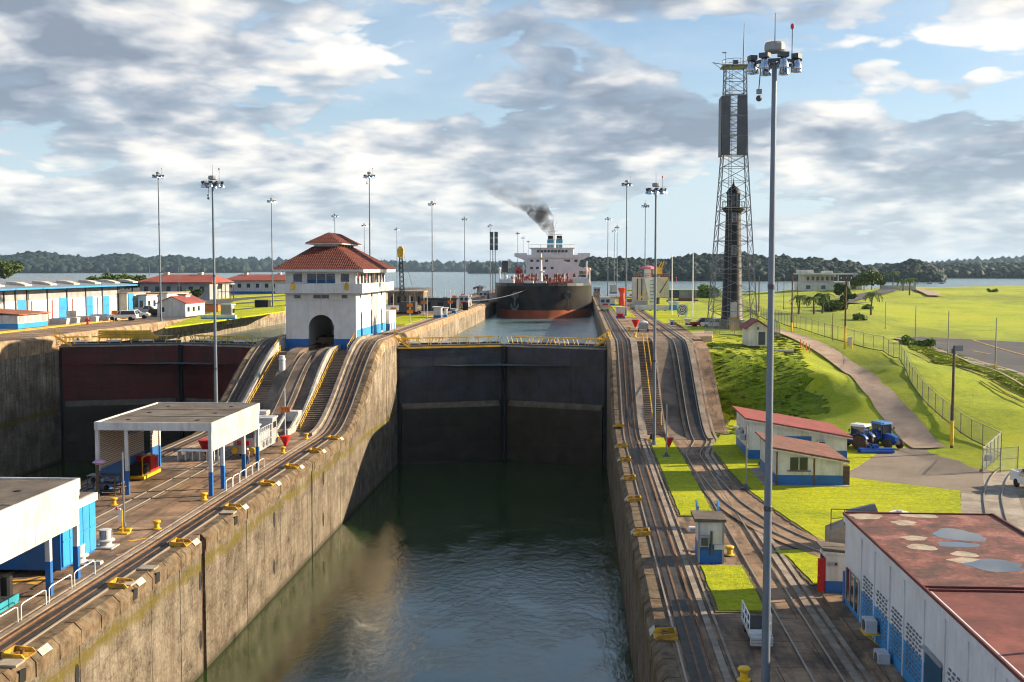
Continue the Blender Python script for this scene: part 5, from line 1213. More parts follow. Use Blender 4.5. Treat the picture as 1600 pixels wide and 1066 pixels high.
# two part white and blue house with red roof
hs_ = thing('signal_house', 'two part white and blue house with dull red lean-to roofs on the lawn', 'house', G(1212, 759, LOW))
ho = hs_.location.copy()
def lean(par, x0, x1, y0, y1, zl, zr, nm, rm, over=.5):
    m = MB().prism([(x0, 1.05), (x1, 1.05), (x1, zr), (x0, zl)], y0, y1, 'y').build(nm, white, par)
    B(x0 - .03, x1 + .03, y0 - .03, y1 + .03, 0, 1.05).build('wall_base', blue, par)
    s = (zr - zl) / (x1 - x0); a, b = x0 - over, x1 + over
    MB().prism([(a, zl - over * s + .02), (b, zr + over * s + .02), (b, zr + over * s + .2), (a, zl - over * s + .2)], y0 - .45, y1 + .35, 'y').build('roof', rm, par)
    MB().prism([(a, zl - over * s - .12), (b, zr + over * s - .12), (b, zr + over * s + .015), (a, zl - over * s + .015)], y0 - .46, y0 - .40, 'y').build('fascia', white, par); return m
tile2 = M('weathered_tile_roof', (.21, .085, .06), .8, var=.3, scale=1.2, dirt=(.11, .075, .06), dirt_amt=.8)
w1 = G(1313, 757, LOW).x - ho.x
lean(hs_, 0, w1, 0, 9.5, 3.55, 2.45, 'front_wall', tile2)
rp = G(1173, 718, LOW) - ho; rq = G(1307, 708, LOW) - ho
lean(hs_, rp.x - .2, rq.x, rp.y, rp.y + 10, 4.35, 2.55, 'rear_wall', roof_r)
wi = B(w1 * .21, w1 * .47, -.06, .0, 1.55, 2.75).build('window', glass, hs_); B(w1 * .335, w1 * .345, -.09, -.05, 1.55, 2.75).build('mullion', white2, wi); B(w1 * .17, w1 * .52, -.16, -.01, 1.42, 1.5).build('sill', dgrey, wi)
B(w1 * .75, w1 * .9, -.05, 0, 2.0, 2.35).build('vent_panel', lgrey, hs_); B(w1, w1 + .7, .3, 1.4, 0, 1.9).build('timber_box', wood, hs_)
for x in (.08, w1 * .57): B(x - .07, x + .07, -.07, .0, 0, 3.3 - x * .17).build('downpipe', rust, hs_)
B(rp.x + 1.0, rp.x + 6.5, rp.y - .06, rp.y - .02, 1.6, 2.6).build('shutter', blue, hs_)
ac = B(rq.x - 3.2, rq.x - 2.4, rp.y - .5, rp.y, 1.6, 2.2).build('window_air_conditioner', lgrey, hs_); B(rq.x - 3.1, rq.x - 2.5, rp.y - .53, rp.y - .5, 1.68, 2.1).build('grille', dgrey, ac)
for k in range(3): B(rp.x - .28, rp.x - .2, rp.y + 1.2 + k * 2.8, rp.y + 2.6 + k * 2.8, 1.5, 2.7).build('side_window', glass, hs_); 
for k in range(2): B(rp.x - .8, rp.x - .22, rp.y + 2.8 + k * 3.4, rp.y + 3.6 + k * 3.4, 1.7, 2.3).build('wall_unit', lgrey, hs_)
struct(B(ho.x - 1.2, ho.x + w1 + .6, ho.y - .5, ho.y + 9, LOW - .1, LOW + .11).build('house_slab', conc_l))
dish = thing('red_drum', 'tilted rusty red drum by the side of the white and blue house', 'drum', G(1199, 728, LOW)); MB().lathe([(.1, 0), (.65, .25), (.85, .5), (.8, .52), (.6, .3)], n=14).build('bowl', rust, dish).rotation_euler = (.5, -.5, 0); MB().cyl((0, 0, 0), (0, 0, .4), .12, n=8).build('foot', dgrey, dish)
# ================================================================== LIGHTHOUSE AND LATTICE TOWER
lh_m = M('lighthouse_grey', (.009, .010, .013), .55, var=.25, scale=.5, dirt=(.022, .022, .024), dirt_amt=.3)
LP = Vector((27.0, 202.5, 0))
lh = thing('lighthouse', 'old dark grey tapering lighthouse inside the steel lattice tower', 'lighthouse', LP)
MB().lathe([(2.3, 0), (2.3, 1.6), (2.1, 1.7), (1.9, 2.2), (1.42, 16.5), (1.34, 20.6), (1.7, 21.0), (2.05, 21.4), (2.05, 21.65), (1.2, 21.66)], n=20).build('shaft', lh_m, lh, smooth=True)
MB().lathe([(1.1, 21.66), (1.1, 24.1)], n=12).build('lantern', glass, lh); MB().lathe([(1.35, 24.1), (1.3, 24.3), (.85, 25.1), (.3, 25.5), (.25, 25.8), (.12, 26.0), (.05, 26.9)], n=14).build('dome', lh_m, lh, smooth=True)
for k in range(8): a = k * math.pi / 4 + .2; MB().bar((1.12 * math.cos(a), 1.12 * math.sin(a), 21.7), (1.12 * math.cos(a), 1.12 * math.sin(a), 24.1), .14).build('lantern_bar', lh_m, lh)
for k in range(14): a = k * 2 * math.pi / 14; MB().cyl((1.98 * math.cos(a), 1.98 * math.sin(a), 21.65), (1.98 * math.cos(a), 1.98 * math.sin(a), 22.7), .035, n=5).build('gallery_post', lh_m, lh)
MB().lathe([(1.95, 22.65), (2.03, 22.65), (2.03, 22.73), (1.95, 22.73), (1.95, 22.65)], n=20, cap=False).build('gallery_rail', lh_m, lh)
for z, yy in ((13.2, -1.58), (19.0, -1.42)): fr = B(-.4, .4, yy - .1, yy + .1, z, z + 1.7).build('window', grey, lh); B(-.28, .28, yy - .13, yy - .1, z + .1, z + 1.6).build('pane', glass, fr)
B(-.6, .6, -2.05, -1.85, 2.0, 4.9).build('door', lgrey, lh); MB().prism([(-2.35, 1.9), (-2.2, 2.2), (-4.5, -.2), (-4.7, -.1)], -.9, .9, 'x').build('timber_ramp', M('ochre_board', (.45, .26, .06), .8, var=.2), lh)
B(-2.9, 2.9, -2.9, 2.9, -.8, .4).build('plinth', conc_r, lh)
pan = M('panel_antenna_grey', (.075, .08, .095), .5, var=.12); lat_m = M('lattice_steel', (.19, .2, .215), .5, metal=.3, var=.15)
la = thing('lattice_tower', 'tall galvanised lattice tower with flat panel antennas round the lighthouse', 'tower', LP + Vector((0, 0, -.3)))
def hwz(z): return 4.0 - (4.0 - 2.1) * z / 31 if z < 31 else 2.1 - .35 * (z - 31) / 15.5
zl = [0, 3.6, 7.0, 10.2, 13.2, 16.0, 18.8, 21.4, 24.0, 26.5, 29.0, 31.2, 33.4, 35.6, 37.8, 40.0, 42.2, 44.4, 46.5]
cn = [(-1, -1), (1, -1), (1, 1), (-1, 1)]
for a, b in cn:
    for z0, z1 in ((0, 31), (31, 46.5)): MB().bar((a * hwz(z0), b * hwz(z0), z0), (a * hwz(z1), b * hwz(z1), z1), .17).build('leg', lat_m, la)
for i in range(len(zl) - 1):
    z0, z1 = zl[i], zl[i + 1]; h0, h1 = hwz(z0), hwz(z1)
    for k in range(4):
        a, b = cn[k], cn[(k + 1) % 4]
        MB().bar((a[0] * h1, a[1] * h1, z1), (b[0] * h1, b[1] * h1, z1), .09).build('strut', lat_m, la)
        MB().bar((a[0] * h0, a[1] * h0, z0), (b[0] * h1, b[1] * h1, z1), .075).build('brace', lat_m, la); MB().bar((b[0] * h0, b[1] * h0, z0), (a[0] * h1, a[1] * h1, z1), .075).build('brace', lat_m, la)
for z in (11, 21.8, 31, 34.5, 38, 41.5, 46.5): B(-hwz(z), hwz(z), -hwz(z), -hwz(z) + .9, z, z + .1).build('platform', grey, la)
B(-2.4, 2.4, -2.4, 2.4, 46.6, 46.75).build('top_platform', grey, la)
for s in (-1, 1): MB().bar((s * 1.6, -1.6, 46.7), (s * 4.2, -1.9, 47.1), .25, .1).build('outrigger', grey, la); MB().bar((s * 1.6, -1.6, 45.3), (s * 4.0, -1.9, 47.0), .07).build('outrigger_stay', lat_m, la)
for k in range(10): a = k * 2 * math.pi / 10; MB().cyl((2.2 * math.cos(a), 2.2 * math.sin(a), 46.7), (2.2 * math.cos(a), 2.2 * math.sin(a), 47.8), .04, n=5).build('rail_post', lat_m, la)
MB().lathe([(2.18, 47.75), (2.26, 47.75), (2.26, 47.83), (2.18, 47.83), (2.18, 47.75)], n=16, cap=False).build('rail', lat_m, la)
MB().cyl((1.4, 0, 46.7), (1.5, 0, 54.2), .13, .04, 8).build('whip_antenna', dgrey, la); MB().cyl((-1.9, -1.9, 46.7), (-1.9, -1.9, 48.8), .05, n=6).build('lamp_post', lat_m, la); B(-2.5, -1.8, -2, -1.8, 48.7, 48.9).build('lamp', grey, la); B(-.4, .5, -.4, .4, 46.75, 47.8).build('equipment', dgrey, la)
for x0, x1 in ((-2.45, -1.05), (.12, 1.85)):
    for k in range(3):
        B(x0, x1, -2.75, -2.5, 31 + k * 3.45, 34.35 + k * 3.45).build('panel_antenna', pan, la)
B(-2.55, -2.3, -2.0, 2.0, 31, 41.3).build('panel_antenna', pan, la)
for s in (-1.25, -.75): MB().bar((s, -hwz(0) - .1, 0), (s, -hwz(46) - .1, 46.5), .07).build('ladder_stringer', lat_m, la)
rgm = MB().cyl((-1.25, 0, 0), (-.75, 0, 0), .03, n=5).mesh('ladder_rung', lat_m)
for k in range(76): z = .5 + k * .6; inst(rgm, 'ladder_rung', la, (0, -hwz(z) - .1 if z < 31 else -hwz(z) - .1, z))
for s in (-1, 1):
    for t_ in (-1, 1): B(s * 4 - .5, s * 4 + .5, t_ * 4 - .5, t_ * 4 + .5, -1.8, .05).build('footing', conc_l, la)
# ================================================================== FENCES AND POLES
fm_, tf, fb = mat_base('chain_link_mesh'); fb.inputs['Base Color'].default_value = (.30, .32, .33, 1); fb.inputs['Metallic'].default_value = .5; fb.inputs['Roughness'].default_value = .5
_p = tf.add('ShaderNodeNewGeometry').outputs['Position']; _s = tf.add('ShaderNodeSeparateXYZ', inp={0: _p})
_h = tf.math('ADD', (_s, 0), (_s, 1)); _a1 = tf.math('SINE', tf.math('MULTIPLY', tf.math('ADD', _h, (_s, 2)), 52.0)); _a2 = tf.math('SINE', tf.math('MULTIPLY', tf.math('SUBTRACT', _h, (_s, 2)), 52.0))
_al = tf.math('GREATER_THAN', tf.math('MAXIMUM', tf.math('ABSOLUTE', _a1), tf.math('ABSOLUTE', _a2)), .965); tf.l.new(_al.outputs[0], fb.inputs['Alpha'])
def fence(label, pts, h=2.3, sp=3.0, hf=None, barb=True, post_m=steel, name='chain_link_fence'):
    pts = [Vector(p) for p in pts]; root = thing(name, label, 'fence', pts[0]); o = pts[0]; fine = []
    for a, b in zip(pts[:-1], pts[1:]):
        n = max(1, round((b - a).xy.length / sp)); fine += [a.lerp(b, k / n) for k in range(n)]
    fine.append(pts[-1])
    if hf: fine = [Vector((p.x, p.y, hf(p.x, p.y))) for p in fine]
    pmh = MB().cyl((0, 0, -.3), (0, 0, h + .05), .05, n=6).mesh('post', post_m)
    for p in fine: inst(pmh, 'post', root, p - o)
    for a, b in zip(fine[:-1], fine[1:]):
        a, b = a - o, b - o; z = Vector((0, 0, 1))
        MB().quad(a + z * .05, b + z * .05, b + z * h, a + z * h).build('mesh_panel', fm_, root, fix=False)
    MB().tube([p - o + Vector((0, 0, h)) for p in fine], .035, 5).build('top_rail', post_m, root)
    MB().tube([p - o + Vector((0, 0, .12)) for p in fine], .07, 5).build('bottom_kerb', M('mossy_kerb', (.04, .06, .035), .9), root)
    if barb:
        for k in range(2): MB().tube([p - o + Vector((.12, -.12, h + .18 + k * .16)) for p in fine], .012, 4).build('barbed_wire', dgrey, root)
    return root
fpx = [(1095, 462, .0), (1150, 480, .0), (1212, 502, 0), (1250, 514, -.3), (1320, 535, -1.4), (1380, 549, -2.1), (1405, 560, -2.6), (1425, 601, -5.0), (1450, 633, -6.6), (1485, 663, -8), (1535, 696, -9.2), (1564, 711, -9.6)]
fence('long chain link fence winding down the bank beside the road', [G(*p) for p in fpx], hf=H, h=2.4)
fence('short bright return of the chain link fence by the yard gate', [G(1535, 738, LOW), G(1564, 711, -9.6)], h=2.5, barb=True, sp=2)
fence('tall wire fence round the foot of the lattice tower', [LP + Vector((-6.2, -13, -1.2)), LP + Vector((6.2, -13, -1.4)), LP + Vector((6.2, -5, -.6))], h=2.6, hf=lambda x, y: H(x, y) if x > 19 else -.9, barb=False, sp=2.4)
gt = thing('yard_gate', 'open steel mesh gate beside the rails in the yard', 'gate', G(1535, 740, LOW)); ge = G(1590, 735, LOW) - gt.location
for k in range(3): q = ge * (k / 2); MB().cyl(q, q + Vector((0, 0, 2.5)), .05, n=6).build('post', steel, gt)
for z in (.1, 1.3, 2.45): MB().bar(Vector((0, 0, z)), ge + Vector((0, 0, z)), .05).build('bar', steel, gt)
MB().quad(Vector((0, 0, .1)), ge + Vector((0, 0, .1)), ge + Vector((0, 0, 2.45)), Vector((0, 0, 2.45))).build('mesh_panel', fm_, gt, fix=False); sg = MB().cb(ge * .15 + Vector((0, -.06, 1.6)), (.8, .03, .55)).build('sign_plate', lgrey, gt)
def pole(label, px, py, z, top_py, r=.15, mat=wood, yb=0.0, lamp=None, name='utility_pole', group=None, arm=False):
    p = G(px, py, z); d = p.length; hh = AY(px, top_py, p.y).z - z
    t = thing(name, label, 'pole', p, group=group); MB().cyl((0, 0, -.3), (0, 0, hh), r, r * .7, 8).build('shaft', mat, t, smooth=True)
    if yb: MB().cyl((0, 0, 0), (0, 0, yb), r * 1.06, r * 1.03, 8).build('yellow_band', yellow, t)
    if lamp == 'box':
        B(.0, .9, -.25, .25, hh - .55, hh + .1).build('lamp_head', steel, t); B(-.25, 0, -.15, .15, hh - .8, hh - .3).build('bracket', dgrey, t)
    if lamp == 'arm': MB().tube([(0, 0, hh - .1), (.3, 0, hh + .3), (1.1, 0, hh + .35)], .04).build('arm', steel, t); B(.8, 1.5, -.15, .15, hh + .28, hh + .42).build('lamp_head', lgrey, t)
    if arm: B(-.9, .9, -.06, .06, hh - .5, hh - .35).build('crossarm', wood, t); [MB().lathe([(.05, 0), (.09, .1), (.05, .2)], (x, 0, hh - .35), 6).build('insulator', lgrey, t) for x in (-.8, .8)]; MB().cyl((.3, -.1, hh - 1.6), (.3, -.1, hh - .8), .22, n=8).build('transformer', grey, t)
    return t
pole('wooden pole with yellow foot between the road and the long fence', 1320, 545, -1.9, 432, .17, yb=3.6, arm=True)
pole('wooden pole with yellow foot near the fence behind the big mast', 1237, 518, -.3, 428, .16, yb=1.6, lamp='arm')
pole('dark wooden pole with a floodlight box standing on the bank by the fence', 1487, 696, -9.0, 541, .19, yb=2.8, lamp='box')
pole('wooden pole beside the lighthouse fence', 1185.5, 494, 0, 432, .17, yb=1.0)
pole('short brown post by the fence between the two wooden poles', 1300.5, 533, -1.3, 490, .07)
pole('small floodlight pole on the upper lawn left of the lattice tower', 1085.5, 475, 0, 428, .12, lamp='arm')
for px, b, t_, lab in ((1383, 523, 472, 'first lamp post from the left along the dark car park'), (1430, 535, 478, 'second lamp post from the left along the dark car park'), (1481, 555, 486, 'third lamp post from the left along the dark car park'), (1555, 574, 497, 'rightmost lamp post along the dark car park')): pole(lab, px, b, -3.8, t_, .11, steel, name='car_park_post', group='posts along the car park', yb=.8 if px > 1500 else 0)
for px, b, t_, lab in ((1049.5, 493, 398, 'left hand white flagpole on the upper lawn'), (1082, 494, 396, 'right hand white flagpole on the upper lawn')): pole(lab, px, b, .06, t_, .14, white2, name='flagpole', group='flagpoles on the upper lawn')
for px, b, t_, lab in ((1224.5, 482, 440, 'leftmost slim pole on the field near the white house'), (1246, 480, 432, 'slim pole on the field left of the palms')): pole(lab, px, b, 1.0, t_, .1, wood, name='field_pole')
pole('short yellow post beside the meter box on the bank', 1330.5, 545, -1.9, 529, .14, yellow, name='marker_post')
mbx = B(-.35, .35, -.2, .2, 0, 1.3).build('meter_cabinet', lgrey); mbx.location = G(1328, 540, -1.6); tag(mbx, 'small pale cabinet on the bank beside a yellow post', 'cabinet'); MB().prism([(-.42, 1.3), (.42, 1.3), (.3, 1.42), (-.3, 1.42)], -.25, .25, 'y').build('lid', white2, mbx)
sl = thing('concrete_slab', 'pale concrete cover slab lying on the grass by the big mast', 'slab', G(1225, 550, -2.0)); B(-1.4, 1.4, -.7, .7, 0, .3).build('slab', kerb_w, sl)
for k, px in enumerate((1251, 1255, 1260, 1265)):
    p = G(px, 541 + k * 1.0, -1.5); o = MB().cyl((0, 0, -.3), (0, 0, 1.3), .08, n=7).build('marker_post', orange); o.location = (p.x, p.y, H(p.x, p.y)); tag(o, ('leftmost', 'second from the left', 'third from the left', 'rightmost')[k] + ' of four orange posts at the top of the bank road', 'post', 'orange posts by the road'); MB().lathe([(.08, 1.3), (.09, 1.34), (.03, 1.4)], n=7).build('cap', white2, o)
# small lamp posts on the lower lawns
def lamp_post(label, px, py, top, arm):
    p = G(px, py, LOW); hh = AY(px, top, p.y).z - LOW; t = thing('lamp_post', label, 'lamp post', p)
    MB().cyl((0, 0, 0), (0, 0, hh), .09, .06, 8).build('shaft', steel, t); MB().lathe([(.5, 0), (.5, .1), (.2, .25), (.12, .5)], n=10).build('foot', dgrey, t)
    if arm: MB().bar((0, 0, hh - .3), (-.9, 0, hh - .2), .06).build('arm', steel, t); B(-1.3, -.7, -.12, .12, hh - .25, hh - .12).build('lamp_head', lgrey, t)
    return t
lamp_post('slim grey post with a red bucket on the narrow lawn by the right wall', 1041, 714, 632, False); lamp_post('slim lamp post on a concrete foot left of the white and blue house', 1165.5, 764, 664, True)
lamp_post('bare white post on the deck in front of the open shed', 194, 827, 707, False)
# ================================================================== VEHICLES
tyre_m = M('tyre', (.02, .02, .021), .8, var=.2); rim_m = M('rim_grey', (.4, .4, .4), .4, metal=.6)
def wheel(par, x, y, z, r, w, rim=rim_m):
    s = 1 if x > 0 else -1
    t = MB().lathe([(r * .55, -w / 2), (r * .93, -w / 2), (r, -w * .3), (r, w * .3), (r * .93, w / 2), (r * .55, w / 2)], n=20).build('wheel', tyre_m, par, smooth=True); t.rotation_euler = (0, math.pi / 2, 0); t.location = (x, y, z)
    MB().lathe([(r * .57, w * .30 * s), (r * .3, w * .42 * s), (0.01, w * .38 * s)], n=14, cap=False).build('rim', rim, t); return t
def pickup(label, loc, rz, paint, group=None, bed=True, s=1.0):
    t = thing('pickup_truck' if bed else 'parked_car', label, 'pickup' if bed else 'car', loc, rz, group=group)
    # forward = +y
    MB().prism([(-2.6, .45), (2.55, .45), (2.6, .75), (2.5, 1.02), (1.1, 1.10), (-2.6, 1.12)], -.9, .9, 'x').build('body', paint, t)
    yb = -1.0 if bed else -2.45
    cabm = MB().loft([[(-.86, yb - (.1 if bed else .1), 1.11), (.86, yb - .1, 1.11), (.86, 1.15, 1.11), (-.86, 1.15, 1.11)], [(-.72, yb + .15, 1.78), (.72, yb + .15, 1.78), (.72, .35, 1.78), (-.72, .35, 1.78)]]).build('cab', glass, t)
    MB().loft([[(-.73, yb + .12, 1.77), (.73, yb + .12, 1.77), (.73, .38, 1.77), (-.73, .38, 1.77)], [(-.66, yb + .25, 1.84), (.66, yb + .25, 1.84), (.66, .25, 1.84), (-.66, .25, 1.84)]]).build('roof', paint, cabm)
    for sx in (-1, 1):
        for (a, b) in ((yb - .1, yb + .15), (.25, .1), (1.15, .35)) if True else (): MB().bar((sx * .865, a, 1.1), (sx * .725, b, 1.79), .07).build('pillar', paint, cabm)
    if bed:
        B(-.78, .78, -2.5, -1.15, 1.121, 1.13).build('bed_floor', dgrey, t)
        for x in (-.86, .86): B(x - .06, x + .06, -2.6, -1.12, 1.12, 1.42).build('bed_side', paint, t)
        B(-.8, .8, -2.62, -2.54, 1.12, 1.42).build('tailgate', paint, t)
    for x in (-.82, .82):
        for y in (-1.6, 1.65): wheel(t, x, y, .38, .38, .24)
        B(x - .14, x + .14, 2.55, 2.62, .72, .92).build('headlight', white2, t); B(x - .08, x + .08, -2.66, -2.6, .75, 1.0).build('tail_light', red, t)
    B(-.85, .85, 2.55, 2.72, .42, .62).build('bumper', dgrey, t); B(-.85, .85, -2.78, -2.62, .42, .62).build('bumper', lgrey, t)
    if s != 1.0: t.scale = (s, s, s)
    return t
carw = M('car_white', (.76, .76, .76), .25, var=.03, spec=.5); carb = M('car_black', (.02, .021, .025), .25, var=.1, spec=.5); carr = M('car_red', (.30, .012, .02), .25, var=.06, spec=.5); cars = M('car_silver', (.42, .43, .45), .3, metal=.5, var=.05)
pickup('white pickup truck driving on the yard at the right edge', G(1601, 772, LOW) + Vector((1.5, 1.5, .05)), R(186), carw, s=1.08)
gl = 'vehicles parked on the left quay'
pickup('white pickup truck parked nearest the blue benches on the left quay', G(212, 498, 0), R(-78), carw, gl, s=1.12)
pickup('silver pickup truck parked behind the white one on the left quay', G(232, 491, 0), R(-75), cars, gl, s=1.12)
pickup('black pickup truck parked beside the tall mast on the left quay', G(254, 494, 0), R(-80), carb, gl, s=1.12)
pickup('white car parked right of the black pickup on the left quay', G(271, 494, 0), R(95), carw, gl, bed=False, s=1.1)
pickup('white van parked left of the row by the blue benches', G(192, 501, 0), R(95), carw, gl, bed=False, s=1.15)
pickup('dark red car parked on the plateau beside the lattice tower', G(1099, 512, 0), R(92), carr, bed=False)
pickup('white car parked behind the leg of the lattice tower', G(1117, 513, 0), R(88), carw, bed=False)
# ---- tractors
tr_b = M('tractor_blue', (.02, .085, .36), .35, var=.1); tr_w = M('tractor_roof', (.62, .66, .68), .5, var=.06)
tyre_brown = M('muddy_tyre', (.07, .045, .03), .9, var=.3, scale=4); rim_o = M('tractor_rim', (.42, .26, .16), .6, var=.2)
def tractor(label, loc, rz, roof, frim):
    t = thing('tractor', label, 'tractor', loc, rz, group='tractors on the bank')
    MB().loft([[(-.38, .3, .75), (.38, .3, .75), (.38, .3, 1.55), (-.38, .3, 1.55)], [(-.36, 1.5, .72), (.36, 1.5, .72), (.34, 1.5, 1.48), (-.34, 1.5, 1.48)], [(-.30, 2.0, .75), (.30, 2.0, .75), (.26, 2.0, 1.30), (-.26, 2.0, 1.30)]]).build('bonnet', tr_b, t)
    B(-.3, .3, -1.1, 1.9, .5, .78).build('chassis', dgrey, t); B(-.7, .7, 1.35, 1.55, .42, .6).build('front_axle', dgrey, t); B(-.75, .75, -.95, -.65, .6, .85).build('rear_axle', dgrey, t)
    cb_ = MB().loft([[(-.62, -1.1, 1.1), (.62, -1.1, 1.1), (.62, .3, 1.1), (-.62, .3, 1.1)], [(-.66, -1.2, 2.5), (.66, -1.2, 2.5), (.66, .2, 2.5), (-.66, .2, 2.5)]]).build('cab', glass, t)
    MB().loft([[(-.78, -1.35, 2.5), (.78, -1.35, 2.5), (.78, .4, 2.5), (-.78, .4, 2.5)], [(-.7, -1.25, 2.72), (.7, -1.25, 2.72), (.7, .3, 2.72), (-.7, .3, 2.72)]]).build('roof', roof, cb_)
    for x in (-.64, .64):
        for a, b in ((-1.12, -1.2), (-.45, -.45), (.3, .22)): MB().bar((x * .98, a, 1.05), (x * 1.03, b, 2.5), .07).build('pillar', tr_b, cb_)
    for s in (-1, 1):
        w_ = wheel(t, s * .85, -.8, .82, .82, .46, rim_o); w_.data.materials[0] = tyre_brown
        w_ = wheel(t, s * .78, 1.45, .55, .55, .34, frim); w_.data.materials[0] = tyre_brown
        arc = [(-.8 + 1.0 * math.cos(a), .82 + 1.0 * math.sin(a)) for a in [math.pi * (.05 + .8 * k / 8) for k in range(9)]]
        m = MB()
        for (y0, z0), (y1, z1) in zip(arc[:-1], arc[1:]): m.quad((s * .58, y0, z0), (s * 1.1, y0, z0), (s * 1.1, y1, z1), (s * .58, y1, z1))
        fo = m.build('fender', tr_b, t, fix=False); md = fo.modifiers.new('s', 'SOLIDIFY'); md.thickness = .05
    t.scale = (1.08,) * 3; MB().cyl((.46, .35, 1.4), (.46, .35, 2.7), .05, n=8).build('exhaust', dgrey, t); B(-.5, .5, -1.35, -1.2, .5, .75).build('hitch', dgrey, t); B(-.25, .25, 2.0, 2.2, .6, .95).build('front_weight', dgrey, t)
    for s in (-1, 1): B(s * .95 - .12, s * .95 + .12, .3, .35, 1.9, 2.2).build('mirror', dgrey, t)
    return t
ta = G(1352, 704, LOW); tb_ = G(1388, 701, LOW)
tractor('blue tractor with pale cab roof seen from behind with a mower attached', (ta.x - .9, ta.y + .8, LOW + .08), R(52), tr_w, rim_o)
tractor('blue tractor with blue cab roof facing the camera at the foot of the road', (tb_.x - .3, tb_.y + .6, LOW + .08), R(205), M('tractor_blue_roof', (.04, .20, .55), .4), rim_o)
mw = thing('flail_mower', 'wide blue mower deck lying behind the left tractor', 'mower', G(1368, 708, LOW) + Vector((0, 0, .1)), R(6))
MB().prism([(-.6, 0), (.5, 0), (.5, .35), (.2, .5), (-.5, .45), (-.65, .2)], -1.9, 1.9, 'x').build('deck', tr_b, mw); MB().cyl((-1.9, -.65, .15), (1.9, -.65, .15), .16, n=8).build('roller', tr_b, mw)
B(-.3, .3, -.2, .4, .5, .85).build('gearbox', tr_b, mw); MB().bar((-.3, .4, .5), (-1.0, 1.2, 1.0), .08).build('link_arm', tr_b, mw); MB().bar((.3, .4, .5), (-.6, 1.3, 1.0), .08).build('link_arm', tr_b, mw)
for s in (-1, 1): MB().cyl((s * 1.95, .1, .2), (s * 2.05, .1, .2), .22, n=10).build('side_plate', white2 if s > 0 else tr_b, mw)
# ================================================================== PEOPLE
def person(label, loc, rz, shirt, pants):
    t = thing('person', label, 'person', loc, rz)
    def skin(name, verts, edges, radii, mat):
        me = bpy.data.meshes.new(name); me.from_pydata(verts, edges, []); o = bpy.data.objects.new(name, me); C.objects.link(o); o.parent = t
        md = o.modifiers.new('skin', 'SKIN'); o.modifiers.new('sub', 'SUBSURF').levels = 1; o.modifiers['sub'].render_levels = 2
        for i, r in enumerate(radii): me.skin_vertices[0].data[i].radius = (r, r)
        me.skin_vertices[0].data[0].use_root = True; me.materials.append(mat); md.use_smooth_shade = True; return o
    v = [(0, 0, .95), (0, 0, 1.15), (0, 0, 1.38), (0, 0, 1.50), (0, .01, 1.58), (0, .02, 1.68), (-.19, 0, 1.42), (-.25, .02, 1.15), (-.22, .16, .95), (-.2, .22, .88), (.19, 0, 1.42), (.26, .0, 1.14), (.26, .06, .90), (.26, .08, .82), (-.10, 0, .90), (-.11, .02, .50), (-.11, -.02, .09), (-.11, .14, .04), (.10, 0, .90), (.12, .06, .50), (.12, .0, .09), (.12, .16, .04)]
    e = [(0, 1), (1, 2), (2, 3), (3, 4), (4, 5), (2, 6), (6, 7), (7, 8), (8, 9), (2, 10), (10, 11), (11, 12), (12, 13), (0, 14), (14, 15), (15, 16), (16, 17), (0, 18), (18, 19), (19, 20), (20, 21)]
    r = [.15, .14, .15, .06, .085, .095, .07, .048, .036, .035, .07, .048, .036, .035, .095, .065, .045, .04, .095, .065, .045, .04]
    skin('body', v, e, r, M('skin', (.30, .16, .10), .6))
    skin('shirt', [(0, 0, .98), (0, 0, 1.15), (0, 0, 1.36), (0, 0, 1.44), (-.19, 0, 1.41), (-.24, .01, 1.22), (.19, 0, 1.41), (.25, .0, 1.2)], [(0, 1), (1, 2), (2, 3), (2, 4), (4, 5), (2, 6), (6, 7)], [.175, .165, .175, .09, .09, .07, .09, .07], shirt)
    skin('trousers', [(0, 0, .96), (-.10, 0, .88), (-.11, .02, .50), (-.11, -.02, .12), (.10, 0, .88), (.12, .06, .50), (.12, .0, .12)], [(0, 1), (1, 2), (2, 3), (0, 4), (4, 5), (5, 6)], [.172, .115, .085, .075, .115, .085, .075], pants)
    MB().lathe([(.12, 1.66), (.125, 1.74), (.09, 1.82), (.02, 1.84)], (0, .02, 0), 12).build('helmet', white2, t, smooth=True)
    return t
person('person in a pale shirt and blue trousers by the shed post next to the locomotive', G(387, 727, LOW), R(160), M('shirt_tan', (.45, .28, .22), .8), M('jeans', (.04, .10, .22), .8))
# ================================================================== DECK FURNITURE
def make_bollard():
    t = thing('bollard', '', 'bollard', group='yellow mooring bollards')
    MB().lathe([(.36, 0), (.36, .07), (.22, .12), (.19, .42), (.30, .52), (.33, .62), (.27, .70), (.0, .72)], n=14).build('casting', yellow, t, smooth=True); MB().lathe([(.42, -.01), (.42, .03), (.2, .04)], n=14).build('base_ring', conc_r, t); return t
bo = make_bollard()
for i, (px, py, z, lab) in enumerate([(178, 790, LOW, 'yellow bollard at the near corner of the open shed'), (245, 827, LOW, 'yellow bollard on the bare deck between the two sheds'), (319, 782, LOW, 'yellow bollard beside the front right post of the open shed'), (442, 708, LOW, 'yellow bollard just below the red bucket at the ramp foot'), (478.5, 686, LOW, 'yellow bollard at the very foot of the right hand ramp'), (1140, 868, LOW, 'yellow bollard beside the equipment hut'), (1162.5, 1064, LOW, 'yellow bollard at the bottom edge left of the big mast'), (983, 517, 0, 'yellow bollard on the upper right deck below the red bucket'), (992, 527, 0, 'yellow bollard on the upper right deck nearest the ramp'), (24, 508, 0, 'yellow bollard on the far left quay')]):
    p = G(px, py, z); p.z += .012
    o = bo if i == 0 else clone(bo, p, 0, lab)
    if i == 0: o.location = p; o['label'] = lab
fair_y = M('mustard_fairlead_paint', (.58, .33, .025), .65, var=.3, scale=2.5, dirt=(.16, .085, .03), dirt_amt=.8)
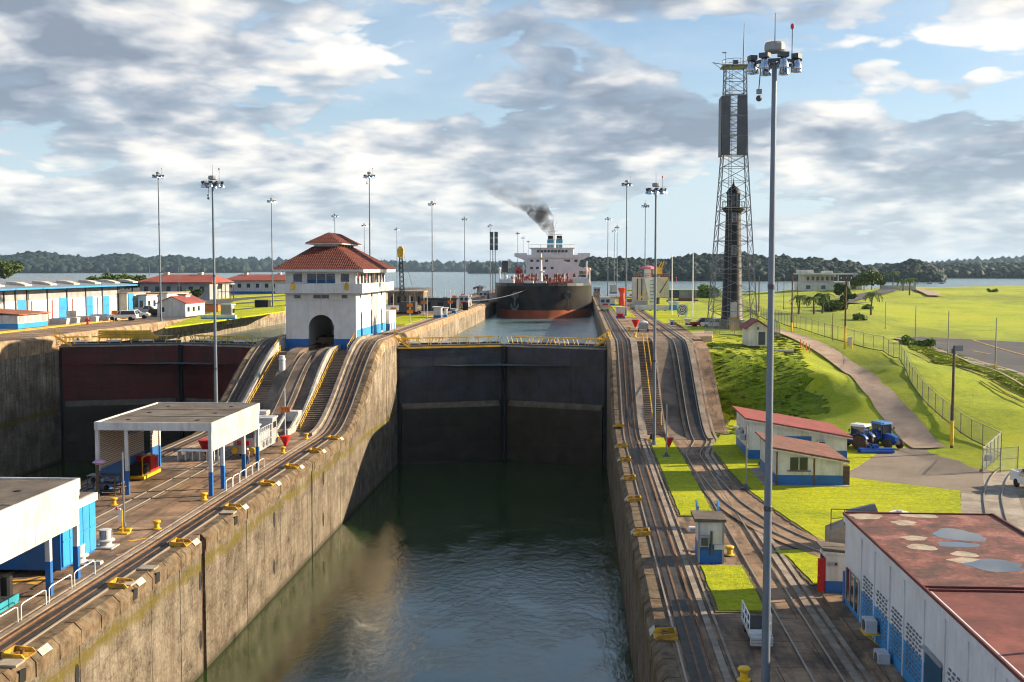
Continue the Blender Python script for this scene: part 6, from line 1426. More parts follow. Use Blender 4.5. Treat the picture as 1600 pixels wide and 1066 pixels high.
def make_fairlead():
    t = thing('fairlead', '', 'fairlead', group='yellow fairleads along the lock walls')
    B(-.55, .75, -.65, .65, 0, .06).build('base_plate', fair_y, t); B(-.55, -.42, -.65, .65, .06, .36).build('back_plate', fair_y, t)
    for s in (-1, 1): MB().prism([(-.42, .06), (.75, .06), (.55, .28), (-.42, .36)], s * .6 - .05, s * .6 + .05, 'y').build('cheek', fair_y, t); MB().lathe([(.13, .06), (.10, .2), (.13, .3)], (.15, s * .25, 0), 10).build('roller', rust, t)
    MB().bar((-.45, -.62, .35), (-.45, .62, .35), .09).build('lip', fair_y, t); return t
fl = make_fairlead()
side_l = [(57, 1003), (212, 893), (302, 838), (381, 783), (434, 748), (471, 720), (506, 698), (534, 675)]; side_r = [(1039, 990), (1002.5, 831), (990, 779), (982, 746), (976, 717), (971, 696), (966, 673)]
nth = ('nearest', 'second', 'third', 'fourth', 'fifth', 'sixth', 'seventh', 'farthest')
first = True; plate_m = M('dirty_plate', (.52, .49, .43), .7, var=.2, scale=3, dirt=(.25, .2, .14), dirt_amt=.6)
for side, lst in ((1, side_l), (-1, side_r)):
    for i, (px, py) in enumerate(lst):
        y = AX(px, py, XL + .3 if side == 1 else XR - .0).y if side == 1 else G(px, py, LOW + .2).y
        z = rampz(y) + .02; p = (XL - .78, y, z) if side == 1 else (XR + .78, y, z)
        lab = f'{nth[i] if i < len(lst) - 1 else "farthest"} yellow fairlead counted from the bottom on the {"sunlit centre wall" if side == 1 else "shaded right wall"} coping'
        if first: o = fl; o.location = p; o['label'] = lab; first = False
        else: o = clone(fl, p, 0 if side == 1 else math.pi, lab)
        if side == 1: o.rotation_euler = (0, 0, 0)
        # white plate beside it
        q = B(-.22, .22, -.6, .6, 0, .03).build('coping_plate', white2); s_ = side
        q.location = ((XL if s_ == 1 else XR) - s_ * .06, y + 1.6, z - .19); q.rotation_euler = (0, s_ * .81, 0); q.data.materials[0] = plate_m; tag(q, f'white number plate on the coping beside the {nth[i] if i < len(lst) - 1 else "farthest"} {"sunlit" if side == 1 else "shaded"} fairlead', 'plate', 'white plates on the coping')
        B(-.17, .17, -.5, .5, .031, .034).build('plate_face', plate_m, q)
for px, py in ((30, 1020), (243, 880), (366, 800), (204, 750)):
    p = AX(px, py, XL)
    if p.y < 45 or p.y > 125: continue
    o = thing('coping_step', {30: 'nearest', 243: 'second', 366: 'third'}.get(px, 'far') + ' pale concrete step with dark notch in the sunlit coping', 'step', (XL, p.y, LOW), group='steps in the coping'); B(-1.1, .06, -.5, .5, .02, .15).build('block', conc_l, o); MB().prism([(-.38, -.95), (.32, -.95), (.4, -.30), (-.3, -.22)], .05, .165, 'x').build('notch', dark, o)  # no real hollow: the notch's shade is a black slab on the face
# roof ventilators on the deck
def vent(label, px, py):
    t = thing('deck_ventilator', label, 'ventilator', G(px, py, LOW), group='deck ventilators'); s = 1.0
    MB().lathe([(.62, 0), (.62, .12), (.42, .2), (.42, .42), (.66, .5), (.68, .58), (.45, .68), (.45, 1.35), (.0, 1.38)], n=16).build('drum', lgrey, t, smooth=True); B(-.75, .75, -.75, .75, -.01, .1).build('curb', kerb_w, t)
    for k in range(6): a = k * math.pi / 3; MB().bar((.46 * math.cos(a), .46 * math.sin(a), .7), (.46 * math.cos(a), .46 * math.sin(a), 1.33), .05).build('seam', grey, t)
vent('nearer round grey ventilator on the deck behind the near shed', 124, 880); vent('farther round grey ventilator on the deck near the bare post', 165.5, 855)
sp_ = thing('signal_post', 'yellow post with white board and red lamp beside the bare white post', 'post', G(191.5, 834, LOW)); B(-.5, .5, -.3, .3, 0, .1).build('base', yellow, sp_); MB().cyl((0, 0, .1), (0, 0, 1.9), .06, n=8).build('shaft', yellow, sp_); B(-.28, -.1, -.05, .05, .9, 2.0).build('board', white2, sp_); MB().ball((-.42, 0, 2.0), .12, 8, 6).build('lamp', red, sp_)
for px, py, lab in ((149, 881, 'small pale concrete block beside the ventilators'), (196, 830, 'pale yellow concrete foot of the bare post')):
    o = MB().loft([[(-.5, -.3, 0), (.5, -.3, 0), (.5, .3, 0), (-.5, .3, 0)], [(-.45, -.25, .22), (.45, -.25, .22), (.45, .25, .22), (-.45, .25, .22)]]).build('concrete_block', kerb_w if px < 160 else yellow); o.location = G(px, py, LOW); tag(o, lab, 'block')
    MB().lathe([(.08, .22), (.08, .26), (.02, .27)], n=8).build('lifting_eye', rust, o)
# painted marks
def mark(px, mat, name='painted_mark'): struct(MB().prism([(p.x, p.y) for p in gs(px)], LOW - .02, LOW + .008, 'z').build(name, mat))
pinkp = M('faded_red_paint', (.45, .17, .14), .8, var=.3, scale=3); yelp = M('faded_yellow_paint', (.60, .33, .05), .8, var=.35, scale=3)
for q in ([(198, 845), (226, 841), (238, 840), (205, 846)], [(0, 908), (40, 905), (66, 900), (14, 915)], [(40, 912), (66, 902), (72, 903), (60, 914)]): mark(q, yelp)
for q in ([(180, 867), (206, 862), (200, 868), (186, 870)], [(252, 824), (274, 820), (268, 825), (256, 826)], [(42, 890), (66, 886), (62, 892), (46, 894)]): mark(q, pinkp)
def ring_rail(label, p0, p1, n):
    """white hoop railings along the shed edge"""
    t = thing('hoop_railing', label, 'railing', p0); d = (Vector(p1) - Vector(p0)) / n
    for k in range(n):
        a, b = d * (k + .06), d * (k + .94); MB().tube([a, a + Vector((0, 0, .9)), a + d * .08 + Vector((0, 0, 1.0)), b - d * .08 + Vector((0, 0, 1.0)), b + Vector((0, 0, .9)), b], .035, 6).build('hoop', white2, t)
ring_rail('white hoop railing in front of the near shed', (-33.0, 56, LOW), (-33.0, 73.5, LOW), 5)
ring_rail('white hoop railing along the edge of the open shed', (-33.1, 101.8, LOW), (-33.1, 114.6, LOW), 6)
tw_ = thing('flat_wagon', 'teal and black flat wagon under the near shed at the left edge', 'wagon', (-36.0, 62.5, LOW + .1)); B(-1.2, 1.2, -4, 4, .35, .5).build('deck', dgrey, tw_)
tealb = M('teal_paint', (.03, .26, .33), .5, var=.2)
for k in range(6): B(1.2, 1.28, -3.9 + k * 1.3, -2.7 + k * 1.3, .05, .62).build('side_panel', tealb, tw_)
for k in range(3): MB().lathe([(.0, -.8), (.35, -.8), (.35, .8), (0, .8)], n=12).build('roll', black, tw_).location = (-.5 + k * .5, 3.2 + k * .3, .9)
for y in (-3, 3):
    for x in (-.76, .76): MB().cyl((x - .06, y, .25), (x + .06, y, .25), .3, n=12).build('wheel', black, tw_)
# sign posts with orange boards and red buckets
def sign_post(label, px, py, z, top, signs, bucket=False, sy=.5):
    p = G(px, py, z); hh = AY(px, top, p.y).z - z; t = thing('sign_post', label, 'sign', p, group='posts with orange boards')
    MB().cyl((0, 0, 0), (0, 0, hh), .07, .06, 7).build('post', lgrey, t)
    for sg in signs:
        zz = AY(px, sg, p.y).z - z; b_ = B(-.62, .62, -.12, -.07, zz - .35, zz + .35).build('orange_board', orange, t)
        if bucket:   # digits on the near board
            for k, segs in enumerate((('t', 'r', 'm', 'R', 'b'), ('t', 'l', 'L', 'r', 'R'), ('t', 'l', 'm', 'R', 'b'))):
                cx_ = -.36 + k * .36; S = {'t': (-.1, .1, .16, .22), 'm': (-.1, .1, -.03, .03), 'b': (-.1, .1, -.22, -.16), 'l': (-.12, -.06, 0, .2), 'L': (-.12, -.06, -.2, 0), 'r': (.06, .12, 0, .2), 'R': (.06, .12, -.2, 0)}
                for q in segs: a, b2, c, d = S[q]; B(cx_ + a, cx_ + b2, -.135, -.121, zz + c, zz + d).build('character_stroke', dgrey, b_)
    if bucket: MB().lathe([(.12, 0), (.22, .25), (.62, 1.05), (.64, 1.2), (.5, 1.25)], n=14).build('red_bucket', red, t, smooth=True)
    else: MB().lathe([(.25, 0), (.25, .1), (.1, .2)], n=8).build('foot', conc_l, t)
    return t
sign_post('tall post with one numbered orange board and a red bucket at the ramp foot', 446, 697, LOW, 607, [640], True)
for k, (px, py, top, sg) in enumerate([(615, 501, 459, [483]), (640.6, 503, 462, [477, 487]), (662.5, 493, 455, [473]), (667.5, 498, 462, []), (680, 480, 454, [467]), (687.5, 480, 458, [476]), (695.6, 478, 452, [466]), (703.7, 490, 453, [472]), (710, 480, 452, [464]), (723, 472, 448, [461]), (741, 461, 440, [451]), (750, 462, 443, [])]):
    sign_post(f'{["first", "second", "third", "fourth", "fifth", "sixth", "seventh", "eighth", "ninth", "tenth", "eleventh", "twelfth"][k]} {"board post" if sg else "bare post"} from the left along the centre wall behind the tower', px, py, 0, top, sg)
def bucket(label, px, py, z, sc_=1.0):
    t = thing('warning_bucket', label, 'bucket', G(px, py, z)); t.scale = (sc_,) * 3; MB().lathe([(.06, 0), (.55, 1.1), (.57, 1.2), (.45, 1.22)], n=14).build('cone', red, t, smooth=True); MB().lathe([(.3, 0), (.3, .06), (.05, .1)], n=10).build('foot', yellow, t)
bucket('red cone shaped bucket on the upper right deck', 993, 513, 0, 1.3); bucket('red cone bucket on the narrow lawn by the slim post', 1045, 700, LOW, 1.0); bucket('red cone bucket on a yellow stand under the open shed roof', 322, 712, LOW, 1.5)
wl_ = thing('white_pillar', 'white cylindrical pillar on the slope left of the middle ramp', 'pillar', (-42.0, 155, -4.3)); MB().lathe([(.45, 0), (.45, 2.2), (.5, 2.25), (.5, 2.5), (.38, 2.6), (.38, 2.9), (0, 2.95)], n=14).build('drum', lgrey, wl_, smooth=True); B(-.6, .6, -.6, .6, -.6, .02).build('foot', conc_r, wl_)
mlb = thing('winch_box', 'black and yellow mast winch box at the foot of the stairs lamp', 'box', G(1019, 688, LOW)); B(-.6, .6, -.4, .4, 0, .15).build('plate', yellow, mlb); MB().lathe([(.35, .15), (.3, .5), (.1, .75)], n=8).build('winch', black, mlb)
pole('yellow marker post right of the stairs lamp', 1033, 675, LOW, 643, .08, yellow, name='marker_post')
bn = thing('rack_pallets', 'white pipe rack standing on the deck behind the open shed', 'rack', G(308, 719, LOW)); [B(-2 + k * .8, -1.9 + k * .8, -.5, .5, 0, 1.0).build('hoop', white2, bn) for k in range(6)]; B(-2, 2.1, -.5, .5, 1.0, 1.08).build('top', white2, bn)
# ================================================================== LEFT BANK
def xface(px, py): p = G(px, py, 0); return p
metal_roof = M('grey_metal_roof', (.27, .29, .32), .45, metal=.3, var=.12, dirt=(.2, .16, .13), dirt_amt=.3)
p = G(185, 490, 0); q0 = -34.0
FX, FY1 = p.x, p.y; FZ = AX(185, 446, FX).z
wh_ = thing('warehouse', 'long white quay warehouse with blue doors and thin grey roof at the left edge', 'building', (FX, FY1, 0))
FY0 = AX(-40, 480, FX).y
B(-14, -.2, FY0 - FY1, -.05, 0, FZ - .1).build('wall_core', white, wh_)
cols = [-40, 6, 24, 42, 74, 104.5, 134, 160, 184.5]; cy = [AX(c, 480, FX).y - FY1 for c in cols]
for y in cy: B(-.05, .18, y - .14, y + .14, 0, FZ - .1).build('column', dgrey, wh_)
for a, b in zip(cy[:-1], cy[1:]): B(-.2, .0, a + .15, b - .15, 0, FZ * .66).build('wall_panel', white, wh_); B(-.2, -.04, a + .15, b - .15, FZ * .66 + .02, FZ - .12).build('clerestory', grey, wh_)
for k, (a, b, t_) in enumerate(((27, 40.5, 469), (92, 104, 465.5), (134.5, 145, 463.5), (161, 170.5, 462.5))):
    ya, yb = AX(a, 480, FX).y - FY1, AX(b, 480, FX).y - FY1; z = AX((a + b) / 2, t_, FX).z; d_ = B(.0, .07, ya, yb, 0, z).build('roller_door', blue_l, wh_); B(.07, .10, ya, yb, z * .5, z * .5 + .08).build('door_rib', blue, d_)
for a in (49, 81, 113, 152): y = AX(a, 480, FX).y - FY1; MB().bar((.12, y, .3), (.12, y, FZ * .62), .12).build('red_pipe', red, wh_)
for a in (30, 55, 62, 86, 120, 176): y = AX(a, 480, FX).y - FY1; w_ = B(-.01, .03, y - 1.0, y + 1.0, FZ * .38, FZ * .60).build('louvre_window', lgrey, wh_)
MB().prism([(-15, FZ + 1.6), (2.6, FZ), (2.6, FZ + .16), (-15, FZ + 1.76)], FY0 - FY1, 5.5, 'y').build('roof', metal_roof, wh_); B(2.55, 2.68, FY0 - FY1, 5.5, FZ - .12, FZ + .2).build('eave_trim', blue_l, wh_)
for k in range(7): y = FY0 - FY1 + 10 + k * 11; MB().prism([(-5, FZ + .85), (-1.0, FZ + .45), (-1.0, FZ + .75), (-3, FZ + 1.3), (-5, FZ + 1.4)], y, y + 3, 'y').build('roof_light', cream, wh_)
# pavilion
a, b = G(27, 514, 0), G(76, 509, 0)
pv_ = thing('quay_pavilion', 'low white and blue pavilion with rusty flat roof and arched openings on the left quay', 'pavilion', (b.x, a.y, 0)); L = b.y - a.y; hz_ = AX(76, 489, b.x).z
B(-14, -.15, 0, L, .9, hz_).build('wall', white, pv_); B(-14.02, -.12, -.02, L + .02, 0, .9).build('wall_base', blue_l, pv_); MB().prism([(-14.5, hz_ + .9), (-13, hz_ + 1.0), (.4, hz_ + .02), (.4, hz_ + .2), (-14.5, hz_ + 1.1)], -.4, L + .4, 'y').build('roof', M('rusty_roof', (.30, .11, .06), .8, var=.3), pv_)
for k in range(4):
    y = L * (k + .18) / 4; w_ = L / 4 * .66; m = MB(); n = 8
    m.prism([(y, 1.0), (y + w_, 1.0)] + [(y + w_ / 2 + w_ / 2 * math.cos(math.pi * j / n), 1.9 + .6 * math.sin(math.pi * j / n)) for j in range(n + 1)], -.16, -.10, 'x').build('arched_opening', grey, pv_)
def block(name, label, cat, px0, px1, pyb, pyt, depth, wallm_, roofm, base=None, door=None, windows=(), gable=0.0, z=0.0, over=.3, lit=True):
    """box house standing at pixel base; front faces the camera"""
    p0, p1 = G(px0, pyb, z), G(px1, pyb, z); w = p1.x - p0.x; h = AY(px0, pyt, p0.y).z - z
    t = thing(name, label, cat, p0); B(0, w, 0, depth, 0 if not base else .9, h).build('wall', wallm_, t)
    if base: B(-.03, w + .03, -.03, depth + .03, 0, .9).build('wall_base', base, t)
    if gable: MB().prism([(-over, h), (w / 2, h + gable), (w + over, h), (w + over, h - .15), (w / 2, h + gable - .15), (-over, h - .15)], -over, depth + over, 'y').build('roof', roofm, t); MB().prism([(0, h), (w, h), (w / 2, h + gable - .2)], .02, .2, 'y').build('gable', wallm_, t)
    else: B(-over, w + over, -over, depth + over, h + .01, h + .25).build('roof', roofm, t)
    for a, b, c, d in windows: w_ = B(w * a, w * b, -.05, .02, h * c, h * d).build('window', glass, t); B(w * a - .08, w * b + .08, -.12, .0, h * c - .12, h * c).build('sill', white2, w_)
    if door: B(w * door[0], w * door[1], -.06, .02, 0, h * door[2]).build('door', door[3], t)
    # openings on the lit right side
    if lit:
        for k in range(max(1, int(depth / 4))): B(w - .01, w + .05, 1.2 + k * 3.4, 2.6 + k * 3.4, h * .35, h * .7).build('side_window', glass, t)
    return t
block('store_block', 'white flat roofed store with a blue door at the end of the warehouse', 'building', 186, 199, 490, 459, 14, cream, conc_l, lit=False)
sb_ = G(201, 489, 0); bd = thing('blue_doorway', 'tall blue roller door on the store beside the warehouse', 'door', AX(205, 488, G(199, 490, 0).x + .1)); B(0, .08, -1.6, 1.6, 0, 4.6).build('shutter', blue_l, bd)
block('store_block', 'white block with a brown door behind the parked cars', 'building', 216, 229, 489, 462, 10, white, conc_l, door=(.2, .6, .7, rust))
block('store_block', 'white low block with pipes left of the tall mast', 'building', 228, 262, 487, 459, 16, white, conc_l, door=(.6, .9, .6, blue))
block('quay_house', 'small white house with red gable roof right of the tall mast', 'house', 246, 291, 495, 474, 13, white, roof_r, gable=1.6, windows=((.15, .25, .35, .7),))
block('quay_house', 'little white house with grey chimney block beside the lawn', 'house', 279, 291, 493, 461, 3, white, conc_l, lit=False)
block('grey_kiosk', 'small grey kiosk with a window on the left lawn edge', 'kiosk', 345, 361, 496, 477, 2.6, grey, lgrey, over=.25)
block('orange_container', 'orange container behind the small white houses', 'container', 320, 341, 487, 477, 3, orange, rust, over=.02, lit=False)
block('black_container', 'black open container on the far left lawn', 'container', 398, 419, 480, 470, 3, black, dgrey, over=.02, lit=False)
def red_hall(label, px0, px1, pyb, eave, ridge_, depth, wm, rp_, base=None):
    p0, p1 = G(px0, pyb, 0), G(px1, pyb, 0); w = p1.x - p0.x; h = AY(px0, eave, p0.y).z; hr = AY(px0, ridge_, p0.y + depth / 2).z
    t = thing('red_roof_hall', label, 'building', p0); B(0, w, 0, depth, 0 if not base else 1, h).build('wall', wm, t)
    if base: B(-.03, w + .03, -.03, depth + .03, 0, 1).build('wall_base', base, t)
    o = 1.4
    a, b, c, d, e, f = (-o, -o, h), (w + o, -o, h), (w + o, depth + o, h), (-o, depth + o, h), (4, depth / 2, hr), (w - 2, depth / 2, hr)
    for nm, fc in (('roof_slope', (a, b, f, e)), ('roof_slope', (c, d, e, f)), ('roof_hip', (b, c, f)), ('roof_hip', (d, a, e))):
        m = MB(); n_ = len(fc); m.add(list(fc) + [(x, y, z - .18) for x, y, z in fc], [tuple(range(n_)), tuple(range(2 * n_ - 1, n_ - 1, -1))] + [(i, (i + 1) % n_, n_ + (i + 1) % n_, n_ + i) for i in range(n_)]).build(nm, roof_o, t)
    for k in range(int(w / 4)): w_ = B(1.5 + k * 4, 3 + k * 4, -.05, .02, h * .45, h * .75).build('window', glass, t)
    for k in range(2): B(w * .2 + k * w * .5, w * .2 + 1.4 + k * w * .5, depth / 2 - 1, depth / 2 + 1, hr - .3, hr + .8).build('roof_vent', cream, t)
    return t
red_hall('large grey walled hall with orange red hipped roof behind the left quay', 219, 330, 468, 441, 429, 22, grey, 0)
red_hall('long white hall with red roof between the masts left of the control tower', 352, 460, 459, 438, 429, 18, white, 0, blue)
pch = thing('timber_porch', 'open timber porch at the right end of the grey hall', 'porch', G(334, 467, 0)); [MB().cyl((x, y, 0), (x, y, 5.2), .15, n=6).build('post', wood, pch) for x in (0, 3, 6) for y in (0, 4)]; B(-.4, 6.4, -.4, 4.4, 5.2, 5.45).build('roof', cream, pch); B(-.2, 6.2, -.1, .1, 2.4, 2.6).build('beam', wood, pch)
lbw = thing('blue_bench', 'long white and blue bench lying at the edge of the left lawn', 'bench', G(313, 499, 0)); B(0, 7.6, 0, 1.2, .35, .9).build('seat', white, lbw); B(.1, 7.5, .1, 1.1, 0, .35).build('base', blue_l, lbw)
for i, (px, py, w_, lab) in enumerate([(78, 507, 3.2, 'white tub on the quay beside the pavilion'), (92, 505, 3.6, 'white mooring boat on the quay beside the pavilion'), (105, 503, 1.8, 'tall white cabinet on the quay'), (118, 503, 4.2, 'white and blue rowing boat on the quay left of the red hydrant'), (142, 500, 3.8, 'white launch on the quay right of the red hydrant'), (160, 499, 3.2, 'pale trailer on the quay by the orange sign')]):
    t = thing('quay_boat' if i in (1, 3, 4) else 'quay_box', lab, 'boat' if i in (1, 3, 4) else 'box', G(px, py, .01)); h_ = 1.1 if i != 2 else 2.2
    MB().loft([[(0, 0, 0), (w_, .1, 0), (w_, 1.3, 0), (0, 1.4, 0)], [(-.15, -.1, h_), (w_ + .2, 0, h_), (w_ + .2, 1.4, h_), (-.15, 1.5, h_)]]).build('shell', white, t); B(.2, w_ - .2, .15, 1.25, h_ + .005, h_ + .06).build('cover', lgrey if i % 2 else blue_l, t)
hy = thing('hydrant', 'red hydrant standing on the left quay', 'hydrant', G(137, 507, 0)); MB().lathe([(.3, 0), (.3, .15), (.22, .2), (.22, .9), (.32, 1.0), (.2, 1.3), (.05, 1.4)], n=10).build('barrel', red, hy); MB().cyl((-.5, 0, .8), (.5, 0, .8), .12, n=8).build('outlets', red, hy)
osg = thing('orange_sign', 'small orange board on a post on the left quay', 'sign', G(179, 503, 0)); MB().cyl((0, 0, 0), (0, 0, 2.4), .06, n=6).build('post', grey, osg); B(-.6, .6, -.06, 0, 1.5, 2.3).build('board', orange, osg)
for px, py, top, lab in ((234, 458, 411, 'leftmost street lamp behind the red roofed hall'), (257, 468, 417, 'street lamp in front of the red roofed hall'), (280, 470, 418, 'double street lamp in front of the red roofed hall'), (320, 466, 416, 'street lamp at the right end of the red roofed hall')): pole(lab, px, py, 0, top, .11, steel, lamp='arm', name='street_lamp', group='street lamps by the red roofed hall')
# yellow kerb stripe along the left quay
ky = G(0, 521, 0).x; struct(B(ky - .35, ky + .35, 120, 262, -.05, .12).build('yellow_kerb', yellow)); k2 = G(120, 506, 0).x; struct(B(k2 - .2, k2 + .2, 150, 300, -.05, .08).build('yellow_line', yelp))
# ================================================================== TREES
def leaf_cloud(name, blobs, n, size, mat, parent, rng):
    """leaf sprays scattered through several lobes"""
    V = []; tot = sum(b[3] ** 2 for b in blobs)
    for bx_, by_, bz_, r, sz in blobs:
        k = int(n * r * r / tot); d = rng.normal(size=(k, 3)); d /= np.linalg.norm(d, axis=1)[:, None]; rad = r * rng.random(k)[:, None] ** .38
        c = d * rad * np.array([1, 1, sz]) + np.array([bx_, by_, bz_]); u = rng.normal(size=(k, 3)); u /= np.linalg.norm(u, axis=1)[:, None]
        w = np.cross(u, rng.normal(size=(k, 3))); w /= np.linalg.norm(w, axis=1)[:, None]; s = size * rng.uniform(.6, 1.3, (k, 1))
        V.append(np.stack([c - u * s - w * s * .55, c + u * s - w * s * .55, c + u * s + w * s * .55, c - u * s + w * s * .55], 1))
    V = np.concatenate(V); k = len(V); me = bpy.data.meshes.new(name); me.from_pydata(V.reshape(-1, 3).tolist(), [], np.arange(k * 4).reshape(-1, 4).tolist()); me.materials.append(mat)
    o = bpy.data.objects.new(name, me); C.objects.link(o); o.parent = parent; return o
def tree(label, loc, h, rw, lobes=9, n=2600, size=.42, mat=leaf, seed=1, name='broadleaf_tree', trunk=.35, flat=.6, low=.45):
    rng = np.random.default_rng(seed); random.seed(seed); t = thing(name, label, 'tree', loc)
    bl = [(random.uniform(-.6, .6) * rw, random.uniform(-.6, .6) * rw, h * random.uniform(low + .12, .88), rw * random.uniform(.32, .55), flat) for _ in range(lobes)]
    tk_ = MB(); MB().cyl((0, 0, -.3), (0, 0, h * low), trunk, trunk * .7, 8).build('trunk', wood, t)
    for b in bl[:6]: MB().cyl((0, 0, h * low * .9), (b[0] * .8, b[1] * .8, b[2]), trunk * .45, trunk * .12, 5).build('limb', wood, t)
    leaf_cloud('crown', bl, n, size, mat, t, rng); return t
p = G(8, 452, 0); tree('dark spreading tree at the left edge behind the warehouse', (p.x, p.y, 0), 15, 10, 12, 4200, .6, seed=3)
for px, py, h_, rw, lab, s_ in ((160, 462, 7.0, 6, 'round green tree behind the warehouse roof', 4), (185, 463, 8, 7, 'broad green tree left of the red roofed hall', 5), (207, 464, 8.2, 7, 'green tree touching the red roofed hall', 6), (302, 476, 4.5, 3.5, 'low dark shrub in front of the grey hall', 7)): p = G(px, py, 0); tree(lab, (p.x, p.y, 0), h_, rw, 9, 2400, .45, seed=s_)
# far white house with palms and garden trees
hx, hy_ = G(1252, 453, 2.6), G(1345, 453, 2.6)
vh = thing('white_villa', 'white two storey flat roofed house on the field before the forest', 'house', (hx.x, hx.y, H(hx.x, hx.y) - .2)); W = hy_.x - hx.x
B(0, W, 0, 14, 0, 3.4).build('ground_storey', white, vh); B(1.5, W * .55, 1.5, 14, 3.41, 6.6).build('upper_storey', cream, vh); B(-.3, W * .9, -1.2, 14.5, 6.61, 7.1).build('roof_slab', white, vh); B(W * .45, W * 1.02, -.8, 14, 3.42, 3.8).build('terrace_slab', white, vh)
B(W * .6, W * .62, 0, .3, 3.8, 6.6).build('column', white, vh); B(W * .88, W * .9, 0, .3, 3.8, 6.6).build('column', white, vh); B(.1, W * .22, 2, 12, 7.11, 8.4).build('roof_room', white, vh); B(W * .42, W * .55, 3, 10, 7.11, 8.0).build('roof_room', white, vh)
for k in range(4): B(W * (.08 + k * .25), W * (.08 + k * .25) + 1.6, -.06, .02, 1.0, 2.4).build('window', glass, vh)
for k in range(6): B(W * .10 + k * W * .08, W * .10 + k * W * .08 + 1.0, 1.42, 1.5, 4.3, 5.8).build('window', glass, vh)
def frond_mesh(L, droop, w, mat):
    m = MB(); n = 9; pts = [(L * k / n, droop * -(k / n) ** 2 * L + .35 * L * (k / n) * (1 - k / n) * 1.3) for k in range(n + 1)]
    for k in range(n):
        (r0, z0), (r1, z1) = pts[k], pts[k + 1]; w0 = w * math.sin(math.pi * min(1, (k + .6) / (n + .6)) ** .8) + .05
        for s in (-1, 1):      # leaflets, hanging to both sides of the rib
            m.quad((r0, 0, z0), (r0 + (r1 - r0) * .75, 0, z0 + (z1 - z0) * .75), (r1 + .15, s * w0, z1 - w0 * .55), (r0 + .28, s * w0, z0 - w0 * .55))
    return m.mesh('frond', mat, fix=False)
fr_m = [frond_mesh(3.0, .55, .55, palm_m), frond_mesh(2.7, .95, .55, palm_m), frond_mesh(2.8, .15, .5, palm_m)]
def palm(label, px, py, top, z, seed):
    p = G(px, py, z); random.seed(seed); zg = H(p.x, p.y); hh = AY(px, top, p.y).z - zg; t = thing('palm_tree', label, 'palm', (p.x, p.y, zg), group='coconut palms near the white house'); sz = .86
    lean_ = random.uniform(-.5, .5); tp = hh * .86; pts = [(lean_ * (k / 5) ** 2, 0, tp * k / 5) for k in range(6)]
    m = MB()
    for k in range(5): m.cyl(pts[k], pts[k + 1], .28 - .03 * k, .25 - .03 * k, 7, cap=k in (0, 4))
    m.build('trunk', wood, t)
    for k in range(17):
        f_ = inst(fr_m[k % 3], 'frond', t, (lean_, 0, tp), k * 2.4 + random.uniform(-.2, .2), (sz, sz, sz * random.uniform(.8, 1.2)))
for k, (px, py, top, z, lab) in enumerate([(1248, 485, 458, .8, 'leftmost low palm on the field below the white house'), (1272, 485, 460, .8, 'second low palm from the left below the white house'), (1285, 484, 455, .8, 'third low palm from the left below the white house'), (1361, 483, 452, .6, 'bushy palm standing alone beside the field road'), (1395, 453, 420, 1.8, 'tallest palm on the skyline right of the white house'), (1411, 457, 434, 1.7, 'small palm between two taller skyline palms'), (1421, 462, 431, 1.5, 'rightmost palm beside the dirt track'), (1215, 446, 430, .5, 'distant palm behind the big light mast')]): palm(lab, px, py, top, z, 20 + k)
for k, (px, py, h_, rw, lab) in enumerate([(1275, 452, 6.0, 3.5, 'garden tree in front of the left half of the white house'), (1350, 456, 7.5, 6, 'spreading garden tree at the right end of the white house'), (1362, 455, 6.5, 6, 'dark garden tree right of the white house'), (1318, 466, 6.0, 2.6, 'small tree in front of the right half of the white house'), (1286, 470, 3.4, 2.6, 'round garden shrub left of the house drive'), (1300, 473, 3.0, 3.2, 'dense low shrub beside the house drive'), (1310, 472, 3.0, 2.5, 'low dark shrub at the bend of the house drive'), (1325, 464, 2.5, 2.2, 'small shrub next to the house steps')]): p = G(px, py, 2.0); tree(lab, (p.x, p.y, H(p.x, p.y)), h_, rw, 8, 1300, .38, seed=40 + k, name='garden_tree' if h_ > 4 else 'garden_shrub', low=.3 if h_ > 4 else .15, trunk=.2)
dv = [G(1345, 470, 1.4), G(1308, 474, 1.0), G(1318, 468, 1.4), G(1360, 462, 1.6), G(1392, 457, 1.8), G(1376, 452.5, 2.2)]
dro, _ = ribbon(dv, 7, asph_d, 'house_drive', off=.5, step=6); struct(dro)
dt = [G(1430, 452, 1.9), G(1445, 458, 1.7), G(1462, 464, 1.3)]; dro, _ = ribbon(dt, 5, roadc, 'dirt_track', off=.5, step=6); struct(dro)
gw_ = thing('garden_wall', 'low cream wall at the end of the house drive', 'wall', G(1375, 454, 2.2)); B(0, 14, 0, .4, 0, 2.0).build('wall', cream, gw_); [B(x, x + .7, -.15, .55, 0, 2.5).build('pier', cream, gw_) for x in (0, 6.6, 13.3)]
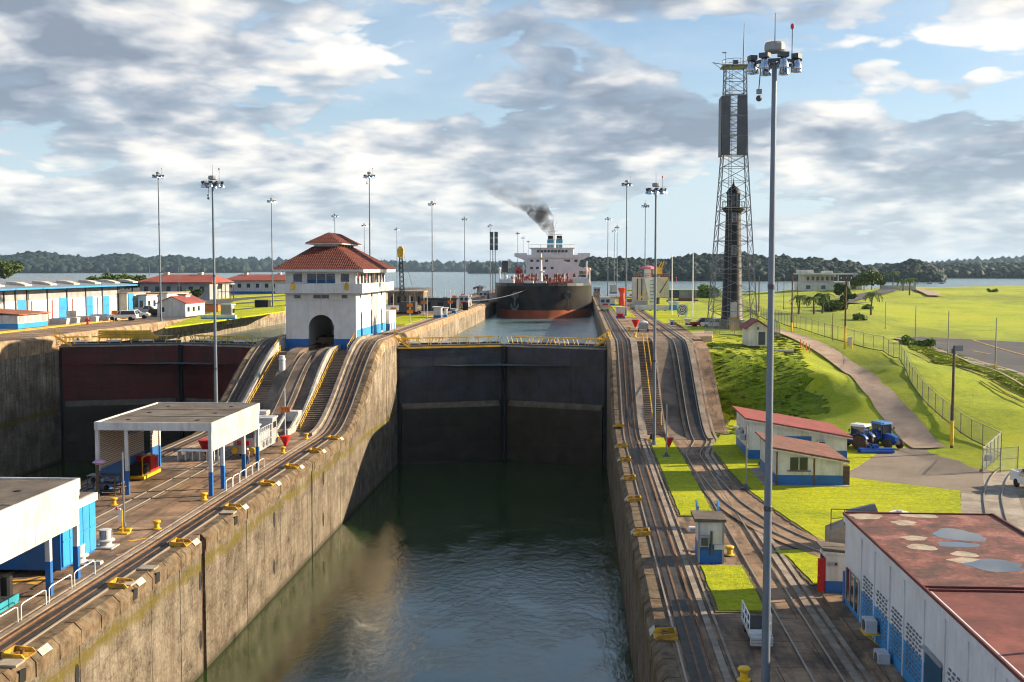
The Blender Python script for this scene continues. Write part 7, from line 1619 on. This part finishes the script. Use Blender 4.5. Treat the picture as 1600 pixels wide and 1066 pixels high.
# tall grass and weeds over the field and the banks
def tufts(name, label, pts, hmin, hmax, mat, seed):
    rng = np.random.default_rng(seed); n = len(pts); z = Hs(pts); V = []
    for k in range(3):
        a = rng.uniform(0, math.pi, n); w = rng.uniform(.25, .6, n); h = rng.uniform(hmin, hmax, n); dx, dy = np.cos(a) * w, np.sin(a) * w; lx, ly = rng.normal(0, .2, n), rng.normal(0, .2, n)
        b = np.stack([pts[:, 0], pts[:, 1], z - .05], 1)
        V.append(np.stack([b + np.stack([-dx * .5, -dy * .5, 0 * h], 1), b + np.stack([dx * .5, dy * .5, 0 * h], 1), b + np.stack([dx + lx, dy + ly, h], 1), b + np.stack([-dx + lx, -dy + ly, h * .85], 1)], 1))
    V = np.concatenate(V); me = bpy.data.meshes.new(name); me.from_pydata(V.reshape(-1, 3).tolist(), [], np.arange(len(V) * 4).reshape(-1, 4).tolist()); me.materials.append(mat)
    o = bpy.data.objects.new(name, me); C.objects.link(o); return tag(o, label, 'grass', kind='stuff')
rng = np.random.default_rng(2)
def scatter(quad_px, z, n, clump=0.0):
    a, b, c, d = [np.array(G(x, y, z))[:2] for x, y in quad_px]; u, v = rng.random((n, 1)), rng.random((n, 1)); pts = a * (1 - u) * (1 - v) + b * u * (1 - v) + c * u * v + d * (1 - u) * v
    if clump: keep = np.array([mnoise.noise((p_[0] * .035, p_[1] * .035, 5.0)) > clump - .25 for p_ in pts]); pts = pts[keep]
    return pts
tufts('weeds', 'tall weeds along the edge of the car park', np.concatenate([scatter([(1425, 560), (1640, 612), (1640, 600), (1415, 540)], -4.5, 2600), scatter([(1460, 572), (1600, 598), (1600, 590), (1440, 560)], -4.5, 900)]), .12, .4, tuft_m, 4)
tufts('bank_tussocks', 'rough grass tussocks on the steep bank above the red roofed house', scatter([(1108, 645), (1280, 645), (1240, 575), (1108, 575)], -6.5, 2600), .04, .13, rough_g, 5)
for k, (px, py) in ((0, (1356, 488)), (3, (1345, 500)), (7, (1550, 468)), (10, (1440, 546)), (11, (1420, 545))):
    p = G(px, py, -1.0 if py < 520 else -3.7); tree(('shrub on the field, number counted from the house side ' if False else '') + ['low bush on the field below the lone palm', 'leftmost low bush in the middle of the field', 'low bush beside the middle of the field', 'first bush along the foot of the field', 'second bush along the foot of the field', 'third bush along the foot of the field', 'left hand dark bush on the right part of the field', 'right hand dark bush on the right part of the field', 'small bush below the dirt track', 'small bush right of the dirt track', 'large pale bush at the car park corner', 'pale bush beside the fence at the car park corner'][k], (p.x, p.y, H(p.x, p.y)), 1.1 if k < 10 else 1.6, 2.0, 6, 500, .22, shrub_m, 60 + k, 'field_bush', .08, .6, .1)
# rails on the bank at the right edge
bt = [G(1425, 560, -4.0), G(1480, 578, -4.6), (G(1540, 596, -5.1)), G(1610, 612, -5.4)]; bent_track('bank_track', 'old rails crossing the grass bank at the right edge', [G(1540, 602, -5.2), G(1580, 617, -5.6), G(1640, 640, -6.2)], 0, hf=H)
bent_track('bank_track', 'old rails curving behind the long fence toward the car park', bt, 0, hf=H)
# ================================================================== UPPER DECK THINGS FAR BACK
# crane behind the tower
kc = G(627, 497, 0); kr = thing('lattice_crane', 'black lattice boom crane with yellow tip behind the control tower', 'crane', (kc.x, kc.y + 12, 0)); kt = AY(626, 394, kc.y + 12); bm = Vector((kt.x - kc.x, 0, kt.z)); b0_ = Vector((-1.6, 0, 2.2))
B(-2.2, 1.6, -1.6, 1.6, .9, 3.2).build('house', dgrey, kr)
for s in (-1, 1): MB().loft([[(-2.6, s * 1.7 - .4, .3), (2.2, s * 1.7 - .4, .3), (2.2, s * 1.7 + .4, .3), (-2.6, s * 1.7 + .4, .3)], [(-2.9, s * 1.7 - .4, .6), (2.5, s * 1.7 - .4, .6), (2.5, s * 1.7 + .4, .6), (-2.9, s * 1.7 + .4, .6)], [(-2.6, s * 1.7 - .4, 1.0), (2.2, s * 1.7 - .4, 1.0), (2.2, s * 1.7 + .4, 1.0), (-2.6, s * 1.7 + .4, 1.0)]]).build('crawler_track', black, kr)
for a, c in ((-.55, -.55), (.55, -.55), (.55, .55), (-.55, .55)): MB().bar(b0_ + Vector((a, c, 0)), bm + Vector((a * .5, c * .5, 0)), .11).build('boom_chord', black, kr)
for k in range(12):
    p_, q_ = b0_.lerp(bm, k / 12), b0_.lerp(bm, (k + 1) / 12)
    for c in (-.5, .5): MB().bar(p_ + Vector((-.5, c, 0)), q_ + Vector((.5, c, 0)), .07).build('boom_lacing', black, kr); MB().bar(p_ + Vector((.5, c, 0)), q_ + Vector((-.5, c, 0)), .07).build('boom_lacing', black, kr)
MB().loft([[(bm.x + a * .6, c * .6, bm.z - 1.2) for a, c in ((-1, -1), (1, -1), (1, 1), (-1, 1))], [(bm.x + a * .75, c * .6, bm.z + .6) for a, c in ((-1, -1), (1, -1), (1, 1), (-1, 1))], [(bm.x + a * .3, c * .3, bm.z + 1.3) for a, c in ((-1, -1), (1, -1), (1, 1), (-1, 1))]]).build('boom_tip', yellow, kr)
MB().cyl(bm + Vector((.6, 0, 0)), (1.6, 0, 3.2), .04, n=4).build('pendant', dgrey, kr)
sn = thing('stone_store', 'long sandy stone store beyond the crane on the centre wall', 'building', G(606, 477, 0)); sw = G(662, 477, 0).x - sn.location.x; hh = 3.8
B(0, sw, 0, 8, 0, hh).build('wall', M('sandstone', (.30, .21, .13), .9, var=.35, scale=.5, dirt=(.10, .07, .05), dirt_amt=.6, streak=.6), sn); B(-.2, sw + .2, -.2, 8.2, hh + .01, hh + .4).build('cornice', conc_l, sn)
for k in range(5): B(sw * (.08 + k * .19), sw * (.14 + k * .19), -.05, .02, .6, 2.6).build('opening', dark, sn)
bw = thing('dark_wall_block', 'long low black block standing in for a shaded wall behind the orange board posts', 'shed', G(640, 491, 0) + Vector((0, 20, 0))); bwx = 9.0  # added block standing in for an unidentified dark wall in shade
B(0, bwx, 0, 6, 0, 3.0).build('wall', dgrey, bw); B(-.3, bwx + .3, -.3, 6.3, 3.01, 3.25).build('roof', black, bw); [B(1 + k * 3.2, 2.4 + k * 3.2, -.05, .01, .2, 2.2).build('door', black, bw) for k in range(4)]
def kiosk(label, px0, px1, pyb, pyt, d, z=0.0, name='white_kiosk'):
    p0, p1 = G(px0, pyb, z), G(px1, pyb, z); w = p1.x - p0.x; h = AY(px0, pyt, p0.y).z - z; t = thing(name, label, 'kiosk', p0)
    B(0, w, 0, d, .6, h).build('wall', white, t); B(-.02, w + .02, -.02, d + .02, 0, .6).build('wall_base', blue, t); MB().prism([(-.3, h), (w + .3, h), (w + .3, h + .12), (-.3, h + .25)], -.3, d + .3, 'y').build('roof', lgrey, t); B(w - .01, w + .04, d * .3, d * .7, .1, h * .75).build('door', blue_l, t); return t
kiosk('white kiosk with blue base on the centre wall lawn', 677.5, 689, 497, 481, 2.6); kiosk('narrow white booth right of the centre wall kiosk', 694, 698, 496, 482, 1.6); kiosk('small white box on the centre wall near the rails', 706, 712, 490, 484, 1.6)
kiosk('white cabinet with red buckets on the right deck near the wall', 963, 976, 498, 481, 2.2, name='deck_cabinet'); kiosk('grey white cabinet farther along the right deck', 952.5, 960.5, 478, 467, 2.0, name='deck_cabinet'); kiosk('distant white signal cabin at the end of the right wall', 953, 964, 459, 446, 5, name='deck_cabinet')
kiosk('white cabinet at the left end of the plateau railing', 1048, 1052.5, 508, 501, 1.2, name='plateau_cabinet'); kiosk('white stepped cabinet at the right end of the plateau railing', 1072, 1079, 510, 500, 1.8, name='plateau_cabinet')
kiosk('white and blue box beside the target sign', 1046.5, 1060, 484, 473, 3.0, name='plateau_cabinet')
bucket('red bucket hung before the white deck cabinet', 966.5, 498, 0, .9); bucket('second red bucket before the white deck cabinet', 971.5, 498, 0, .9)
mh = thing('mushroom_hut', 'little hut with wide flat roof near the end of the centre wall', 'hut', G(750, 461, 0)); B(-1.2, 1.2, -1.2, 1.2, 0, 3.0).build('wall', grey, mh); MB().lathe([(2.8, 3.0), (2.6, 3.3), (.4, 3.9), (0, 4.0)], n=12).build('roof', dgrey, mh)
# antenna mast left of the tanker
am = thing('panel_antenna_mast', 'slim lattice mast with dark flat panels left of the tanker', 'mast', G(772, 459, 0)); ah = AY(772, 362, am.location.y).z
for a, c in ((-.6, -.6), (.6, -.6), (.6, .6), (-.6, .6)): MB().bar((a, c, 0), (a, c, ah), .16).build('leg', steel, am)
for k in range(26): z0, z1 = ah * k / 26, ah * (k + 1) / 26; MB().bar((-.6, -.6, z0), (.6, -.6, z1), .1).build('brace', steel, am)
zp = AY(772, 391, am.location.y).z
for s in (-1, 1):
    for k in range(3): B(s * 1.0 - .75, s * 1.0 + .75, -1.1, -.8, zp + k * (ah - zp) / 3, zp + (k + .93) * (ah - zp) / 3).build('panel', pan, am)
bxm = thing('box_mast', 'grey cabinet on a thick post beside the antenna mast', 'mast', G(789.5, 460, 0)); bh = AY(789, 408, bxm.location.y).z; MB().cyl((0, 0, 0), (0, 0, bh), .35, n=8).build('post', grey, bxm); B(-1.3, 1.3, -.8, .8, bh - 4.6, bh).build('cabinet', dgrey, bxm); B(-1.4, 1.4, -.9, .9, bh + .01, bh + .2).build('cap', lgrey, bxm)
# right upper deck
ts_ = thing('target_sign', 'white square sign with black concentric rings on the upper lawn', 'sign', G(1066, 496, .05)); sz = 1.18
B(-sz, sz, -.06, .06, .5, .5 + 2 * sz).build('board', white2, ts_)
for r0, r1 in ((.0, .16), (.34, .52), (.70, .86), (1.0, 1.12)): MB().lathe([(r0, -.01), (r1, -.01), (r1, .01), (r0, .01), (r0, -.01)] if r0 else [(0.0, -.01), (r1, -.01), (r1, .01), (0, .01)], n=32, cap=False).build('ring', black, ts_).location = (0, -.075, .5 + sz)
for o in ts_.children:
    if o.name.startswith('ring'): o.rotation_euler = (math.pi / 2, 0, 0)
for x in (-.8, .8): B(x - .08, x + .08, .061, .16, 0, 2.6).build('leg', steel, ts_)
lb = thing('low_barrier', 'long low white and blue barrier across the upper lawn', 'barrier', G(992, 486, .05)); lw_ = G(1060, 486, .05).x - lb.location.x; B(0, lw_ * .78, 0, .8, .2, 1.5).build('white_section', white, lb); B(lw_ * .79, lw_, 0, .8, .2, 1.5).build('blue_section', blue_l, lb); [B(lw_ * k / 6, lw_ * k / 6 + .4, -.05, .9, 0, .2).build('foot', dgrey, lb) for k in range(6)]
handrail('yellow and rusty railing on the plateau between two cabinets', G(1052, 509, 0), G(1072, 509, 0), 4, 1.1, yellow)
dd_ = G(993, 480, 0); dk_ = thing('floating_caisson', 'white caisson gate with flared tower, rails and pink dome on the right', 'caisson', (dd_.x, dd_.y + 15, 0)); dw = AY(1046, 470, dd_.y + 15).x - dd_.x; dh = AY(1000, 434, dd_.y + 15).z
B(0, dw * .42, 0, 9, 0, dh).build('hull', white, dk_); MB().prism([(dw * .30, dh), (dw * .52, dh), (dw * .58, 0), (dw * .46, 0)], -1.0, -.02, 'y').build('flared_tower', white2, dk_); B(dw * .43, dw, 1, 9, dh * .28, dh).build('hull', cream, dk_)
MB().prism([(dw * .72, dh * .45), (dw * .98, dh), (dw * 1.0, dh), (dw * .76, dh * .45)], .9, .97, 'y').build('stair_stringer', rust, dk_)
for x in (.10, .22): B(dw * x, dw * x + .35, -.08, .0, .2, dh - .3).build('fender', dgrey, dk_)
for k in range(22): x = dw * k / 21; MB().bar((x, .1, dh), (x, .1, dh + 1.2), .09).build('rail_post', orange, dk_)
for z in (.6, 1.2): MB().bar((0, .1, dh + z), (dw, .1, dh + z), .09).build('rail', orange, dk_)
B(dw * .32, dw * .50, .5, 4, dh + .02, dh + 2.6).build('wheelhouse', white2, dk_); MB().lathe([(2.6, 0), (2.4, .4), (1.0, .9), (0, 1.0)], n=10).build('dome', M('pink_dome', (.6, .16, .22), .6), dk_).location = (dw * .41, 2.2, dh + 2.6)
for k in range(8): B(dw * .46, dw * .56, -1.25, -1.02, dh * k / 8, dh * k / 8 + .15).build('ladder_tread', dgrey, dk_)
yc = thing('yellow_crane', 'yellow lattice jib crane rising behind the white caisson', 'crane', (dd_.x + dw * .72, dd_.y + 24, 0)); MB().cyl((0, 0, 0), (0, 0, dh + 1), .9, .7, 10).build('pedestal', dgrey, yc); jt = Vector((1.6, 0, AY(1033, 409, dd_.y + 24).z))
for a in (-.5, .5): MB().bar((a, 0, dh + 1), jt + Vector((a * .6, 0, 0)), .35).build('jib_chord', yellow, yc)
for k in range(6): p_, q_ = Vector((-.5, 0, dh + 1)).lerp(jt, k / 6), Vector((.5, 0, dh + 1)).lerp(jt, (k + 1) / 6); MB().bar(p_, q_, .25).build('jib_lacing', black, yc)
B(-1.4, 1.4, -1, 1, dh + 1.01, dh + 3).build('cab', yellow, yc)
gw2 = thing('grey_wall', 'long grey panelled wall with grass on top across the upper lawn', 'wall', G(1030, 466, 0)); gl_ = G(1100, 466, 0).x - gw2.location.x; npn = 9
for k in range(npn): B(gl_ * k / npn + .04, gl_ * (k + 1) / npn - .04, 0, .8, 0, 2.9).build('panel', grey if k not in (2, 3) else dgrey, gw2)
gcap = B(-14, gl_ + 6, .3, 14, 2.5, 3.1).build('grass_cap', lawn, gw2)
tree('round clipped green bush at the end of the grey wall', G(1106, 467, 0), 4.2, 5.0, 8, 1500, .4, shrub_m, 81, 'round_bush', .15, .7, .1)
sgs = thing('orange_windsock', 'bright orange cone marker standing by the distant right track', 'marker', G(972, 478, 0)); MB().lathe([(.9, 0), (1.0, 1.6), (.6, 3.2), (1.1, 4.6), (1.2, 5.2), (.3, 5.4)], n=12).build('cone', M('signal_orange', (.85, .06, .015), .5), sgs, smooth=True); B(-1, 1, -1, 1, 0, .12).build('foot', dgrey, sgs)
for k, (px, py, w_, h_, mt, lab) in enumerate([(988, 472, 8, 1.0, rust, 'stack of rusty pipes on the upper lawn left of the caisson'), (1002, 484, 5.5, 2.4, grey, 'grey machine with yellow arm on the upper lawn'), (996, 463, 6, 1.6, orange, 'orange frame beside the lake behind the lawn'), (1072, 471, 8, 1.1, rust, 'rusty pile beside the round bush'), (1049, 472, 3, 1.2, conc_l, 'small stone trough on the upper lawn')]):
    t = thing('yard_machine' if k in (1, 2) else 'material_pile', lab, 'machine' if k in (1, 2) else 'pile', G(px, py, .05))
    for j in range(4): MB().cyl((-w_ / 2, j * .5, h_ * .25 + .05), (w_ / 2, j * .5, h_ * .25 + .05), h_ * .25, n=8).build('bar', mt, t)
    B(-w_ * .3, w_ * .25, .2, 1.6, h_ * .5, h_).build('load', mt, t)
    if k == 1: MB().bar((-1, .8, h_), (1.4, .8, h_ + 2.0), .4).build('arm', yellow, t)
ct = thing('hand_cart', 'grey covered cart on the upper right deck near the bollards', 'cart', G(1005.5, 519, 0)); B(-.8, .8, 0, 1.6, .5, 1.5).build('body', grey, ct); MB().lathe([(.0, 0), (.8, 0), (.8, .2), (0, .5)], n=8).build('hood', lgrey, ct).location = (0, .8, 1.5); [MB().cyl((x, y, .3), (x + .12, y, .3), .3, n=10).build('wheel', black, ct) for x in (-.85, .73) for y in (.3, 1.3)]
# hut with red gable roof beside the lighthouse
hp_ = G(1173, 541, -1.0); hq = G(1203, 541, -1.0); gh = thing('lighthouse_hut', 'small white hut with red gable roof right of the lighthouse', 'hut', (hp_.x, hp_.y + 3, -1.2)); hw_ = hq.x - hp_.x
B(0, hw_, 0, 6, 0, 2.9).build('wall', white, gh); MB().prism([(0, 2.9), (hw_, 2.9), (hw_ / 2, 3.9)], .02, 5.98, 'y').build('gable', white, gh)
for s in (0, 1): MB().prism([(-.5, 2.62), (hw_ / 2, 4.0), (hw_ / 2, 4.15), (-.5, 2.78)] if s == 0 else [(hw_ + .5, 2.62), (hw_ / 2, 4.0), (hw_ / 2, 4.15), (hw_ + .5, 2.78)], -.6, 6.4, 'y').build('roof_slope', roof_r, gh)
B(hw_ * .55, hw_ * .9, -.05, .0, .2, 2.2).build('door', dgrey, gh); B(hw_ * .48, hw_ * .58, -.05, 0, 2.55, 2.95).build('vent', dgrey, gh)
jb = thing('parts_pile', 'pile of rusty machine parts and a tyre beside the lighthouse hut', 'pile', LP + Vector((3.5, -8.5, -.6))); [MB().ball((random.uniform(-1.6, 1.6), random.uniform(-.6, .6), random.uniform(.1, .5)), random.uniform(.25, .5), 7, 5).build('lump', random.choice((rust, yellow, lgrey, dgrey)), jb) for _ in range(12)]
# buoys and boats on the lake
for k, (px, py, lab) in enumerate(((1056.5, 441, 'red navigation buoy on the lake right of the caisson'), (1104, 439, 'small red buoy on the lake beside the lattice tower'), (745.5, 430, 'tiny dark buoy far out on the lake left of the tanker'))):
    t = thing('lake_buoy', lab, 'buoy', G(px, py, WUP)); s_ = 1.0 + .5 * (k == 2); MB().lathe([(1.3 * s_, -.5), (1.3 * s_, .8), (.5, 1.4), (.25, 4.2), (.5, 4.4), (.5, 5.0), (.1, 5.2)], n=10).build('body', (red, red, dgrey)[k], t); MB().lathe([(.3, 5.2), (.3, 5.7), (.05, 5.8)], n=8).build('lamp', white2, t)
for k, (px, py, lab) in enumerate(((1452.5, 443.5, 'left hand small boat on the lake beyond the field'), (1471.5, 443.5, 'right hand small boat on the lake beyond the field'))):
    t = thing('small_boat', lab, 'boat', G(px, py, WUP)); MB().loft([[(-2.4, -.7, 0), (2.0, -.8, 0), (2.0, .8, 0), (-2.4, .7, 0)], [(-3.0, -.9, .9), (2.2, -1.0, .7), (2.2, 1.0, .7), (-3.0, .9, .9)]]).build('hull', dgrey, t); B(-.5, 1.2, -.6, .6, .75, 2.0).build('cabin', grey, t)
# ================================================================== AIR
hz, tz, _b = mat_base('pale_air'); tz.n.remove(_b)
pv = tz.add('ShaderNodeVolumePrincipled', inp={'Color': (.52, .74, 1.0, 1), 'Density': 4.2e-5, 'Anisotropy': .3})
tz.l.new(pv.outputs[0], tz.n['Material Output'].inputs['Volume'])
hb = B(-6700, 6700, -80, 7600, -26, 62).build('haze', hz); hb['kind'] = 'stuff'; hb['label'] = 'pale humid air fading the far shores'; hb['category'] = 'haze'
